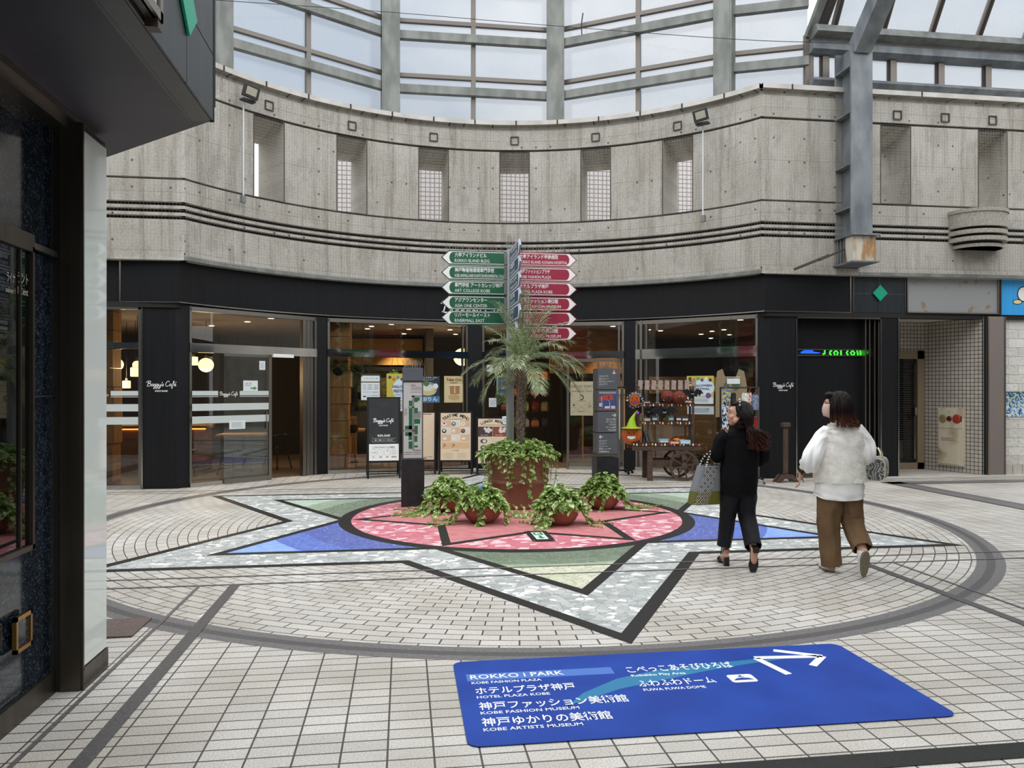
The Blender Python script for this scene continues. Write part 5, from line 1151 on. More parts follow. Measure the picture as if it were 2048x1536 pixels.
def mound(b, c, rad, h, n, rr, hole=0, L=(.07, .11), sq=1):
    for k in range(n):
        a = rr.uniform(0, 2 * pi); q = sqrt(rr.uniform(hole * hole, 1)); r = rad * q; z = h * (1 - q ** 2.2) * rr.uniform(.55, 1.1) + h * .12 * rr.random()
        p = Vector((c[0] + r * cos(a), c[1] + r * sin(a) * sq, c[2] + z)); e = rr.uniform(-.7, .35) - q * .2
        a2 = a + rr.uniform(-1, 1); leaf(b, p, (cos(a2) * cos(e), sin(a2) * cos(e), sin(e)), (rr.uniform(-.3, .3), rr.uniform(-.3, .3), 1), rr.uniform(*L), rr.uniform(.65, .85))
def vine(bv, bl_, pts, rr, step=.055, L=(.05, .085), out=(0, -1, 0)):
    c = catmull(pts, 5); bv.tube(c, .0045, 5); acc = 0
    for i in range(1, len(c)):
        acc += (c[i] - c[i - 1]).length
        if acc > step:
            acc = 0; a = rr.uniform(-1.2, 1.2); o = Vector(out); sd = Vector((-o.y, o.x, 0))
            d = o * rr.uniform(.4, 1) * .8 + sd * a + Vector((0, 0, rr.uniform(-.9, .0))); leaf(bl_, c[i], d, o + Vector((0, 0, .9)), rr.uniform(*L), rr.uniform(.7, .85))
rr = random.Random(21); PC = Vector((.14, .78, 0))
pp = thing('potted_palm', 'date palm over trailing pothos in the big terracotta planter at the star centre', 'potted palm', PC)
b = B(); b.lathe([(.31, 0), (.335, .02), (.395, .33), (.412, .345), (.414, .37), (.40, .385), (.425, .56), (.43, .58), (.452, .60), (.462, .69), (.475, .70), (.475, .735), (.455, .74), (.43, .735), (.42, .66), (.001, .66)], n=48, cap=False); b.build('pot', M_TERRA, pp, smooth=True)
b = B(); b.lathe([(.43, .68), (.2, .7), (.001, .7)], n=24, cap=False); b.build('soil', M_SOIL, pp)
# trunk
b = B(); tp = catmull([(.04, .02, .66), (.035, .03, .95), (.035, .03, 1.3), (.055, .02, 1.68), (.07, .02, 2.01)], 8); n = len(tp)
rad = [.042 + .032 * (i / n) ** .8 for i in range(n)]; b.tube(tp, rad, 14)
for i, v in enumerate(b.v): k = noise.noise(Vector(v) * 40); b.v[i] = (v[0] + k * .012, v[1] + noise.noise(Vector(v) * 37 + Vector((9, 0, 0))) * .012, v[2])
b.build('trunk', noisy('palm_bark', '4f463a', '84786a', 34, .9, bump=.8), pp, smooth=False)
b = B()
for k in range(150):
    i = rr.randrange(8, n - 1); a = rr.uniform(0, 6.28); q = tp[i]; r = rad[i] * .9; l = rr.uniform(.03, .07); p0 = q + Vector((cos(a) * r, sin(a) * r, 0)); b.tube([p0, p0 + Vector((cos(a) * l * .6, sin(a) * l * .6, l))], [.008, .002], 4)
b.build('leaf_base_fibre', mat('bark_fibre', '6a5c49', .9), pp)
CR = Vector((.07, .02, 2.04))
def frond(a, e, L, droop, nl, tw=0, seed=0):
    r2 = random.Random(seed); b = B(); pts = []; N = 12; d = Vector((cos(a) * cos(e), sin(a) * cos(e), sin(e))); p = CR + d * .04 - Vector((0, 0, .1)); pts.append(p.copy())
    for i in range(N): d = (d + Vector((0, 0, -droop / N)) * (1 + i / N)).normalized(); p = p + d * L / N; pts.append(p.copy())
    b.tube(pts, [.009 * (1 - i / (N + 2)) + .002 for i in range(N + 1)], 5)
    for k in range(nl):
        u = .16 + .84 * k / nl; x = u * N; i = min(int(x), N - 1); q = lerp(pts[i], pts[i + 1], x - i); t_ = (pts[i + 1] - pts[i]).normalized(); sd = t_.cross(Vector((0, 0, 1))); sd = sd.normalized() if sd.length > .01 else Vector((-sin(a), cos(a), 0)); up = sd.cross(t_)
        ll = .26 * (sin(pi * min(1, u * 1.02)) ** .5 * .75 + .25) * L / .9 * r2.uniform(.85, 1.1)
        for s in (-1, 1):
            fwd = .75 + .5 * u; dd = (t_ * fwd + sd * s * 1.0 + up * r2.uniform(.1, .45)).normalized(); wv = dd.cross(up).normalized() * .0065
            q1 = q + dd * ll * .5 + Vector((0, 0, -.005)); q2 = q + dd * ll + Vector((0, 0, -.09 * ll / .25 * r2.uniform(.4, 1.4)))
            b.add([q - wv * .6, q + wv * .6, q1 - wv, q1 + wv, q2], [(0, 1, 3, 2), (2, 3, 4)])
    return b.build('frond', M_PALM, pp)
FR = [(k * 137.5 + rr.uniform(-14, 14), e) for k, e in enumerate([80, 74, 86, 66, 70, 60, 64, 55, 50, 57, 45, 38, 48, 32, 40, 26, 34, 20, 28, 12, 22, 8, 15, 2, 10, -4, 5, -10])]
for k, (a, e) in enumerate(FR): frond(R(a), R(e), rr.uniform(.74, .92) * (1.0 if e < 45 else .95 if e < 62 else 1.12), .45 + (90 - e) / 90 * .62 + rr.uniform(-.1, .2), 27, seed=k)
b = B()
for a, e in ((.3, 1.5), (2.0, 1.42), (4.4, 1.47)):
    d = Vector((cos(a) * cos(e), sin(a) * cos(e), sin(e))); s = Vector((-sin(a), cos(a), 0)) * .012; b.grid([[CR + d * .1 - s * .4, CR + d * .1 + s * .4], [CR + d * .5 - s, CR + d * .5 + s], [CR + d * .92 - s * .1, CR + d * .92 + s * .1]])
b.build('spear_leaf', M_PALM, pp)
bl_, bv = B(), B(); mound(bl_, (0, 0, .70), .52, .2, 560, rr, hole=.2)
for k in range(17):
    a = R(-175 + 10.5 * k + rr.uniform(-3, 3)); o = Vector((cos(a), sin(a), 0)); l = rr.choice([.12, .2, .3, .35, .5]) if k % 3 else rr.uniform(.4, .6)
    vine(bv, bl_, [o * .40 + Vector((0, 0, .72)), o * .485 + Vector((0, 0, .76)), o * .50 + Vector((rr.uniform(-.03, .03), 0, .72 - l * .4)), o * (.47 - .05 * l) + Vector((rr.uniform(-.05, .05), 0, .72 - l))], rr, out=o)
bl_.build('pothos_leaves', M_POTH, pp, smooth=2); bv.build('pothos_vines', M_VINE, pp)
def bowl(x, y, lab, seed, R0=.245, trails=(), n=250, dx=0):
    r2 = random.Random(seed); o = thing('potted_pothos', lab, 'potted plant', (x, y, 0), group='bowls of pothos around the big planter')
    b = B(); k = R0 / .245; b.lathe([(.11 * k, 0), (.14 * k, .01), (.19 * k, .06), (.225 * k, .12), (.232 * k, .165), (.25 * k, .175), (.252 * k, .205), (.23 * k, .21), (.22 * k, .17), (.001, .17)], n=36, cap=False); b.build('bowl', M_TERRA2, o, smooth=True)
    B().lathe([(.22 * k, .18), (.001, .2)], n=20, cap=False).build('soil', M_SOIL, o)
    bl_, bv = B(), B(); mound(bl_, (dx, 0, .19), R0 * 1.12, .24, n, r2, L=(.075, .12))
    for a, l in trails:
        ar = R(a); q = Vector((cos(ar), sin(ar), 0)); sd = Vector((-q.y, q.x, 0)); m = r2.uniform(-.12, .12)
        vine(bv, bl_, [q * R0 * .7 + Vector((0, 0, .24)), q * R0 * 1.08 + Vector((0, 0, .19)) + sd * m * .2, q * (R0 * 1.15 + min(.1, l * .2)) + Vector((0, 0, .06)) + sd * m * .5, q * (R0 + l * .6) + Vector((0, 0, .02)) + sd * m, q * (R0 + l) + Vector((0, 0, .015)) + sd * m * 1.8], r2, step=.034, L=(.055, .09), out=q)
    bl_.build('leaves', M_POTH, o, smooth=2); bv.build('vines', M_VINE, o)
bowl(-.47, -.40, 'pothos in a terracotta bowl, front left of the big planter', 31, trails=[(-95, .05), (-100, .04), (160, .35), (180, .42), (195, .4), (205, .3), (150, .3), (20, .2), (-30, .12), (172, .2)])
bowl(.42, -.66, 'pothos in a terracotta bowl, front right of the big planter', 32, R0=.235, trails=[(185, .12), (200, .16), (215, .15), (225, .2), (235, .12), (245, .14), (190, .2), (210, .08), (-10, .25), (5, .35), (-25, .3), (20, .3), (-15, .15), (230, .05), (205, .22)])
bowl(-.82, .50, 'pothos in a terracotta bowl spilling left beside the map pillar', 33, trails=[(180 + q, l) for q, l in ((-10, .3), (0, .45), (10, .5), (20, .55), (30, .4), (40, .35), (50, .3), (15, .35), (25, .3), (35, .5), (60, .25), (5, .2), (80, .15))] + [(10, .2), (170, .2)], n=270)
bowl(1.22, .42, 'pothos in a terracotta bowl, right of the big planter before the directory pillar', 34, R0=.235, trails=[(-10, .35), (0, .5), (-20, .45), (-30, .3), (10, .4), (-5, .6), (-50, .2), (190, .25), (205, .3), (225, .2), (180, .2), (-100, .08), (215, .15)], n=270)
bl_ = thing('fallen_vine', 'trailing pothos vine lying behind the front bowls at the foot of the planter', 'plant', (0, 0, 0))
b1, b2 = B(), B()
for k in range(7): x = -.2 + .1 * k; vine(b2, b1, [(x, .3, .1), (x + .04, .1, .03), (x + .1, -.1 - .03 * k, .02), (x + .2, -.25, .02)], rr, step=.05, out=(.5, -.8, 0))
b1.build('leaves', M_POTH, bl_, smooth=2); b2.build('vines', M_VINE, bl_)

# ================================================================ FLOOR SIGNS
M_STICK = noisy('blue_floor_vinyl', '15398f', '1b449f', 2.5, .5, spec=.25); M_STICK2 = mat('floor_vinyl_pale', '4e78c4', .35); M_TEALV = mat('floor_vinyl_teal', '2b7ba6', .35)
b = B(); b.at(Matrix.Translation((-1.12, -6.17, .007))); W_, H_ = 2.38, 1.07
def rrect(x0, y0, x1, y1, r): return [(x + r * cos(a), y + r * sin(a)) for x, y, s in ((x1 - r, y0 + r, -90), (x1 - r, y1 - r, 0), (x0 + r, y1 - r, 90), (x0 + r, y0 + r, 180)) for a in [R(s + 15 * k) for k in range(7)]]
b.use(M_STICK).prism(rrect(0, 0, W_, H_, .06), -.002, 0)
b.use(M_STICK2).rect(.06, .765, .82, .1, .0006)
b.use(M_TEALV).grid([[(x, y, .0005), (x + .02, y + w, .0005)] for x, y, w in ((.5, .36, .0), (.62, .42, .1), (.85, .55, .14), (1.1, .63, .15), (1.4, .735, .1), (1.7, .81, .06), (1.95, .86, .03))])
b.use(M_WHITE)
for t_, x, y, h, w in (('ROKKO i PARK', .08, .79, .085, .52), ('KOBE FASHION PLAZA', .08, .72, .045, .38), ('ホテルプラザ神戸', .09, .585, .10, .53), ('HOTEL PLAZA KOBE', .09, .525, .045, .38), ('神戸ファッション美術館', .09, .39, .10, .76), ('KOBE FASHION MUSEUM', .09, .33, .045, .49), ('神戸ゆかりの美術館', .085, .205, .10, .63), ('KOBE ARTISTS MUSEUM', .085, .145, .045, .47),
                       ('こべっこあそびひろば', .96, .77, .105, .62), ('Kobekko Play Area', .96, .705, .045, .31), ('ふわふわドーム', .96, .565, .10, .43), ('FUWA FUWA DOME', .965, .50, .045, .34)):
    b.text(t_, x, y, h, .001, w=w, bold=.012)
ax, ay = 2.13, .93
for p0, p1 in (((1.93, 1.0), (2.17, .865)), ((2.17, .865), (2.03, .725)), ((1.76, .895), (2.14, .865)), ((1.765, .885), (1.83, .62))): b.stroke([p0, p1], .045, .001)
b.prism(rrect(1.475, .545, 1.62, .655, .02), .0008, .001); b.use(M_STICK)
b.poly([(1.49, .575, .0014), (1.61, .575, .0014), (1.585, .6, .0014), (1.55, .61, .0014), (1.515, .6, .0014)]); b.disc(1.55, .635, .009, .0014, 10); b.stroke([(1.53, .622), (1.57, .622)], .007, .0014)
tag(b.build('floor_sign', None), 'large blue floor sticker with white arrow and place names on the tiles', 'floor sign')
ex = thing('exit_plate', 'dark bordered green exit sign plate set in the pink mosaic floor', 'floor plate', (.05, -1.375, .0045))
B().bb(-.12, .12, -.29, .29, 0, .006).build('frame', M_GRAN, ex)
b = B(); b.use(mat('exit_white', 'e6f2ea', .3)).rect(-.065, -.2, .13, .4, .0065); b.use(mat('exit_green', '1c7a4c', .3)).rect(-.05, .03, .1, .15, .007); b.poly([(-.05, -.09, .007), (-.0, -.17, .007), (.05, -.09, .007), (.015, -.1, .007), (.015, .0, .007), (-.015, .0, .007), (-.015, -.1, .007)])
b.use(mat('exit_white', 'e6f2ea', .3)).rect(-.03, .07, .03, .09, .0075); b.disc(.015, .15, .011, .0075, 10); b.stroke([(.015, .135), (.01, .1), (.03, .06)], .012, .0075); b.build('pictogram', None, ex)
b = B()
for x in (-.105, .105):
    for y in (-.27, .27): b.at(Matrix.Translation((x, y, .006))); b.lathe([(.008, 0), (.006, .002), (.001, .002)], n=8)
b.build('screws', M_STAIN, ex)

# ================================================================ INFORMATION PILLARS
M_CHAR = noisy('charcoal_stone', '17181a', '232426', 12, .45); M_SLATE = noisy('slate_grey_paint', '565b60', '5d6267', 4, .5); M_MAPBG = mat('map_white', 'c9c8c6', .35); M_MAPG = mat('map_green', '1f6a45', .4); M_MAPR = mat('map_road', '8f8f90', .4)
mp_ = thing('map_pillar', 'slim grey map pillar with a green block plan on a black stone base', 'map pillar', (-1.28, 1.06, 0))
B().box((0, 0, .315), (.31, .30, .63)).build('base', M_CHAR, mp_)
B().box((0, 0, 1.79), (.28, .26, .17)).build('top_box', M_SLATE, mp_, bevel=.003); B().box((0, .01, 1.17), (.28, .24, 1.07)).build('housing', M_SLATE, mp_, bevel=.003)
MW, MH = .245, 1.02
b = B(); b.at(frame((-MW / 2, -.112, .66), (1, 0, 0), (0, 0, 1))); b.use(M_MAPBG).prism([(0, 0), (MW, 0), (MW, MH), (0, MH)], 0, .002)
mr = lambda x0, x1, y0, y1, m, z: b.use(m).rect((x0 - 118) / 215 * MW, (1020 - y1) / 815 * MH, (x1 - x0) / 215 * MW, (y1 - y0) / 815 * MH, z)
for q in ((218, 245, 345, 940), (210, 330, 345, 362), (118, 250, 712, 735), (245, 322, 515, 590), (170, 240, 465, 478), (245, 322, 930, 945)): mr(*q, M_MAPR, .0026)
for q in ((243, 308, 365, 400), (243, 285, 400, 415), (243, 285, 478, 535), (243, 312, 597, 650), (247, 285, 670, 765), (245, 280, 780, 845), (245, 285, 885, 905), (180, 220, 400, 458), (180, 218, 480, 710), (135, 218, 672, 710), (135, 215, 740, 780), (177, 215, 740, 825), (177, 220, 840, 920)): mr(*q, M_MAPG, .0032)
b.use(mat('map_red', 'b0404a', .4)).disc((230 - 118) / 215 * MW, (1020 - 725) / 815 * MH, .012, .0036, 10)
b.use(M_DARKGAP).text('ご案内', .085, MH - .045, .022, .003, w=.08)
for y in (.062, .08, .1, .13): b.rect(.1, MH - y, .135, .004, .003)
for y in (.05, .075): b.rect(.01, y, .1, .005, .003); b.rect(.125, y, .11, .005, .003)
for k in range(6): b.rect(.008, MH - .36 - .016 * k, .045 - .006 * (k % 3), .004, .003)
b.build('map_panel', None, mp_)
spikes('bird_spikes', mp_, (-.12, -.06, 1.87), (.12, -.06, 1.87), .13, 24, 5); spikes('bird_spikes', mp_, (-.12, .06, 1.87), (.12, .06, 1.87), .13, 20, 6)
q = yp(1215, 900, .95)
dp = thing('directory_pillar', 'grey direction pillar of four stacked boxes with white arrows on a black base', 'direction pillar', (q.x, 1.08, 0))
B().box((0, 0, .315), (.31, .30, .63)).build('base', M_CHAR, dp)
TX = [('↓', 1, ['アイランドセンター駅', '神戸ファッションマート', '神戸ベイシェラトンホテル&タワーズ', 'リバーモールウエスト']), None, ('→', 1, ['六甲アイランド甲南病院', '神戸ファッションプラザ', 'ホテルプラザ神戸', '神戸ファッション美術館', '神戸ゆかりの美術館']), ('←', 0, ['六甲アイランドビル', 'アジアワンセンター', 'リバーモールイースト', '専門学校アートカレッジ神戸', '神戸動植物環境専門学校'])]
EN = [['ISLAND CENTER STA.', 'KOBE FASHION MART', 'KOBE BAY HOTEL & TOWERS', 'RIVERMALL WEST'], None, ['ROKKO ISLAND KONAN HOSPITAL', 'KOBE FASHION PLAZA', 'HOTEL PLAZA KOBE', 'KOBE FASHION MUSEUM', 'KOBE ARTISTS MUSEUM'], ['ROKKO ISLAND BLDG.', 'ASIA ONE CENTER', 'RIVERMALL EAST', 'ART COLLEGE KOBE', 'KOBE ANIMALS-AND-PLANTS COLLEGE']]
for i in range(4):
    zc = 1.735 - .302 * i
    b = B(); b.use(M_SLATE).box((0, 0, zc), (.285, .27, .29)); b.at(frame((-.1425, -.1365, zc - .145), (1, 0, 0), (0, 0, 1)))
    if TX[i]:
        ar, right, lines = TX[i]; b.use(M_WHITE); ax, ay, s = (.235 if right else .05), .24, .028
        if ar == '↓': segs = [((ax, ay + s), (ax, ay - s)), ((ax - s * .8, ay - s * .1), (ax, ay - s), ), ((ax + s * .8, ay - s * .1), (ax, ay - s))]
        else: g = 1 if ar == '→' else -1; segs = [((ax - g * s, ay), (ax + g * s, ay)), ((ax + g * s * .1, ay + s * .8), (ax + g * s, ay)), ((ax + g * s * .1, ay - s * .8), (ax + g * s, ay))]
        for p0, p1 in segs: b.stroke([p0, p1], .009, .0012)
        al = 'R' if (right and ar != '↓') else 'L'; tx = .262 if al == 'R' else .02
        for k, l in enumerate(lines): y = .18 - .038 * k; b.text(l, tx, y, .018, .001, al=al, bold=.01, sx=.72); b.text(EN[i][k], tx, y - .011, .009, .001, al=al, sx=.9)
    else:
        b.use(M_STAIND).rect(.015, .015, .255, .26, .001); b.use(P('3a4f86')).rect(.02, .02, .245, .25, .0015)
        for x, y, w, h, c in ((.07, .15, .15, .075, 'b5452f'), (.02, .14, .03, .07, 'b5452f'), (.02, .06, .05, .05, 'c8ccd4'), (.1, .035, .07, .03, 'd6d9de'), (.19, .03, .06, .04, 'c8ccd4'), (.02, .24, .245, .028, '9a9a98'), (.02, .02, .245, .012, 'b0605a'), (.055, .05, .006, .15, 'd6d9de'), (.15, .14, .006, .09, 'e4e6ea'), (.17, .05, .006, .08, 'd6d9de')): b.use(P(c)).rect(x, y, w, h, .002)
    b.build('sign_box', None, dp)
spikes('bird_spikes', dp, (-.12, -.07, 1.88), (.12, -.07, 1.88), .11, 30, 7); spikes('bird_spikes', dp, (-.12, .07, 1.88), (.12, .07, 1.88), .11, 26, 8)

# ================================================================ SIDEWALK BOARDS
M_BOARD = noisy('blackboard', '232527', '2c2e31', 6, .6); M_MENU = mat('menu_paper', 'e6cfb2', .55)
def aframe(px, py, w, h, z0, rz, name, lab, draw, base, depth=.5, rear=True, topbar=False):
    p = gp(px, py); o = thing(name, lab, 'sidewalk sign', (p.x, p.y, 0), rz); tl = .11 * h / 1.2
    # front panel leans back: bottom at y=0, top at y=tl
    ang = atan2(tl, h); F_ = Matrix.Rotation(-ang, 4, 'X'); Rk = Matrix.Rotation(ang, 4, 'X') ; d2 = depth
    b = B()
    for s in (-1, 1): b.bar((s * w / 2, 0, 0), (s * w / 2, tl, h), .035, .03, up=(0, 1, 0))
    b.bar((-w / 2, tl, h - .015), (w / 2, tl, h - .015), .035, .03, up=(0, 1, 0)); k0 = z0 / h; b.bar((-w / 2, tl * k0, z0), (w / 2, tl * k0, z0), .035, .03, up=(0, 1, 0)); b.bar((-w / 2, tl * .06, h * .06), (w / 2, tl * .06, h * .06), .02, .02)
    b.build('front_frame', M_BLKM, o)
    b = B()
    for s in (-1, 1): b.bar((s * w / 2, d2, 0), (s * w / 2, tl + .04, h - .02), .035, .03, up=(0, 1, 0))
    b.bar((-w / 2, d2 * .97, .06), (w / 2, d2 * .97, .06), .025, .02); b.build('rear_frame', M_BLKM, o)
    y0 = tl * k0; M = frame((-w / 2 + .015, y0 - .012, z0 + .01), (1, 0, 0), (0, tl, h)); hh = hypot(tl - y0, h - z0) - .03; ww = w - .03
    b = B(); b.at(M); b.use(base).prism([(0, 0), (ww, 0), (ww, hh), (0, hh)], -.008, 0); draw(b, ww, hh); b.build('panel', None, o)
    if rear:
        b = B(); b.add([(-w / 2 + .02, d2 * .97 - .02, z0), (w / 2 - .02, d2 * .97 - .02, z0), (w / 2 - .02, tl + .06, h - .04), (-w / 2 + .02, tl + .06, h - .04)], [(0, 1, 2, 3)]); o2 = b.build('rear_panel', M_SLATE, o)
    return o
def d_cafe(b, w, h):
    k = h / 1.2; b.use(M_WHITE).prism([(0, 0), (w, 0), (w, h * .27), (0, h * .27)], .0005, .001); logo(b, w * .14, h * .62, w * .7, .0015, th=.13)
    b.text('8:30-16:00', w * .5, h * .395, h * .038, .0015, w=w * .42, al='C', bold=.03); b.rect(w * .29, h * .385, w * .42, .003, .0015)
    b.stroke([(w * .12, h * .305), (w * .88, h * .305), (w * .88, h * .36), (w * .12, h * .36), (w * .12, h * .305)], .003, .0015); b.text('軽食｜和菓｜スイーツあります', w * .5, h * .322, h * .026, .0015, w=w * .6, al='C', bold=.01)
    b.use(M_DARKGAP).text('こだわりのカフェが誕生', w * .5, h * .205, h * .036, .002, w=w * .74, al='C', bold=.01)
    for q, s in enumerate(('味と', '芳醇', '神戸', '焙煎珈琲')):
        cx = w * (.16 + .225 * q); rad_ = w * .108; b.stroke([(cx + rad_ * cos(a), h * .137 + rad_ * sin(a)) for a in [R(15 * k) for k in range(25)]], .002, .002); b.text(s, cx, h * .056, h * .02, .002, al='C', bold=.02)
    cy = h * .137; b.stroke([(w * .09, cy), (w * .19, cy)], .005, .002); b.stroke([(w * .19, cy + .02), (w * .215, cy), (w * .19, cy - .02)], .006, .002); b.stroke([(w * .34, cy), (w * .385, cy + .012), (w * .42, cy - .006)], .003, .002)
    b.stroke([(w * .6, cy + .045), (w * .64, cy + .03), (w * .6, cy + .01)], .006, .002)
    for dx in (-.03, .03):
        for dy in (-.02, .02): b.use(P('a9a9a9')).disc(w * .835 + dx * .6, cy + dy, .011, .002, 8)
aframe(768, 957, .56, 1.45, .3, R(4), 'sidewalk_board', 'tall black sidewalk board with handwritten cafe name and opening hours', d_cafe, M_BOARD, .62)
def arch(b, s, cx, cy, rad_, size, span):
    n = len(s)
    for i, ch in enumerate(s):
        if ch == ' ': continue
        a = R(span * (.5 - i / (n - 1))); o = b.M; b.at(o @ Matrix.Translation((cx - rad_ * sin(a), cy + rad_ * cos(a) - rad_, 0)) @ Matrix.Rotation(a, 4, 'Z')); b.text(ch, 0, 0, size, .002, al='C', bold=.03); b.at(o)
def d_tea(b, w, h):
    b.use(P('2a2420')); arch(b, 'TEATIME MENU', w * .5, h * .925, w * .62, h * .085, 72)
    b.rect(w * .25, h * .865, w * .5, .006, .002); r2 = random.Random(4)
    for r in range(3):
        for c in range(3): b.use(P('e9ddd0' if (r + c) % 2 else 'dcb88f')).rect(w * (.04 + .31 * c), h * (.71 - .15 * r), w * .3, h * .13, .001); b.use(P('c9c6cc')); [b.rect(w * (.2 + .31 * c), h * (.73 + .02 * k - .15 * r), w * .1, .004, .0016) for k in range(4)]
    for r in range(2):
        for c in range(3): x, y = w * (.12 + .31 * c), h * (.77 - .15 * r); b.use(P(['e8eaec', '5d6a78', 'e9e4d8', '3c3f44', 'd9d2c2', '44505c'][r * 3 + c])).disc(x, y, w * .075, .0022, 18); b.use(P(['b04a5a', 'c9c3b4', 'd8cfae', 'e6e2da', 'efe8d4', 'b05a5a'][r * 3 + c])).disc(x, y + .008, w * .04, .0028, 12)
    b.use(P('efe6da')); [b.disc(w * (.14 + .31 * c), h * .46, w * .07, .0022, 14, w * .04) for c in range(3)]
    b.use(P('dcb88f')).rect(w * .04, h * .25, w * .92, h * .13, .001); b.use(P('b5553a'))
    for c in (0, 1): b.poly([(w * (.08 + .3 * c), h * .26, .002), (w * (.13 + .3 * c), h * .36, .002), (w * (.2 + .3 * c), h * .3, .002), (w * (.16 + .3 * c), h * .32, .002)])
    b.use(P('6a5a50')).text('SET DRINK', w * .5, h * .2, h * .03, .002, al='C', w=w * .22)
    for k in range(5): b.use(P('b9a898')).rect(w * .1, h * (.05 + .025 * k), w * .32, .004, .002); b.rect(w * .55, h * (.05 + .025 * k), w * .3, .004, .002)
aframe(911, 949, .60, 1.17, .25, R(-7), 'menu_stand', 'beige teatime menu board in a black stand before the cafe window', d_tea, M_MENU, .5, False)
def d_out(b, w, h):
    b.use(P('5d3a30')).rect(w * .4, h * .965, w * .5, .012, .002); b.rect(w * .3, h * .03, w * .45, .012, .002); b.use(P('3a2c26')).text('Takeout OK', w * .95, h * .055, h * .035, .002, al='R', w=w * .6)
    for k, y in enumerate((.87, .6, .43, .2)): b.use(P('b9a898')).rect(w * .3, h * y, w * .4, .005, .002)
aframe(838, 948, .60, 1.17, .25, R(-7), 'menu_stand', 'beige takeout menu board in a black stand half hidden by the map pillar', d_out, M_MENU, .5, False)
def d_lunch(b, w, h):
    b.use(P('2a2420')); arch(b, 'LUNCH MENU', w * .5, h * .925, w * .7, h * .08, 60); b.rect(w * .2, h * .855, w * .6, .005, .002)
    for q, (c1, c2) in enumerate((('4a3a38', 'd9d4cc'), ('8c4632', 'd9d4cc'))):
        x0 = w * .5 * q; b.use(P(c1)).rect(x0 + .004, h * .6, w * .49, h * .22, .001); b.use(P(c2)); r2 = random.Random(q + 3)
        for k in range(9): b.disc(x0 + w * r2.uniform(.24, .44), h * r2.uniform(.7, .79), w * .05, .0015 + .0001 * k, 8)
        b.use(M_WHITE).text('カレーライス', x0 + w * .1, h * .62, h * .03, .003, w=w * .25, bold=.02)
    for q in range(3): b.use(P('4b5360')).disc(w * .2, h * (.5 - .14 * q), w * .12, .0015, 16, w * .08); b.use(P('d8d4ca')).disc(w * .22, h * (.5 - .14 * q), w * .06, .002, 12)
    for k in range(9): b.use(P('b9a898')).rect(w * .42, h * (.15 + .05 * k), w * .4, .005, .002)
aframe(985, 948, .58, 1.06, .18, R(-7), 'menu_stand', 'lunch menu board in a black stand beside the signpost pole', d_lunch, M_MENU, .5, False)
p = gp(985, 948); b = B(); b.at(frame((p.x + .2, p.y + .03, .93), (.97, -.2, .12), (-.1, 0, 1))); b.use(PAPW).prism([(0, 0), (.11, 0), (.11, .15), (0, .15)], 0, .004); b.use(P('4a5a6c')); b.stroke([(.055 + .03 * cos(a), .075 + .03 * sin(a)) for a in [R(30 * k) for k in range(13)]], .006, .005); tag(b.build('clip_card', None), 'white card clipped at a tilt to the lunch menu board corner', 'card')
# ================================================================ WOODEN CART AND ITS GOODS
M_CART = wood('brown_stained_wood', '4a3a31', '5a473c', 3, (1, 6, 6)); M_CARTG = wood('weathered_slat_wood', '6f5f58', '857369', 4, (6, 1, 6))
cp0 = gp(1340, 962); CRZ = -R(8)
ca = thing('display_cart', 'brown wooden display cart with spoked wheels and a slatted roof by the shop', 'cart', (cp0.x, cp0.y, 0), CRZ)
b = B(); b.box((-.06, .28, .625), (1.16, .58, .03)); b.box((-.06, .0, .575), (1.2, .035, .09)); b.box((-.06, .56, .575), (1.2, .035, .09)); b.build('deck', M_CART, ca, bevel=.004)
for y in (.03, .53): B().box((-.345, y, .27), (.09, .07, .54)).build('leg', M_CART, ca, bevel=.004)
b = B(); b.box((-.0, .05, .30), (.62, .03, .12)); b.box((0, .5, .3), (.62, .03, .12)); b.box((-.3, .28, .33), (.04, .45, .06)); b.build('lower_rail', M_CART, ca)
def wheel(y):
    w = thing('wheel', None, None, (.24, y, .262)); w.parent = ca
    b = B(); b.at(Matrix.Rotation(R(90), 4, 'X')); n = 40
    ring = lambda r, z: [(r * cos(2 * pi * k / n), r * sin(2 * pi * k / n), z) for k in range(n)]
    b.loft([ring(.22, -.018), ring(.262, -.018), ring(.262, .018), ring(.22, .018), ring(.22, -.018)], cap=False); b.build('rim', M_CART, w)
    for k in range(8): a = R(45 * k + 12); B().bar((.03 * cos(a), 0, .03 * sin(a)), (.225 * cos(a), 0, .225 * sin(a)), .022, .036, up=(0, 1, 0)).build('spoke', M_CART, w)
    b = B(); b.at(Matrix.Rotation(R(90), 4, 'X')); b.lathe([(.052, -.03), (.055, -.02), (.055, .025), (.035, .032), (.015, .034), (.001, .034)], n=20); b.build('hub', M_CART, w)
wheel(-.03); wheel(.56)
B().tube([(.24, -.05, .262), (.24, .58, .262)], .018, 8).build('axle', M_BLKM, ca)
for x in (-.5, .47):
    for y in (.30, .54): B().box((x, y, 1.14), (.035, .035, 1.02)).build('post', M_CART, ca)
for z in (1.0, 1.32): B().box((-.015, .42, z), (.98, .26, .02)).build('shelf', M_CART, ca)
b = B(); b.box((0, .355, 1.62), (1.06, .02, .02)); b.box((0, .43, 1.70), (1.06, .02, .02)); b.box((0, .5, 1.74), (1.06, .03, .03)); b.build('roof_beam', M_CART, ca)
for k in range(9):
    b = B(); M = Matrix.Translation((-.455 + .119 * k, .36, 1.665)) @ Matrix.Rotation(R(46), 4, 'X') @ Matrix.Rotation(R(-9), 4, 'Z'); b.at(M); b.box((0, 0, 0), (.08, .24, .014)); b.build('roof_slat', M_CARTG, ca)
b = B()
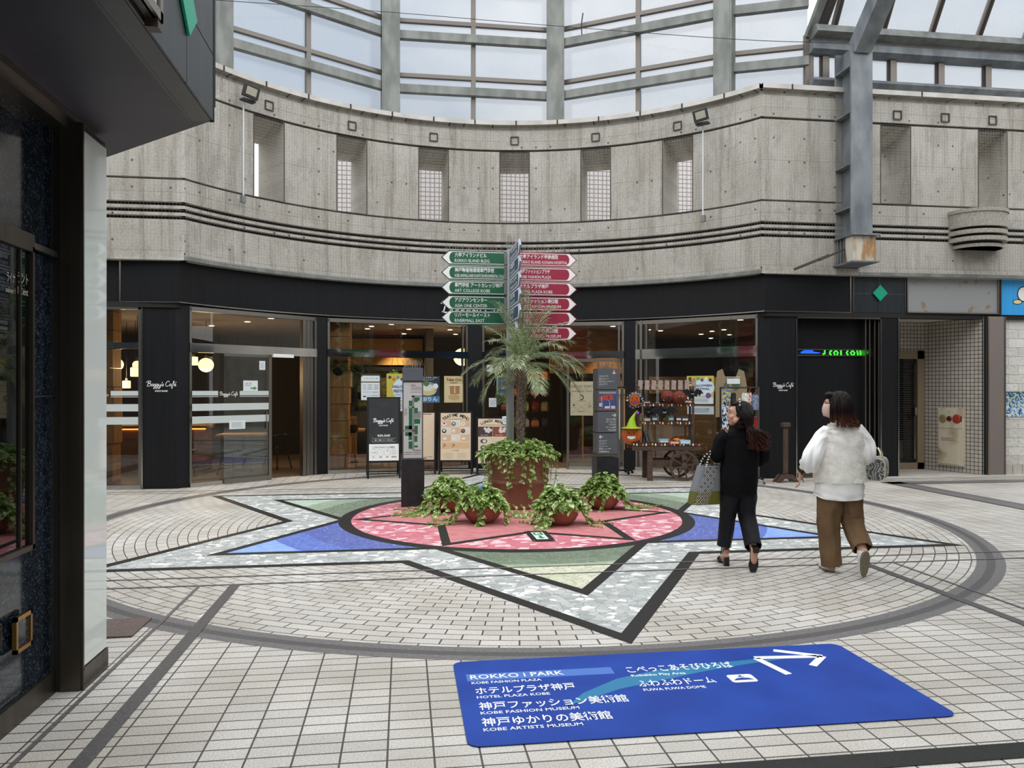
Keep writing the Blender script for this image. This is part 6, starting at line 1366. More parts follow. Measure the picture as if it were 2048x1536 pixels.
for x in (-.37, -.32, .31, .36): b.ball((x, -.02, .575), (.008, .006, .008), 8, 6)
for x, z in ((-.365, .36), (-.325, .36), (-.345, .3)): b.ball((x, -.01, z), (.008, .006, .008), 8, 6)
b.build('bolts', M_STAIND, ca)
CM = basis(ca)
def cw(x, y, z): return CM @ Vector((x, y, z))
M_CCK = mat('garland_black', '1d1715', .6); M_ORG = mat('pumpkin_orange', 'b8561c', .35); M_YEL = mat('candy_yellow', 'e3c12c', .5); M_DRED = mat('garland_maroon', '6d2420', .6); M_LIME = mat('witch_lime', '9ab81e', .35); M_FOILB = mat('foil_black', '17171a', .3)
def garland(x0, x1, y, z, lab, h=.055):
    b = B(); b.at(CM @ Matrix.Translation((x0, y, z)) @ Matrix.Rotation(R(90), 4, 'X')); w = x1 - x0; b.use(M_CCK).prism([(0, -h), (w, -h), (w, .005), (0, .005)], -.006, 0); n = max(2, int(w / .052))
    for k in range(n):
        x = (k + .5) * w / n; c = k % 6; yy = -h * .5
        if c in (1, 4): b.use(M_WHITE); b.disc(x, yy + .008, .011, .001, 10); b.poly([(x - .016, yy - .022, .001), (x + .016, yy - .022, .001), (x + .008, yy + .008, .001), (x - .008, yy + .008, .001)])
        elif c == 0: b.use(M_YEL).disc(x, yy + .004, .016, .001, 12); b.use(M_ORG).rect(x - .012, yy - .022, .028, .014, .0012)
        elif c == 3: b.use(M_ORG).disc(x, yy, .018, .001, 12); b.use(M_YEL).rect(x - .02, yy - .022, .03, .01, .0012)
        else: b.use(M_DRED).rect(x - .022, yy - .018, .044, .036, .001)
    tag(b.build('garland', None), lab, 'garland', 'halloween garlands on the cart')
garland(-.48, .50, .285, 1.345, 'black halloween garland along the upper cart shelf'); garland(-.46, .48, .285, 1.025, 'black halloween garland along the middle cart shelf'); garland(-.66, .53, -.025, .665, 'long black halloween garland along the cart deck edge')
def jack(b, M, r, ow=1.0, face='grin'):
    b.at(M)
    b.use(M_CCK)
    for s in (-1, 1): b.poly([(s * r * .35 - r * .13, r * .18, .002), (s * r * .35 + r * .13, r * .18, .002), (s * r * .35, r * .45, .002)])
    b.poly([(-r * .07, -.0, .002), (r * .07, 0, .002), (0, r * .15, .002)])
    b.poly([(r * .62 * cos(a), -r * .12 + r * .5 * sin(a), .002) for a in [R(180 + 15 * k) for k in range(13)]])
def balloon(c, r, rim, face, lab, hat=False, yaw=0, tilt=0):
    o = thing('foil_balloon', lab, 'balloon', c, CRZ + yaw); b = B(); n = 36
    prof = [(.001, -.30), (.5, -.27), (.8, -.18), (.94, -.08), (1, 0), (.94, .08), (.8, .18), (.5, .27), (.001, .30)]
    b.use(rim); T = Matrix.Rotation(tilt, 4, 'Y') @ Matrix.Rotation(R(90), 4, 'X')
    vs = []
    for q, z in prof:
        for k in range(n): a = 2 * pi * k / n; w = 1 + (.035 * cos(a * 12) if q > .75 else 0); vs.append(T @ Vector((q * r * w * cos(a), q * r * w * sin(a), z * r * 1.5)))
    b.add(vs, [(i * n + j, i * n + (j + 1) % n, (i + 1) * n + (j + 1) % n, (i + 1) * n + j) for i in range(len(prof) - 1) for j in range(n)])
    b.build('balloon', None, o, smooth=True)
    b = B(); M = T @ Matrix.Translation((0, 0, r * .455)); b.at(M); b.use(M_ORG).poly([(r * .6 * cos(2 * pi * k / 24), r * .68 * sin(2 * pi * k / 24) - .0, 0) for k in range(24)])
    jack(b, M, r * .72); b.at(M @ Matrix.Translation((0, 0, .003)))
    if hat: b.use(M_WHITE); b.poly([(r * .42 * cos(a), -r * .12 + r * .3 * sin(a), .001) for a in [R(180 + 15 * k) for k in range(13)]]); b.use(P('8a8f98')); [b.rect(-r * .4 + r * .2 * k, -r * .36, .004, r * .26, .002) for k in range(5)]
    else:
        b.use(P('7a3f8a')).poly([(r * .4 * cos(a), -r * .12 + r * .28 * sin(a), .001) for a in [R(180 + 15 * k) for k in range(13)]])
    b.build('face', None, o)
    if hat:
        b = B(); b.at(T @ Matrix.Translation((0, r * .62, .0)) @ Matrix.Rotation(R(-90), 4, 'X')); b.use(M_LIME).lathe([(r * .98, 0), (r * 1.0, .01), (r * .98, .02), (r * .5, .03), (r * .42, .08), (r * .25, .18), (r * .1, .27), (.004, .32)], n=24)
        for i, v in enumerate(b.v): k = max(0, v[2] - r * .62 - .1); b.v[i] = (v[0] + k * k * 2.2, v[1], v[2])
        b.use(P('6a3f86')); b.build('hat', None, o, smooth=True)
        b = B(); b.at(Matrix.Translation((0, 0, 0))); b.ball((r * .62, -.02, r * .62 + .27), .028, 10, 8); b.build('hat_pompom', mat('purple_pompom', '8a3fa8', .5), o)
    else:
        b = B(); r2 = random.Random(1)
        for k in range(40): a = r2.uniform(0, 6.28); q = r2.uniform(.72, .97); z = (1 - q * q) ** .5 * .3 * r * 1.5 + .004; b.at(T @ Matrix.Translation((q * r * cos(a), q * r * sin(a), z + .002))); b.ball((0, 0, 0), (.007, .007, .004), 6, 4)
        b.build('dots', M_WHITE, o)
    B().tube([(0, .03, -r * .8), (.05, .03, -.35), (.03, .05, -.55)], .003, 4).build('ribbon', M_CCK, o)
    return o
balloon(cw(-.575, .2, 1.40), .155, M_FOILB, M_ORG, 'black dotted pumpkin face balloon at the left of the upper cart shelf', yaw=-.25)
balloon(cw(-.66, .05, .80), .175, M_ORG, M_ORG, 'orange pumpkin balloon with green witch hat at the left of the cart deck', True, yaw=-.2)
br = thing('broom', 'toy broom with striped legs leaning at the left of the cart', 'broom', cw(-.44, .15, .65), CRZ); B().tube([(-.02, 0, .7), (.02, 0, .2)], .014, 8).build('stick', mat('copper_stick', '8a5a3a', .4), br)
b = B(); b.tube([(.03, -.02, .2), (.08, -.03, .1), (.11, -.03, 0)], .016, 8); b.tube([(.0, .0, .2), (.03, -.01, .1), (.05, -.01, 0)], .016, 8); b.build('stocking_legs', M_CCK, br)
b = B()
for q in (.1, .3, .5, .7, .9): p = lerp(Vector((.03, -.02, .2)), Vector((.1, -.03, .02)), q); b.tube([p, p + Vector((.006, 0, -.014))], .0175, 8)
b.build('stripes', P('b9b9b4'), br)
def pumpkin(c, r, lab, tagged=False):
    o = thing('plush_pumpkin', lab, 'pumpkin', c, CRZ); b = B(); n = 32
    vs = [(r * sin(pi * i / 12) * (1 + .06 * cos(8 * 2 * pi * j / n)) * cos(2 * pi * j / n), r * .8 * sin(pi * i / 12) * (1 + .06 * cos(8 * 2 * pi * j / n)) * sin(2 * pi * j / n), -r * .9 * cos(pi * i / 12)) for i in range(13) for j in range(n)]
    b.add(vs, [(i * n + j, i * n + (j + 1) % n, (i + 1) * n + (j + 1) % n, (i + 1) * n + j) for i in range(12) for j in range(n)]); b.build('body', mat('plush_rust', '6e2d20', .9), o, smooth=True)
    b = B(); b.at(Matrix.Translation((0, -r * .86, 0)) @ Matrix.Rotation(R(90), 4, 'X')); jack(b, b.M, r * .6); b.use(M_YEL)
    for s in (-1, 1): b.disc(s * r * .22, r * .18, r * .06, .004, 8)
    b.build('face', None, o)
    B().lathe([(r * .12, r * .8), (r * .1, r * 1.05), (.001, r * 1.06)], n=8).build('stem', mat('stem_green', '4f5a2c', .8), o)
pumpkin(cw(.02, .3, 1.47), .115, 'rust coloured plush pumpkin on the upper cart shelf, left of the pair'); pumpkin(cw(.22, .27, 1.445), .13, 'larger rust plush pumpkin on the upper cart shelf, right of the pair')
def bat(c, s, lab, rz=0):
    o = thing('plush_bat', lab, 'toy bat', c, CRZ + rz); b = B(); b.ball((0, 0, 0), (.05 * s, .04 * s, .07 * s), 14, 10); b.ball((0, -.005, .085 * s), (.04 * s, .035 * s, .04 * s), 12, 8); b.build('body', mat('plush_black', '16151b', .95), o, smooth=True)
    for q in (-1, 1):
        b = B(); w = [(.03, .06), (.10, .13), (.19, .10), (.24, .02), (.19, .035), (.16, -.02), (.12, .02), (.09, -.04), (.04, -.01)]; pts = [(q * x * s, z * s) for x, z in w]; pts = pts if q < 0 else pts[::-1]
        b.at(Matrix.Rotation(R(90), 4, 'X')); b.prism(pts, -.008, .008); b.build('wing', mat('plush_black', '16151b', .95), o)
        B().lathe([(.014 * s, .11 * s), (.001, .15 * s)], (q * .025 * s, 0, 0), 8).build('ear', mat('plush_black', '16151b', .95), o)
    b = B(); b.tube([(-.03 * s, -.045 * s, .03 * s), (0, -.06 * s, .015 * s), (.03 * s, -.045 * s, .03 * s)], .004, 5); b.build('collar', M_STAIN, o)
bat(cw(.44, .24, 1.49), .85, 'black plush bat hanging at the right end of the upper cart shelf'); bat(cw(-.06, .24, 1.16), 1.05, 'black plush bat in the middle of the cart between the shelves'); bat(cw(-.33, .3, 1.17), 1.0, 'black plush bat at the left of the cart between the shelves', .3)
def pack(x, y, z, d, col, lab, rz=0, name='gift_box'):
    p = cw(x, y, z); o = thing(name, lab, 'box' if 'box' in name else 'pouch', p, CRZ + rz, 'small goods on the cart')
    B().box((0, 0, d[2] / 2), d).build('body', mat('pack_' + col, col, .6), o, bevel=.006)
    B().box((0, -d[1] / 2 - .001, d[2] / 2), (d[0] * .8, .002, d[2] * .35)).build('band', PAPW if col not in ('dfe3e4',) else P('8a8f98'), o)
pack(-.1, .06, .641, (.17, .1, .085), '7fa8b5', 'grey blue gift box standing on the cart deck'); pack(.07, .0, .641, (.17, .1, .05), 'c8571e', 'orange gift box in the middle of the cart deck'); pack(.26, -.0, .641, (.18, .08, .07), '8cc4cf', 'turquoise gift box at the right of the cart deck')
pack(-.34, .36, 1.011, (.11, .1, .07), 'b9b3a8', 'pale pouch at the left end of the middle cart shelf', .1, 'pouch'); pack(-.2, .36, 1.011, (.1, .08, .11), '5b6570', 'slate pouch left of the middle plush bat', -.1, 'pouch'); pack(.08, .36, 1.011, (.1, .08, .11), '4f8a78', 'teal green pouch on the middle cart shelf', .1, 'pouch'); pack(.22, .36, 1.011, (.1, .08, .1), '4a2f33', 'maroon pouch on the middle cart shelf', 0, 'pouch'); pack(.34, .36, 1.011, (.12, .08, .09), '453f45', 'charcoal pouch at the right end of the middle cart shelf', -.1, 'pouch')
pack(-.36, .36, 1.331, (.16, .08, .05), '7a2c2a', 'dark red pouch at the left end of the upper cart shelf', .15, 'pouch'); pack(-.15, .38, 1.331, (.08, .06, .04), '33302e', 'small black pouch left of the plush pumpkins', 0, 'pouch'); pack(.33, .3, 1.331, (.09, .06, .09), '2a2220', 'black pouch right of the plush pumpkins', 0, 'pouch'); pack(.41, .32, 1.331, (.08, .06, .08), 'b0562a', 'orange pouch at the right end of the upper cart shelf', 0, 'pouch')
fo = thing('foil_basket', 'crumpled bronze foil bat ornament lying on the cart deck', 'ornament', cw(.18, .14, .641), CRZ); b = B(); b.ball((0, 0, .05), (.17, .09, .06), 24, 12)
for i, v in enumerate(b.v): k = noise.noise(Vector(v) * 22); b.v[i] = (v[0] + k * .015, v[1] + k * .01, max(0, v[2] + k * .03))
b.build('body', mat('bronze_foil', '8a4f22', .25, metal=.9), fo)
pr_ = thing('price_tag', 'small white price card between the pumpkins on the cart', 'price card', cw(-.04, .27, 1.4), CRZ); B().box((0, 0, .03), (.045, .004, .08)).build('card', PAPW, pr_); B().tube([(0, .004, -.07), (0, .004, .0)], .003, 4).build('holder', M_STAIND, pr_)
# ---- belt rack left of the cart
p = gp(1254, 947); rk = thing('belt_rack', 'slim black wheeled rack hung with belts left of the cart', 'rack', (p.x, p.y, 0), CRZ)
b = B(); b.tube([(0, 0, .06), (0, 0, 1.58)], .014, 8); b.build('post', M_BLKM, rk); b = B(); b.tube(catmull([(-.22, 0, 1.55), (-.2, 0, 1.62), (-.05, 0, 1.63), (0, 0, 1.6), (0, 0, 1.5)], 4), .012, 6); b.build('arm', M_BLKM, rk)
b = B(); b.box((-.08, 0, .06), (.36, .03, .03)); b.box((.0, 0, .06), (.03, .36, .03)); b.build('base', M_BLKM, rk)
for x, y in ((-.25, 0), (.1, 0), (0, -.18), (0, .18)): b = B(); b.at(Matrix.Translation((x, y, .028)) @ Matrix.Rotation(R(90), 4, 'X')); b.lathe([(.027, -.012), (.027, .012)], n=14); b.build('caster', M_BLKM, rk)
for k in range(5):
    o = thing('belt', ['grey woven belt hanging outermost left on the belt rack', 'pale chain belt hanging second on the belt rack', 'brown leather belt hanging in the middle of the belt rack', 'tan leather belt hanging fourth on the belt rack', 'black belt with curled end hanging nearest the rack post'][k], 'belt', (p.x, p.y, 0), CRZ, 'belts on the belt rack'); x = -.2 + .045 * k; l = [.55, .95, .85, 1.15, 1.0][k]; c = ['6d6a66', 'b5b0a4', '5a4232', '9c7a55', '1c1a1a'][k]
    b = B(); b.grid([[(x, .0, 1.6 - l * i / 8), (x + .028, .006 * sin(i), 1.6 - l * i / 8)] for i in range(9)]); b.grid([[(x, .02, 1.6 - l * .9 * i / 8), (x + .028, .022, 1.6 - l * .9 * i / 8)] for i in range(9)]); b.build('strap', mat('belt_' + c, c, .6), o)
    b = B(); b.tube([(x - .005, -.01, 1.5), (x + .033, -.01, 1.5), (x + .033, -.01, 1.45), (x - .005, -.01, 1.45), (x - .005, -.01, 1.5)], .004, 5); b.build('buckle', M_STAIN, o)
# ---- clothes rack behind the first woman
p = gp(1482, 966); cr = thing('clothes_rail', 'black wheeled clothes rail behind the woman in black', 'clothes rail', (p.x, p.y, 0), CRZ)
b = B(); b.tube([(-.36, 0, 1.62), (.32, 0, 1.62)], .013, 8); b.build('rail', M_BLKM, cr)
for x in (-.35, .3): B().tube([(x, 0, .1), (x, 0, 1.62)], .013, 8).build('upright', M_STAIND if x > 0 else M_BLKM, cr); B().box((x, 0, .09), (.03, .44, .03)).build('foot', M_BLKM, cr)
for x in (-.35, .3):
    for y in (-.2, .2): b = B(); b.at(Matrix.Translation((x + .03, y, .035)) @ Matrix.Rotation(R(90), 4, 'Y')); b.lathe([(.035, -.014), (.035, .014)], n=14); b.build('caster', M_STAIND, cr)
RWM = basis(cr)
def rw(x, y, z): return RWM @ Vector((x, y, z))
def cloth(nm, lab, cat, x, y, z1, w, h, cols, rz=0, flare=1.0, group=None):
    o = thing(nm, lab, cat, rw(x, y, z1), CRZ + rz, group); b = B(); n = 20; rings = []
    for i in range(9):
        u = i / 8; ww = w / 2 * (1 + (flare - 1) * u) * (.75 if i == 0 else 1); rings.append([Vector((ww * cos(2 * pi * k / n), .03 * sin(2 * pi * k / n) + .012 * sin(k * 1.9 + i * .3), -h * u)) for k in range(n)])
    m = noisy('cloth_' + nm + cols[0] + cols[1], cols[0], cols[1], 26, .8, 1, lo=.48, hi=.52); b.loft(rings); b.build('fabric', m, o, smooth=True)
    b = B(); b.tube(catmull([(-w * .35, 0, -.02), (0, 0, .03), (w * .35, 0, -.02)], 4), .005, 5); b.tube([(0, 0, .03), (0, 0, .06), (.018, 0, .075)], .003, 5); b.build('hanger', M_STAIND, o)
cloth('patterned_scarf', 'navy and white patterned scarf at the left end of the clothes rail', 'scarf', -.27, -.02, 1.53, .11, .80, ('1f3a5c', 'dfe6ea')); cloth('folded_scarf', 'blue and yellow scarf looped at the left end of the clothes rail', 'scarf', -.265, -.07, 1.6, .14, .22, ('4a6fb0', 'd8c24a')); cloth('dark_pouch', 'dark bag hanging second from the left on the clothes rail', 'bag', -.14, -.03, 1.53, .09, .34, ('26272b', '34353a')); cloth('white_shirt', 'white garment hanging at the middle of the clothes rail', 'garment', .06, -.04, 1.53, .12, .3, ('e6e4de', 'cfccc5')); cloth('orange_garment', 'white and orange garment right of the white one on the rail', 'garment', .14, -.03, 1.54, .06, .3, ('e0d6cc', 'c2543a')); cloth('blue_pouch', 'pale blue denim bag near the right end of the clothes rail', 'bag', .23, -.03, 1.5, .12, .26, ('8a97ad', '6d7b94')); cloth('red_scarf', 'red scarf hanging low behind the woman in black', 'scarf', .28, .1, 1.1, .09, .7, ('a02626', 'b83a34'))
tp_ = rw(-.02, .5, 0); tt = thing('tank_top', 'tan sleeveless top with a green print hanging in the shop window', 'garment', (tp_.x, tp_.y, 1.55), CRZ)
b = B(); b.at(Matrix.Rotation(R(90), 4, 'X')); b.use(mat('tan_cotton', '8f7f62', .85)).prism([(-.28, -.45), (.28, -.45), (.27, .1), (.22, .36), (.13, .4), (.08, .26), (-.02, .2), (-.12, .28), (-.16, .4), (-.25, .36), (-.28, .1)], -.012, .012); b.use(mat('print_green', '4a5f45', .85)).disc(.07, .12, .07, .013, 14, .1); b.disc(-.09, .08, .05, .013, 14, .09); b.build('fabric', None, tt); B().tube([(0, .01, .36), (0, .01, 1.394)], .003, 4).build('hanger', M_BLKM, tt)
cd_ = thing('sign_holder', 'small white card in a clear frame standing over the clothes rail', 'card holder', rw(-.12, .03, 1.63), CRZ); B().box((0, 0, .1), (.22, .004, .09)).build('card', PAPW, cd_); b = B(); b.stroke([(-.12, .03), (-.12, .18), (.12, .18), (.12, .03)], .01); b.at(Matrix()); o_ = B(); o_.tube([(-.12, 0, 0), (-.12, 0, .17), (.12, 0, .17), (.12, 0, 0)], .005, 5); o_.build('frame', M_STAIN, cd_)
# ---- wooden stand by the right pier
p = gp(1571, 964); ws = thing('wooden_stand', 'brown wooden post stand with flat cap before the black pier', 'stand', (p.x, p.y, 0), R(6))
B().box((0, 0, .52), (.075, .05, .86)).build('post', M_CART, ws, bevel=.004); B().box((0, 0, .985), (.13, .11, .07)).build('cap', M_CART, ws, bevel=.004)
for y in (-.06, .06): b = B(); b.at(Matrix.Translation((0, y, 0)) @ Matrix.Rotation(R(90), 4, 'X')); b.prism([(-.2, 0), (-.13, 0), (-.07, .06), (.07, .06), (.13, 0), (.2, 0), (.2, .02), (.1, .13), (-.1, .13), (-.2, .02)], -.022, .022); b.build('foot', M_CART, ws)
# ---- potted plant behind the cart
p = gp(1412, 950); pt = thing('potted_plant', 'small grey potted plant at the window right of the cart wheel', 'potted plant', (p.x, p.y + .35, 0)); B().lathe([(.08, 0), (.11, .2), (.12, .21), (.1, .2), (.001, .19)], n=20, cap=False).build('pot', M_SLATE, pt)
b = B(); mound(b, (0, 0, .2), .17, .2, 70, random.Random(5), L=(.06, .1)); b.build('leaves', mat('fern_green', '3e5a30', .5), pt)
# ================================================================ THE TWO WOMEN
def skinmat(name, c):
    m = noisy(name, c, tuple(x * .9 for x in C(c)), 30, .5, 3, spec=.35); p = m.node_tree.nodes['Principled BSDF']
    p.inputs['Subsurface Weight'].default_value = .12; p.inputs['Subsurface Radius'].default_value = (.9, .35, .2); p.inputs['Subsurface Scale'].default_value = .01; return m
M_SKIN = skinmat('skin', 'c99a84')
class Flesh(B):                                                # overlapping closed solids, fused into one continuous surface
    def limb(s, pts, rad, n=16):
        s.tube(pts, rad, n)
        for p, r in zip(pts, rad): s.ball(p, r * .995, 14, 10)
    def fuse(s, name, m, parent, voxel=.0045, smooth=5):
        me = bpy.data.meshes.new('f'); me.from_pydata(s.v, [], s.f); o = bpy.data.objects.new('f', me); COL.objects.link(o)
        r = o.modifiers.new('r', 'REMESH'); r.mode = 'VOXEL'; r.voxel_size = voxel
        q = o.modifiers.new('s', 'SMOOTH'); q.iterations = smooth; q.factor = .5
        dg = bpy.context.evaluated_depsgraph_get(); dg.update(); nm = bpy.data.meshes.new_from_object(o.evaluated_get(dg)); nm.name = name
        bpy.data.objects.remove(o); bpy.data.meshes.remove(me); nm.materials.clear(); nm.materials.append(m)
        nm.polygons.foreach_set('use_smooth', [True] * len(nm.polygons)); p = bpy.data.objects.new(name, nm); COL.objects.link(p); p.parent = parent; return p
def head(f, H):                                                # H: head matrix, local +Y is the way the face looks, origin at the skull's centre
    f.at(H)
    f.ball((0, -.012, .022), (.074, .092, .086), 24, 18); f.ball((0, .022, -.03), (.062, .066, .075), 20, 14); f.ball((0, .048, -.082), (.032, .030, .026), 14, 10)
    f.ball((0, .066, .028), (.05, .022, .03), 14, 10); f.ball((0, .088, -.022), (.0135, .017, .014), 12, 8); f.tube([(0, .082, .03), (0, .093, -.008), (0, .098, -.022)], [.008, .0095, .009], 8)
    f.ball((0, .077, -.052), (.021, .012, .007), 12, 8); f.ball((0, .076, -.063), (.018, .011, .0075), 12, 8)
    for s in (-1, 1):
        f.ball((s * .04, .058, -.028), (.022, .02, .02), 12, 8); f.ball((s * .028, .074, .014), (.014, .008, .009), 10, 8)
        f.ball((s * .076, -.008, -.006), (.008, .018, .03), 12, 10); f.ball((s * .08, -.014, .008), (.007, .017, .017), 10, 8); f.ball((s * .077, .0, -.03), (.006, .009, .010), 8, 6); f.ball((s * .058, .018, -.06), (.022, .03, .028), 12, 8)
    f.at(Matrix())
def hand(f, Wm, side, curl=.5):                                # Wm: wrist matrix, local -Z points to the fingertips, +Y is the back of the hand
    f.at(Wm)
    f.ball((0, 0, -.035), (.036, .015, .045), 14, 10); f.ball((0, 0, -.065), (.038, .0135, .024), 14, 10); f.tube([(0, 0, .02), (0, 0, -.02)], [.024, .027], 12)
    for k, (x, l) in enumerate(((-.029, .066), (-.010, .075), (.010, .07), (.028, .055))):
        p = Vector((x, 0, -.078)); d = Vector((x * .6, -.12 - .05 * k, -1)).normalized(); pts = [p + Vector((0, 0, .02)), p]
        for j, q in enumerate((.45, .32, .26)):
            a = curl * (.35 + .3 * j + .08 * k); d = (Matrix.Rotation(a, 3, 'X') @ d).normalized(); p = p + d * l * q; pts.append(p)
        f.limb(pts, [.0088, .0085, .008, .0072, .0058], 10)
    s = side; f.limb([(s * -.022, -.004, -.018), (s * -.042, -.014, -.04), (s * -.05, -.024, -.066), (s * -.048, -.034, -.086)], [.013, .0105, .0092, .007], 10)
    f.at(Matrix())
def garment(rings, n=48, fold=0, freq=9, seed=0, cap=False, sq=2.3, jit=0):
    out = []
    for i, (c, rx, ry, tilt) in enumerate(rings):
        T = Matrix.Translation(c) @ Matrix.Rotation(tilt[0], 4, 'X') @ Matrix.Rotation(tilt[1], 4, 'Y'); r = []
        for k in range(n):
            a = 2 * pi * k / n; ca_, sa = cos(a), sin(a); e = 2 / sq; x = math.copysign(abs(ca_) ** e, ca_); y = math.copysign(abs(sa) ** e, sa)
            w = 1 + fold * (i / max(1, len(rings) - 1)) * sin(freq * a + seed + .5 * sin(3 * a + i * .3)) + jit * noise.noise(Vector((x * 3 + seed, y * 3, i * .35)))
            r.append(T @ Vector((x * rx * w, y * ry * w, 0)))
        out.append(r)
    return out
def smooth_rings(keys, m=5):                                   # interpolate (center, rx, ry, tilt) keys
    cs = catmull([k[0] for k in keys], m); out = []; K = len(keys)
    for i, c in enumerate(cs):
        u = min(i / m, K - 1 - 1e-6); j = int(u); w = u - j; w2 = w * w * (3 - 2 * w); a, b_ = keys[j], keys[j + 1]
        out.append((c, lerp(a[1], b_[1], w2), lerp(a[2], b_[2], w2), (lerp(a[3][0], b_[3][0], w), lerp(a[3][1], b_[3][1], w))))
    return out
def tubecloth(b, pts, rx, n=44, fold=.05, freq=5, seed=0, jit=.1):  # sleeve / trouser leg following a path
    P_ = catmull(pts, 6); K = len(pts); rings = []; ref = Vector((1, 0, 0))
    for i, p in enumerate(P_):
        u = min(i / 6, K - 1 - 1e-6); j = int(u); r = lerp(rx[j], rx[j + 1], (u - j)); d = (P_[min(i + 1, len(P_) - 1)] - P_[max(0, i - 1)]).normalized()
        x = (ref - d * ref.dot(d)).normalized(); y = d.cross(x); ring = []
        for k in range(n):
            a = 2 * pi * k / n; w = 1 + fold * sin(freq * a + seed + i * .25) * (i / len(P_)) + jit * noise.noise(Vector((cos(a) * 1.5 + seed, sin(a) * 1.5, i * .22))) + jit * .45 * noise.noise(Vector((cos(a) * 3.2 + seed, sin(a) * 3.2, i * .55)))
            ring.append(p + (x * cos(a) + y * sin(a)) * r * w)
        rings.append(ring)
    b.loft(rings, cap=False); inner = [[p + (rings[-1][(k + n // 2) % n] - p) * .06 for k, p in enumerate(rings[-1])]]; b.loft([rings[-1]] + inner, cap=False); return P_
def locks(b, H, roots, flow, n, rnd, r0=.009):                  # hair strands: root on skull, path by flow(root, t)
    for k in range(n):
        p0 = roots(rnd); pts = flow(p0, rnd); b.tube(pts, [r0 * (1 - .75 * (i / (len(pts) - 1)) ** 1.5) for i in range(len(pts))], 6)
def hairmat(name, c1, c2, zlo, zhi):
    m = mat(name, c1, .5, spec=.14); t, p = nodes(m); tc = t.add('ShaderNodeTexCoord'); s = t.add('ShaderNodeSeparateXYZ', {0: tc.outputs['Object']})
    n = t.add('ShaderNodeTexNoise', {'Vector': t.add('ShaderNodeMapping', {0: tc.outputs['Object'], 'Scale': (60, 60, 4)}).outputs[0], 'Scale': 1, 'Detail': 2})
    f = t.math('ADD', t.math('DIVIDE', t.math('SUBTRACT', s.outputs[2], zlo), zhi - zlo), t.math('MULTIPLY_ADD', n.outputs[0], .5, -.25))
    t.l.new(t.ramp(f, [(.0, C(c2)), (.9, C(c1))]), p.inputs['Base Color']); p.inputs['Anisotropic'].default_value = .5; return m
def wom(px, py, name_lab):
    p = gp(px, py); return thing('person', name_lab, 'person', (p.x, p.y, 0), CRZ)
# ---------------------------------------------------------------- woman in black
w1 = wom(1476, 1134, 'person in black jacket and cropped trousers walking away, long dark hair, face turned left')
H1 = Matrix.Translation((.005, .0, 1.365)) @ Matrix.Rotation(R(78), 4, 'Z') @ Matrix.Rotation(R(4), 4, 'X')
f = Flesh(); head(f, H1)
f.limb([(.012, -.008, 1.29), (.025, -.012, 1.20)], [.046, .052])
f.ball((.028, 0, 1.10), (.15, .09, .12), 20, 14); f.ball((.02, 0, .92), (.125, .085, .16), 20, 14); f.ball((.0, 0, .74), (.145, .095, .11), 20, 14)
for s in (-1, 1): f.ball((.028 + s * .145, 0, 1.165), .05, 14, 10)
LE1, LW1 = Vector((-.17, .03, .985)), Vector((-.09, .21, 1.09)); RE1, RW1 = Vector((.215, .05, .95)), Vector((.12, .24, 1.02))
f.limb([(-.12, 0, 1.165), LE1, LW1], [.043, .037, .025]); f.limb([(.18, 0, 1.165), RE1, RW1], [.043, .037, .025])
hand(f, Matrix.Translation(LW1) @ Matrix.Rotation(R(172), 4, 'X') @ Matrix.Rotation(R(-16), 4, 'Y'), 1, .4); hand(f, Matrix.Translation(RW1) @ Matrix.Rotation(R(90), 4, 'X'), -1, .7)
LA1 = Vector((-.093, .075, .115)); RA1 = Vector((.083, -.185, .205))
f.limb([(-.07, 0, .72), (-.08, .05, .42), LA1 + Vector((.0, -.01, .03)), LA1], [.085, .055, .033, .03]); f.limb([(.08, 0, .72), (.09, .04, .44), RA1 + Vector((0, .04, .04)), RA1], [.085, .055, .035, .031])
f.limb([LA1 + Vector((0, -.02, -.03)), LA1 + Vector((0, .08, -.075)), LA1 + Vector((-.005, .15, -.092))], [.03, .028, .02]); f.limb([RA1 + Vector((0, -.025, -.01)), RA1 + Vector((-.008, -.02, -.1)), RA1 + Vector((-.012, .0, -.165))], [.032, .03, .02])
f.fuse('body', M_SKIN, w1)
M_EYE = mat('eye_dark', '1c1412', .2); M_LIP = mat('lip_tint', 'a8584f', .4)
def eyes(H, par):
    b = B(); b.at(H)
    for s in (-1, 1): b.ball((s * .029, .077, .012), (.012, .007, .005), 10, 6); b.tube([(s * .014, .086, .032), (s * .03, .085, .037), (s * .045, .074, .033)], .0022, 5)
    b.build('eye', M_EYE, par)
    b = B(); b.at(H); b.ball((0, .0815, -.0575), (.017, .008, .007), 10, 6); b.build('lips', M_LIP, par)
eyes(H1, w1)
M_JKT = noisy('black_knit', '08080a', '0d0d10', 20, .85, spec=.15); M_TRS = noisy('charcoal_trouser', '121217', '1b1b22', 30, .7, spec=.25)
b = B(); Z0 = (0, 0)
rg = smooth_rings([((.022, -.012, 1.275), .052, .055, Z0), ((.026, -.008, 1.235), .075, .065, Z0), ((.028, -.004, 1.205), .135, .075, Z0), ((.03, 0, 1.165), .18, .088, Z0), ((.028, 0, 1.08), .172, .105, Z0), ((.02, 0, .95), .163, .115, Z0), ((.008, 0, .80), .167, .125, Z0), ((0, 0, .66), .165, .125, (0, R(1)))])
G1 = garment(rg, 56, .03, 7, 1.0, jit=.05); b.loft(G1, cap=False); b.loft([G1[-1], [p + (Vector((0, 0, p.z)) - p) * .12 + Vector((0, 0, .01)) for p in G1[-1]]], cap=False); b.build('jacket', M_JKT, w1, smooth=2)
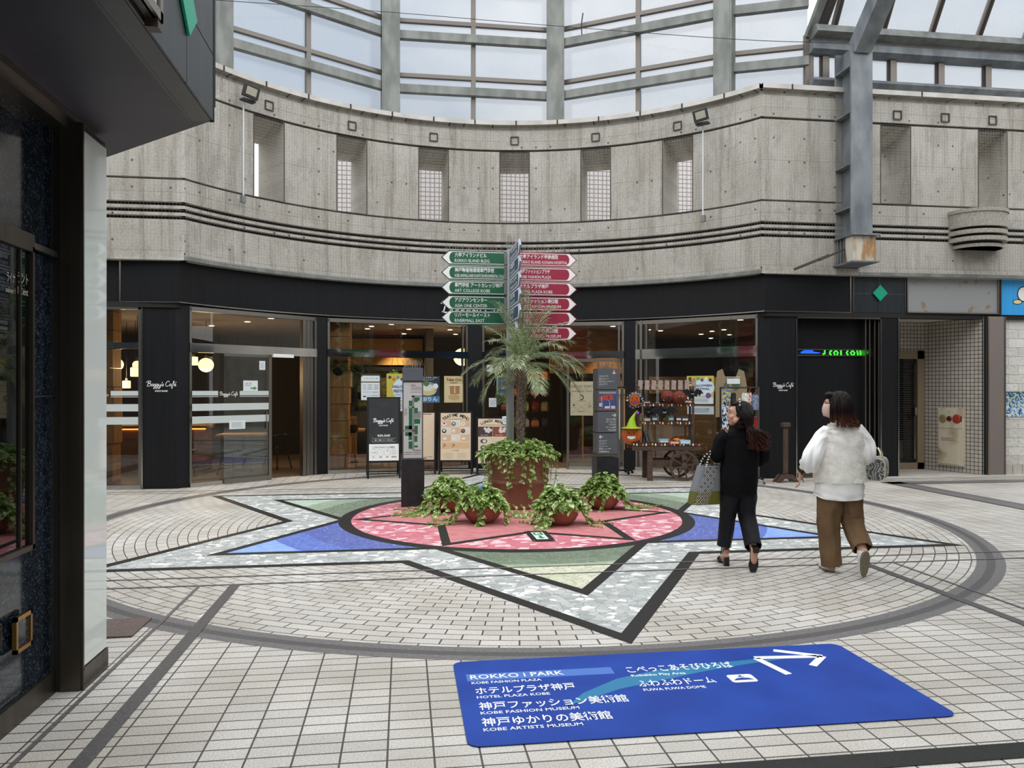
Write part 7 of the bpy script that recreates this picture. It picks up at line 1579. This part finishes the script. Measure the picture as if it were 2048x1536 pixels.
b = B(); tubecloth(b, [(-.1, 0, 1.185), (-.15, .0, 1.13), LE1 + Vector((-.01, -.005, 0)), lerp(LE1, LW1, 1.0)], [.06, .062, .058, .042], seed=2); b.build('sleeve', M_JKT, w1, smooth=2)
b = B(); tubecloth(b, [(.15, 0, 1.185), (.195, .0, 1.13), RE1 + Vector((.01, -.005, 0)), lerp(RE1, RW1, .8)], [.06, .062, .06, .045], seed=3); b.build('sleeve', M_JKT, w1, smooth=2)
b = B(); tubecloth(b, [(-.065, 0, .75), (-.075, .01, .62), (-.083, .05, .42), (-.105, .07, .175)], [.085, .09, .068, .064], seed=4, fold=.04); tubecloth(b, [(.075, 0, .75), (.08, .01, .62), (.09, .02, .44), (.088, -.165, .215)], [.085, .09, .078, .072], seed=6, fold=.04); b.ball((0, .0, .728), (.149, .1, .118), 20, 12); b.build('trousers', M_TRS, w1, smooth=2)
M_PATENT = mat('black_leather', '0e0d0e', .3)
def heelshoe(M, par):
    b = B(); b.at(M)                                           # local +Y toe, origin under the heel
    b.box((0, .005, .04), (.046, .045, .08)); pr = [(.0, .024, .085, .012), (.05, .03, .07, .012), (.1, .037, .035, .012), (.15, .04, .02, .014), (.19, .032, .016, .014), (.225, .012, .012, .01)]
    b.loft([[Vector((w * cos(2 * pi * k / 16), y, z + h * sin(2 * pi * k / 16))) for k in range(16)] for y, w, z, h in pr])
    b.loft([[Vector(((w + .003) * cos(2 * pi * k / 16), y, z + .012 + hh * max(-.3, sin(2 * pi * k / 16)))) for k in range(16)] for y, w, z, hh in ((.13, .039, .02, .035), (.16, .041, .016, .03), (.2, .028, .014, .022), (.228, .008, .012, .01))])
    b.tube(catmull([(-.03, .05, .1), (-.022, -.005, .15), (0, -.024, .155), (.022, -.005, .15), (.03, .05, .1)], 5), .005, 6); b.tube(catmull([(-.034, .06, .09), (-.03, .03, .175), (0, .045, .19), (.03, .03, .175), (.034, .06, .09)], 5), .004, 6); b.build('shoe', M_PATENT, par, smooth=True)
heelshoe(Matrix.Translation((-.093, .04, 0)), w1)
heelshoe(Matrix.Translation((.083, -.262, .205)) @ Matrix.Rotation(R(-78), 4, 'X') @ Matrix.Rotation(R(3), 4, 'Z'), w1)
M_HAIR1 = hairmat('dark_brown_hair', '17100e', '4a2a22', 1.03, 1.33)
b = B(); b.at(H1); b.ball((0, -.03, .03), (.086, .093, .092), 24, 16); b.ball((0, .03, .085), (.055, .045, .03), 14, 10); b.ball((.01, .05, .108), (.028, .026, .02), 12, 8); b.at(Matrix())
r3 = random.Random(8); Hi = H1
def roots1(rn):
    a = rn.uniform(-2.6, 2.6); e = rn.uniform(-.5, 1.1); p = Vector((.082 * sin(a) * cos(e), -.03 - .088 * cos(a) * cos(e), .03 + .088 * sin(e)))
    if p.y > .02: p.y = .02
    return H1 @ p
def flow1(p, rn):
    pts = [p]; tx = rn.uniform(.05, .215); tz = rn.uniform(1.06, 1.2); ty = rn.uniform(-.17, -.09); k = rn.uniform(0, 6)
    mid = Vector((lerp(p.x, .09, .55), min(p.y, 0) - .055, 1.27)); end = Vector((tx, ty, tz)); q = lerp(mid, end, .6) + Vector((rn.uniform(-.015, .02), -.02, 0))
    curl = end + Vector((rn.uniform(-.03, .05), .0, rn.uniform(-.03, .03)))
    c = catmull([p, lerp(p, mid, .5) + Vector((.0, -.02, .015)), mid, q, end, curl], 5)
    return [v + Vector((cos(k + i * .5), .6 * sin(k + i * .5), 0)) * .007 * max(0, i - 6) / 18 for i, v in enumerate(c)]
locks(b, H1, roots1, flow1, 280, r3, .0085)
for k in range(34):                                            # side locks curling under the jaw
    p = H1 @ Vector((.084, -.0 - .04 * r3.random(), r3.uniform(-.0, .05) - .02)); b.tube(catmull([p, p + Vector((.01, -.03, -.05)), Vector((-.03 + .06 * r3.random(), -.09, 1.285 + .02 * r3.random())), Vector((-.055 + .05 * r3.random(), -.085, 1.262 + .02 * r3.random())), Vector((-.02 + .08 * r3.random(), -.095, 1.235 + .03 * r3.random()))], 4), [.008 * (1 - .035 * i) for i in range(17)], 6)
b.build('hair', M_HAIR1, w1, smooth=2)
b = B(); b.at(H1); pts = [Vector((.092 * sin(a), .0, .03 + .098 * cos(a))) for a in [R(-80 + 20 * k) for k in range(9)]]; b.use(M_PATENT).tube(pts, .006, 6); b.use(mat('pearl', 'd8d6d0', .25))
for q in pts[1:-1]: b.ball(q * 1.04, .0075, 10, 8)
b.build('headband', None, w1)
# tote bag hanging from her forearm
tb = thing('tote_bag', 'grey and olive woven tote bag with white diamonds carried by the person in black', 'bag', basis(w1) @ Vector((-.24, .05, .56)), CRZ + .35)
def totemat():
    m = mat('tote_weave', '6d6e72', .6); t, p = nodes(m); tc = t.add('ShaderNodeTexCoord'); s = t.add('ShaderNodeSeparateXYZ', {0: tc.outputs['Object']})
    u, v = s.outputs[0], s.outputs[2]; a = t.math('MULTIPLY', t.math('ADD', u, v), 15.5); c = t.math('MULTIPLY', t.math('SUBTRACT', v, u), 15.5)
    fa = t.math('ABSOLUTE', t.math('SUBTRACT', t.math('FRACT', a), .5)); fc_ = t.math('ABSOLUTE', t.math('SUBTRACT', t.math('FRACT', c), .5)); mx = t.math('MAXIMUM', fa, fc_)
    base = t.mix(t.math('GREATER_THAN', v, .12), C('5f5c1c'), C('77787c'))
    sq = t.mix(t.math('LESS_THAN', mx, .36), base, C('d5d5d2')); sq = t.mix(t.math('LESS_THAN', mx, .29), sq, C('1e1e1e')); sq = t.mix(t.math('LESS_THAN', mx, .1), sq, C('b9b9b4'))
    band = t.math('LESS_THAN', t.math('ABSOLUTE', t.math('SUBTRACT', u, t.math('MULTIPLY_ADD', v, .38, -.14))), .062)
    t.l.new(t.mix(band, base, sq), p.inputs['Base Color']); return m
b = B(); rgs = []
for z, w, d in ((0, .15, .07), (.01, .165, .085), (.1, .16, .08), (.2, .145, .07), (.3, .125, .06), (.345, .115, .055)): rgs.append([Vector((w * math.copysign(abs(cos(2 * pi * k / 40)) ** .6, cos(2 * pi * k / 40)) - .045 + z * .13, d * math.copysign(abs(sin(2 * pi * k / 40)) ** .6, sin(2 * pi * k / 40)), z)) for k in range(40)])
b.loft(rgs, cap=False); b.poly(rgs[0][::-1]); b.loft([rgs[-1], [Vector((p.x * .95, p.y * .9, p.z - .04)) for p in rgs[-1]]], cap=False); b.build('body', totemat(), tb, smooth=True)
for y in (-.05, .05):
    b = B(); pts = catmull([(-.07, y, .34), (-.03, y * .7, .42), (.06, 0, .49), (.09, y * .6, .42), (.09, y, .34)], 8); b.use(M_DARKGAP).tube(pts, .006, 6); b.use(PAPW); [b.ball(pts[i], .008, 8, 6) for i in range(0, len(pts), 2)]; b.build('handle', None, tb)
# ---------------------------------------------------------------- woman in the white vest
w2 = wom(1688, 1146, 'person in fluffy white vest, white blouse and brown trousers walking away, masked face turned left')
H2 = Matrix.Translation((-.075, .0, 1.445)) @ Matrix.Rotation(R(70), 4, 'Z') @ Matrix.Rotation(R(2), 4, 'X')
f = Flesh(); head(f, H2); f.limb([(-.04, -.008, 1.36), (-.025, -.012, 1.27)], [.048, .055])
f.ball((-.02, 0, 1.14), (.165, .1, .13), 20, 14); f.ball((-.03, 0, .95), (.155, .105, .17), 20, 14); f.ball((-.04, 0, .76), (.17, .115, .12), 20, 14)
LE2, LW2 = Vector((-.315, -.10, .99)), Vector((-.365, .03, .875)); RE2, RW2 = Vector((.2, -.04, 1.0)), Vector((.2, .2, .99))
f.limb([(-.175, 0, 1.2), LE2, LW2], [.05, .04, .026]); f.limb([(.14, 0, 1.2), RE2, RW2], [.05, .04, .026])
hand(f, Matrix.Translation(LW2) @ Matrix.Rotation(R(8), 4, 'Y') @ Matrix.Rotation(R(-8), 4, 'X') @ Matrix.Rotation(R(70), 4, 'Z'), -1, .55); hand(f, Matrix.Translation(RW2) @ Matrix.Rotation(R(80), 4, 'X'), 1, .8)
LA2 = Vector((-.095, .06, .085)); RA2 = Vector((.075, -.2, .225))
f.limb([(-.11, 0, .72), (-.12, .04, .42), LA2], [.1, .06, .036]); f.limb([(.06, 0, .72), (.075, .03, .43), RA2 + Vector((0, .04, .04)), RA2], [.1, .06, .04, .036])
f.limb([LA2 + Vector((0, -.03, -.045)), LA2 + Vector((0, .12, -.05))], [.033, .03]); f.limb([RA2 + Vector((0, -.02, 0)), RA2 + Vector((.005, -.0, -.15))], [.033, .03])
f.fuse('body', M_SKIN, w2); eyes(H2, w2)
M_BLS = noisy('white_blouse', 'eeedea', 'f8f7f5', 6, .75, spec=.2); M_VEST = noisy('cream_fur', 'efece3', 'fbf8f1', 18, .95, spec=.1); M_BRN = noisy('brown_trousers', '6b543c', '7a6147', 7, .8, spec=.2)
b = B(); K2 = [((-.035, -.012, 1.315), .062, .062, Z0), ((-.028, -.008, 1.28), .1, .075, Z0), ((-.022, -.004, 1.25), .15, .088, Z0), ((-.02, 0, 1.21), .185, .105, Z0), ((-.02, 0, 1.12), .186, .125, Z0), ((-.03, 0, .98), .195, .135, Z0), ((-.037, 0, .87), .207, .14, Z0), ((-.037, 0, .79), .213, .145, Z0)]
GV = garment(smooth_rings(K2, 6), 64, .02, 6, .4, jit=.06); b.loft(GV, cap=False); b.loft([GV[-1], [p + (Vector((-.037, 0, p.z)) - p) * .07 for p in GV[-1]]], cap=False); b.build('vest', M_VEST, w2, smooth=2)
b = B(); rf_ = random.Random(12); nr, nc = len(GV), len(GV[0])
for k in range(11000):
    i = rf_.uniform(5, nr - 1.01); j = rf_.randrange(nc); q = i - int(i); p = lerp(GV[int(i)][j], GV[int(i) + 1][j], q); p2 = lerp(GV[int(i)][(j + 1) % nc], GV[int(i) + 1][(j + 1) % nc], q); p = lerp(p, p2, rf_.random()); o = Vector((p.x + .03, p.y * 1.6, 0)).normalized()
    d = (o * .6 + Vector((rf_.uniform(-1, 1), rf_.uniform(-1, 1), rf_.uniform(-1.3, .5)))).normalized(); s = d.cross(o).normalized() * .0012; l = rf_.uniform(.008, .018); m_ = p + d * l * .5 + o * .004; b.add([p - s, p + s, m_ + s * .7, m_ - s * .7, p + d * l + Vector((rf_.uniform(-.003, .003),) * 3)], [(0, 1, 2, 3), (3, 2, 4)])
b.build('vest_fur', M_VEST, w2)
b = B(); G2 = garment(smooth_rings([((-.037, 0, .85), .195, .13, Z0), ((-.042, 0, .78), .2, .138, Z0), ((-.045, 0, .70), .207, .145, Z0), ((-.047, 0, .655), .208, .145, Z0)], 5), 64, .035, 8, 2.0, jit=.05)
for i, rr_ in enumerate(G2):
    for k, p in enumerate(rr_): u = i / (len(G2) - 1); p.z -= u * (.035 * abs(sin(2 * pi * k / 64)) - .02)
b.loft(G2, cap=False); b.loft([G2[-1], [p + (Vector((-.045, 0, p.z)) - p) * .05 for p in G2[-1]]], cap=False); b.build('blouse', M_BLS, w2, smooth=2)
b = B(); b.loft(garment([((-.035, -.012, 1.30), .07, .066, Z0), ((-.036, -.014, 1.335), .058, .06, Z0)], 32, jit=.05), cap=False); b.build('collar', M_BLS, w2, smooth=2)
b = B(); tubecloth(b, [(-.13, 0, 1.235), (-.2, -.01, 1.15), LE2 + Vector((-.005, 0, .01)), lerp(LE2, LW2, .35) + Vector((.01, .0, -.02))], [.066, .068, .07, .078], fold=.1, freq=7, seed=1, jit=.26); b.build('sleeve', M_BLS, w2, smooth=2)
b = B(); tubecloth(b, [(.09, 0, 1.235), (.165, -.01, 1.15), RE2 + Vector((-.01, 0, .02)), lerp(RE2, RW2, .45) + Vector((-.02, 0, -.01))], [.066, .068, .068, .064], fold=.1, freq=7, seed=5, jit=.26); b.build('sleeve', M_BLS, w2, smooth=2)
b = B(); tubecloth(b, [(-.115, 0, .80), (-.13, 0, .62), (-.12, .045, .40), (-.092, .04, .055)], [.115, .105, .092, .08], fold=.05, seed=3, jit=.17); tubecloth(b, [(.045, 0, .80), (.058, 0, .62), (.076, .01, .44), (.076, -.175, .25)], [.115, .1, .092, .078], fold=.05, seed=9, jit=.2); b.ball((-.04, 0, .76), (.17, .115, .09), 20, 12); b.build('trousers', M_BRN, w2, smooth=2)
M_SHOE = mat('white_sneaker', 'dddbd6', .6); M_SOLE = noisy('brown_rubber_sole', '6f6857', '7d7664', 60, .8)
def sneaker(M, par):
    out = [(.034 * cos(a) * (1 if sin(a) < 0 else 1.12), .055 * sin(a) if sin(a) < 0 else .17 * sin(a)) for a in [2 * pi * k / 28 for k in range(28)]]
    s = thing('shoe', None, None); s.parent = par; s.matrix_basis = M
    B().prism([(x * 1.08, y * 1.03 + .04) for x, y in out], 0, .022).build('sole', M_SOLE, s, bevel=.004)
    b = B(); b.loft([[Vector((x * k, y * k2 + .04 + dy, z)) for x, y in out] for z, k, k2, dy in ((.02, 1.06, 1.02, 0), (.04, 1.05, 1.0, 0), (.06, .95, .86, -.008), (.078, .8, .6, -.02), (.09, .72, .5, -.03))]); b.build('upper', M_SHOE, s, smooth=True)
sneaker(Matrix.Translation((-.095, .02, 0)) @ Matrix.Rotation(R(6), 4, 'Z'), w2)
sneaker(Matrix.Translation((.072, -.262, .225)) @ Matrix.Rotation(R(-80), 4, 'X') @ Matrix.Rotation(R(-8), 4, 'Y'), w2)
M_HAIR2 = hairmat('auburn_bob', '1a110f', '5a3526', 1.27, 1.40)
b = B(); b.at(H2); b.ball((0, -.028, .03), (.094, .098, .1), 24, 16); b.ball((.0, .05, .085), (.06, .045, .035), 14, 10); b.at(Matrix()); r4 = random.Random(3)
def roots2(rn):
    a = rn.uniform(-2.25, 2.25); e = rn.uniform(-.3, 1.25); return H2 @ Vector((.092 * sin(a) * cos(e), -.028 - .096 * cos(a) * cos(e), .03 + .098 * sin(e)))
def flow2(p, rn):
    c = H2 @ Vector((0, -.025, 0)); o = Vector((p.x - c.x, p.y - c.y, 0)); o = o.normalized() if o.length > .01 else Vector((1, 0, 0)); k = rn.uniform(.9, 1.1)
    zl_ = rn.uniform(1.275, 1.325) if o.x > -.5 else rn.uniform(1.31, 1.36); q = Vector((c.x + o.x * .105 * k, c.y + o.y * .115 * k, 1.42)); e = Vector((c.x + o.x * .11 * k + max(0, o.x) * .035, c.y + o.y * .12 * k, zl_))
    return catmull([p, lerp(p, q, .6) + Vector((0, 0, .02)), q, lerp(q, e, .55), e, e + Vector((o.x * .012 + .012, o.y * .01, -.012))], 3)
locks(b, H2, roots2, flow2, 230, r4, .0115)
for k in range(20): p = H2 @ Vector((.07 * r4.uniform(-1, 1), .06, .1 - .02 * r4.random())); b.tube(catmull([p, H2 @ Vector((.06 + .03 * r4.random(), .088, .075)), H2 @ Vector((.083, .075, .03 - .02 * r4.random()))], 4), [.007] * 6 + [.004] * 3, 6)
b.build('hair', M_HAIR2, w2, smooth=2)
M_MASK = noisy('pink_pleated_mask', 'c9a698', 'd8b8aa', 8, .8)
b = B(); b.at(H2); rows = []
for i in range(9):
    z = -.095 + .105 * i / 8; k = sin(pi * (i + .6) / 9.2); rows.append([Vector(((.066 + .008 * i / 8) * sin(a), .012 + (.073 + .018 * k + .003 * (i % 2)) * cos(a) ** .8 * (1 if abs(a) < 1.5 else .9), z + .003 * (i % 2))) for a in [R(-82 + 164 * j / 20) for j in range(21)]])
b.grid(rows); o = b.build('face_mask', M_MASK, w2, smooth=2); sm = o.modifiers.new('t', 'SOLIDIFY'); sm.thickness = .002
b = B(); b.at(H2)
for s in (-1, 1): b.tube(catmull([(s * .075, .03, -.01), (s * .087, -.012, .015), (s * .086, -.022, -.02), (s * .078, .02, -.07)], 4), .0016, 5)
b.build('mask_loop', M_MASK, w2)
b = B(); b.at(Matrix.Translation(lerp(LE2, LW2, .86)) @ (LW2 - LE2).to_track_quat('Z', 'X').to_matrix().to_4x4()); b.lathe([(.031, -.012), (.034, -.012), (.034, .012), (.031, .012), (.031, -.012)], n=20, cap=False); b.box((-.034, 0, 0), (.012, .032, .034)); b.build('wristwatch', mat('dark_brown_leather', '2b1d1a', .5), w2)
# boston bag on her right forearm
hb = thing('handbag', 'small grey paisley boston bag with cream handles on the arm of the white vest person', 'bag', basis(w2) @ Vector((.315, .06, .80)), CRZ - .55)
def paisley():
    m = mat('paisley_cloth', '70706c', .7); t, p = nodes(m); tc = t.add('ShaderNodeTexCoord'); w = t.add('ShaderNodeTexWave', {'Vector': tc.outputs['Object'], 'Scale': 9, 'Distortion': 14, 'Detail': 2, 'Detail Scale': 2}); v = t.add('ShaderNodeTexVoronoi', {'Vector': tc.outputs['Object'], 'Scale': 22})
    c = t.ramp(w.outputs[1], [(.3, hexc('4b4c4a')), (.5, hexc('7d7f7c')), (.7, hexc('a5a69f'))]); t.l.new(t.mix(t.math('MULTIPLY', t.math('LESS_THAN', v.outputs[0], .25), .6), c, hexc('3b3c3a')), p.inputs['Base Color']); return m
def bagring(y, k=1): return [Vector((.075 * k * math.copysign(abs(cos(2 * pi * j / 32)) ** .5, cos(2 * pi * j / 32)), y, .095 + .095 * k * math.copysign(abs(sin(2 * pi * j / 32)) ** .62, sin(2 * pi * j / 32)))) for j in range(32)]
b = B(); b.loft([bagring(-.13, .96), bagring(-.125), bagring(.125), bagring(.13, .96)]); b.build('body', paisley(), hb, smooth=True)
M_CRL = mat('cream_leather', 'd4c9b0', .5)
b = B()
for y in (-.128, .128): b.tube(bagring(y) + [bagring(y)[0]], .005, 6, cap=False)
b.tube([(0, -.13, .193), (0, .13, .193)], .004, 6); b.build('piping', M_CRL, hb)
for x in (-.035, .035): B().tube(catmull([(x, -.07, .185), (x * .9, -.06, .235), (x * .2, 0, .275), (x * .9, .06, .235), (x, .07, .185)], 6), .006, 6).build('handle', M_CRL, hb)
tg = B(); tg.tube([(-.05, -.1, .2), (-.08, -.12, .14), (-.085, -.13, .09)], .003, 5); tg.box((-.085, -.14, .06), (.035, .008, .05)); tg.build('luggage_tag', M_CRL, hb)
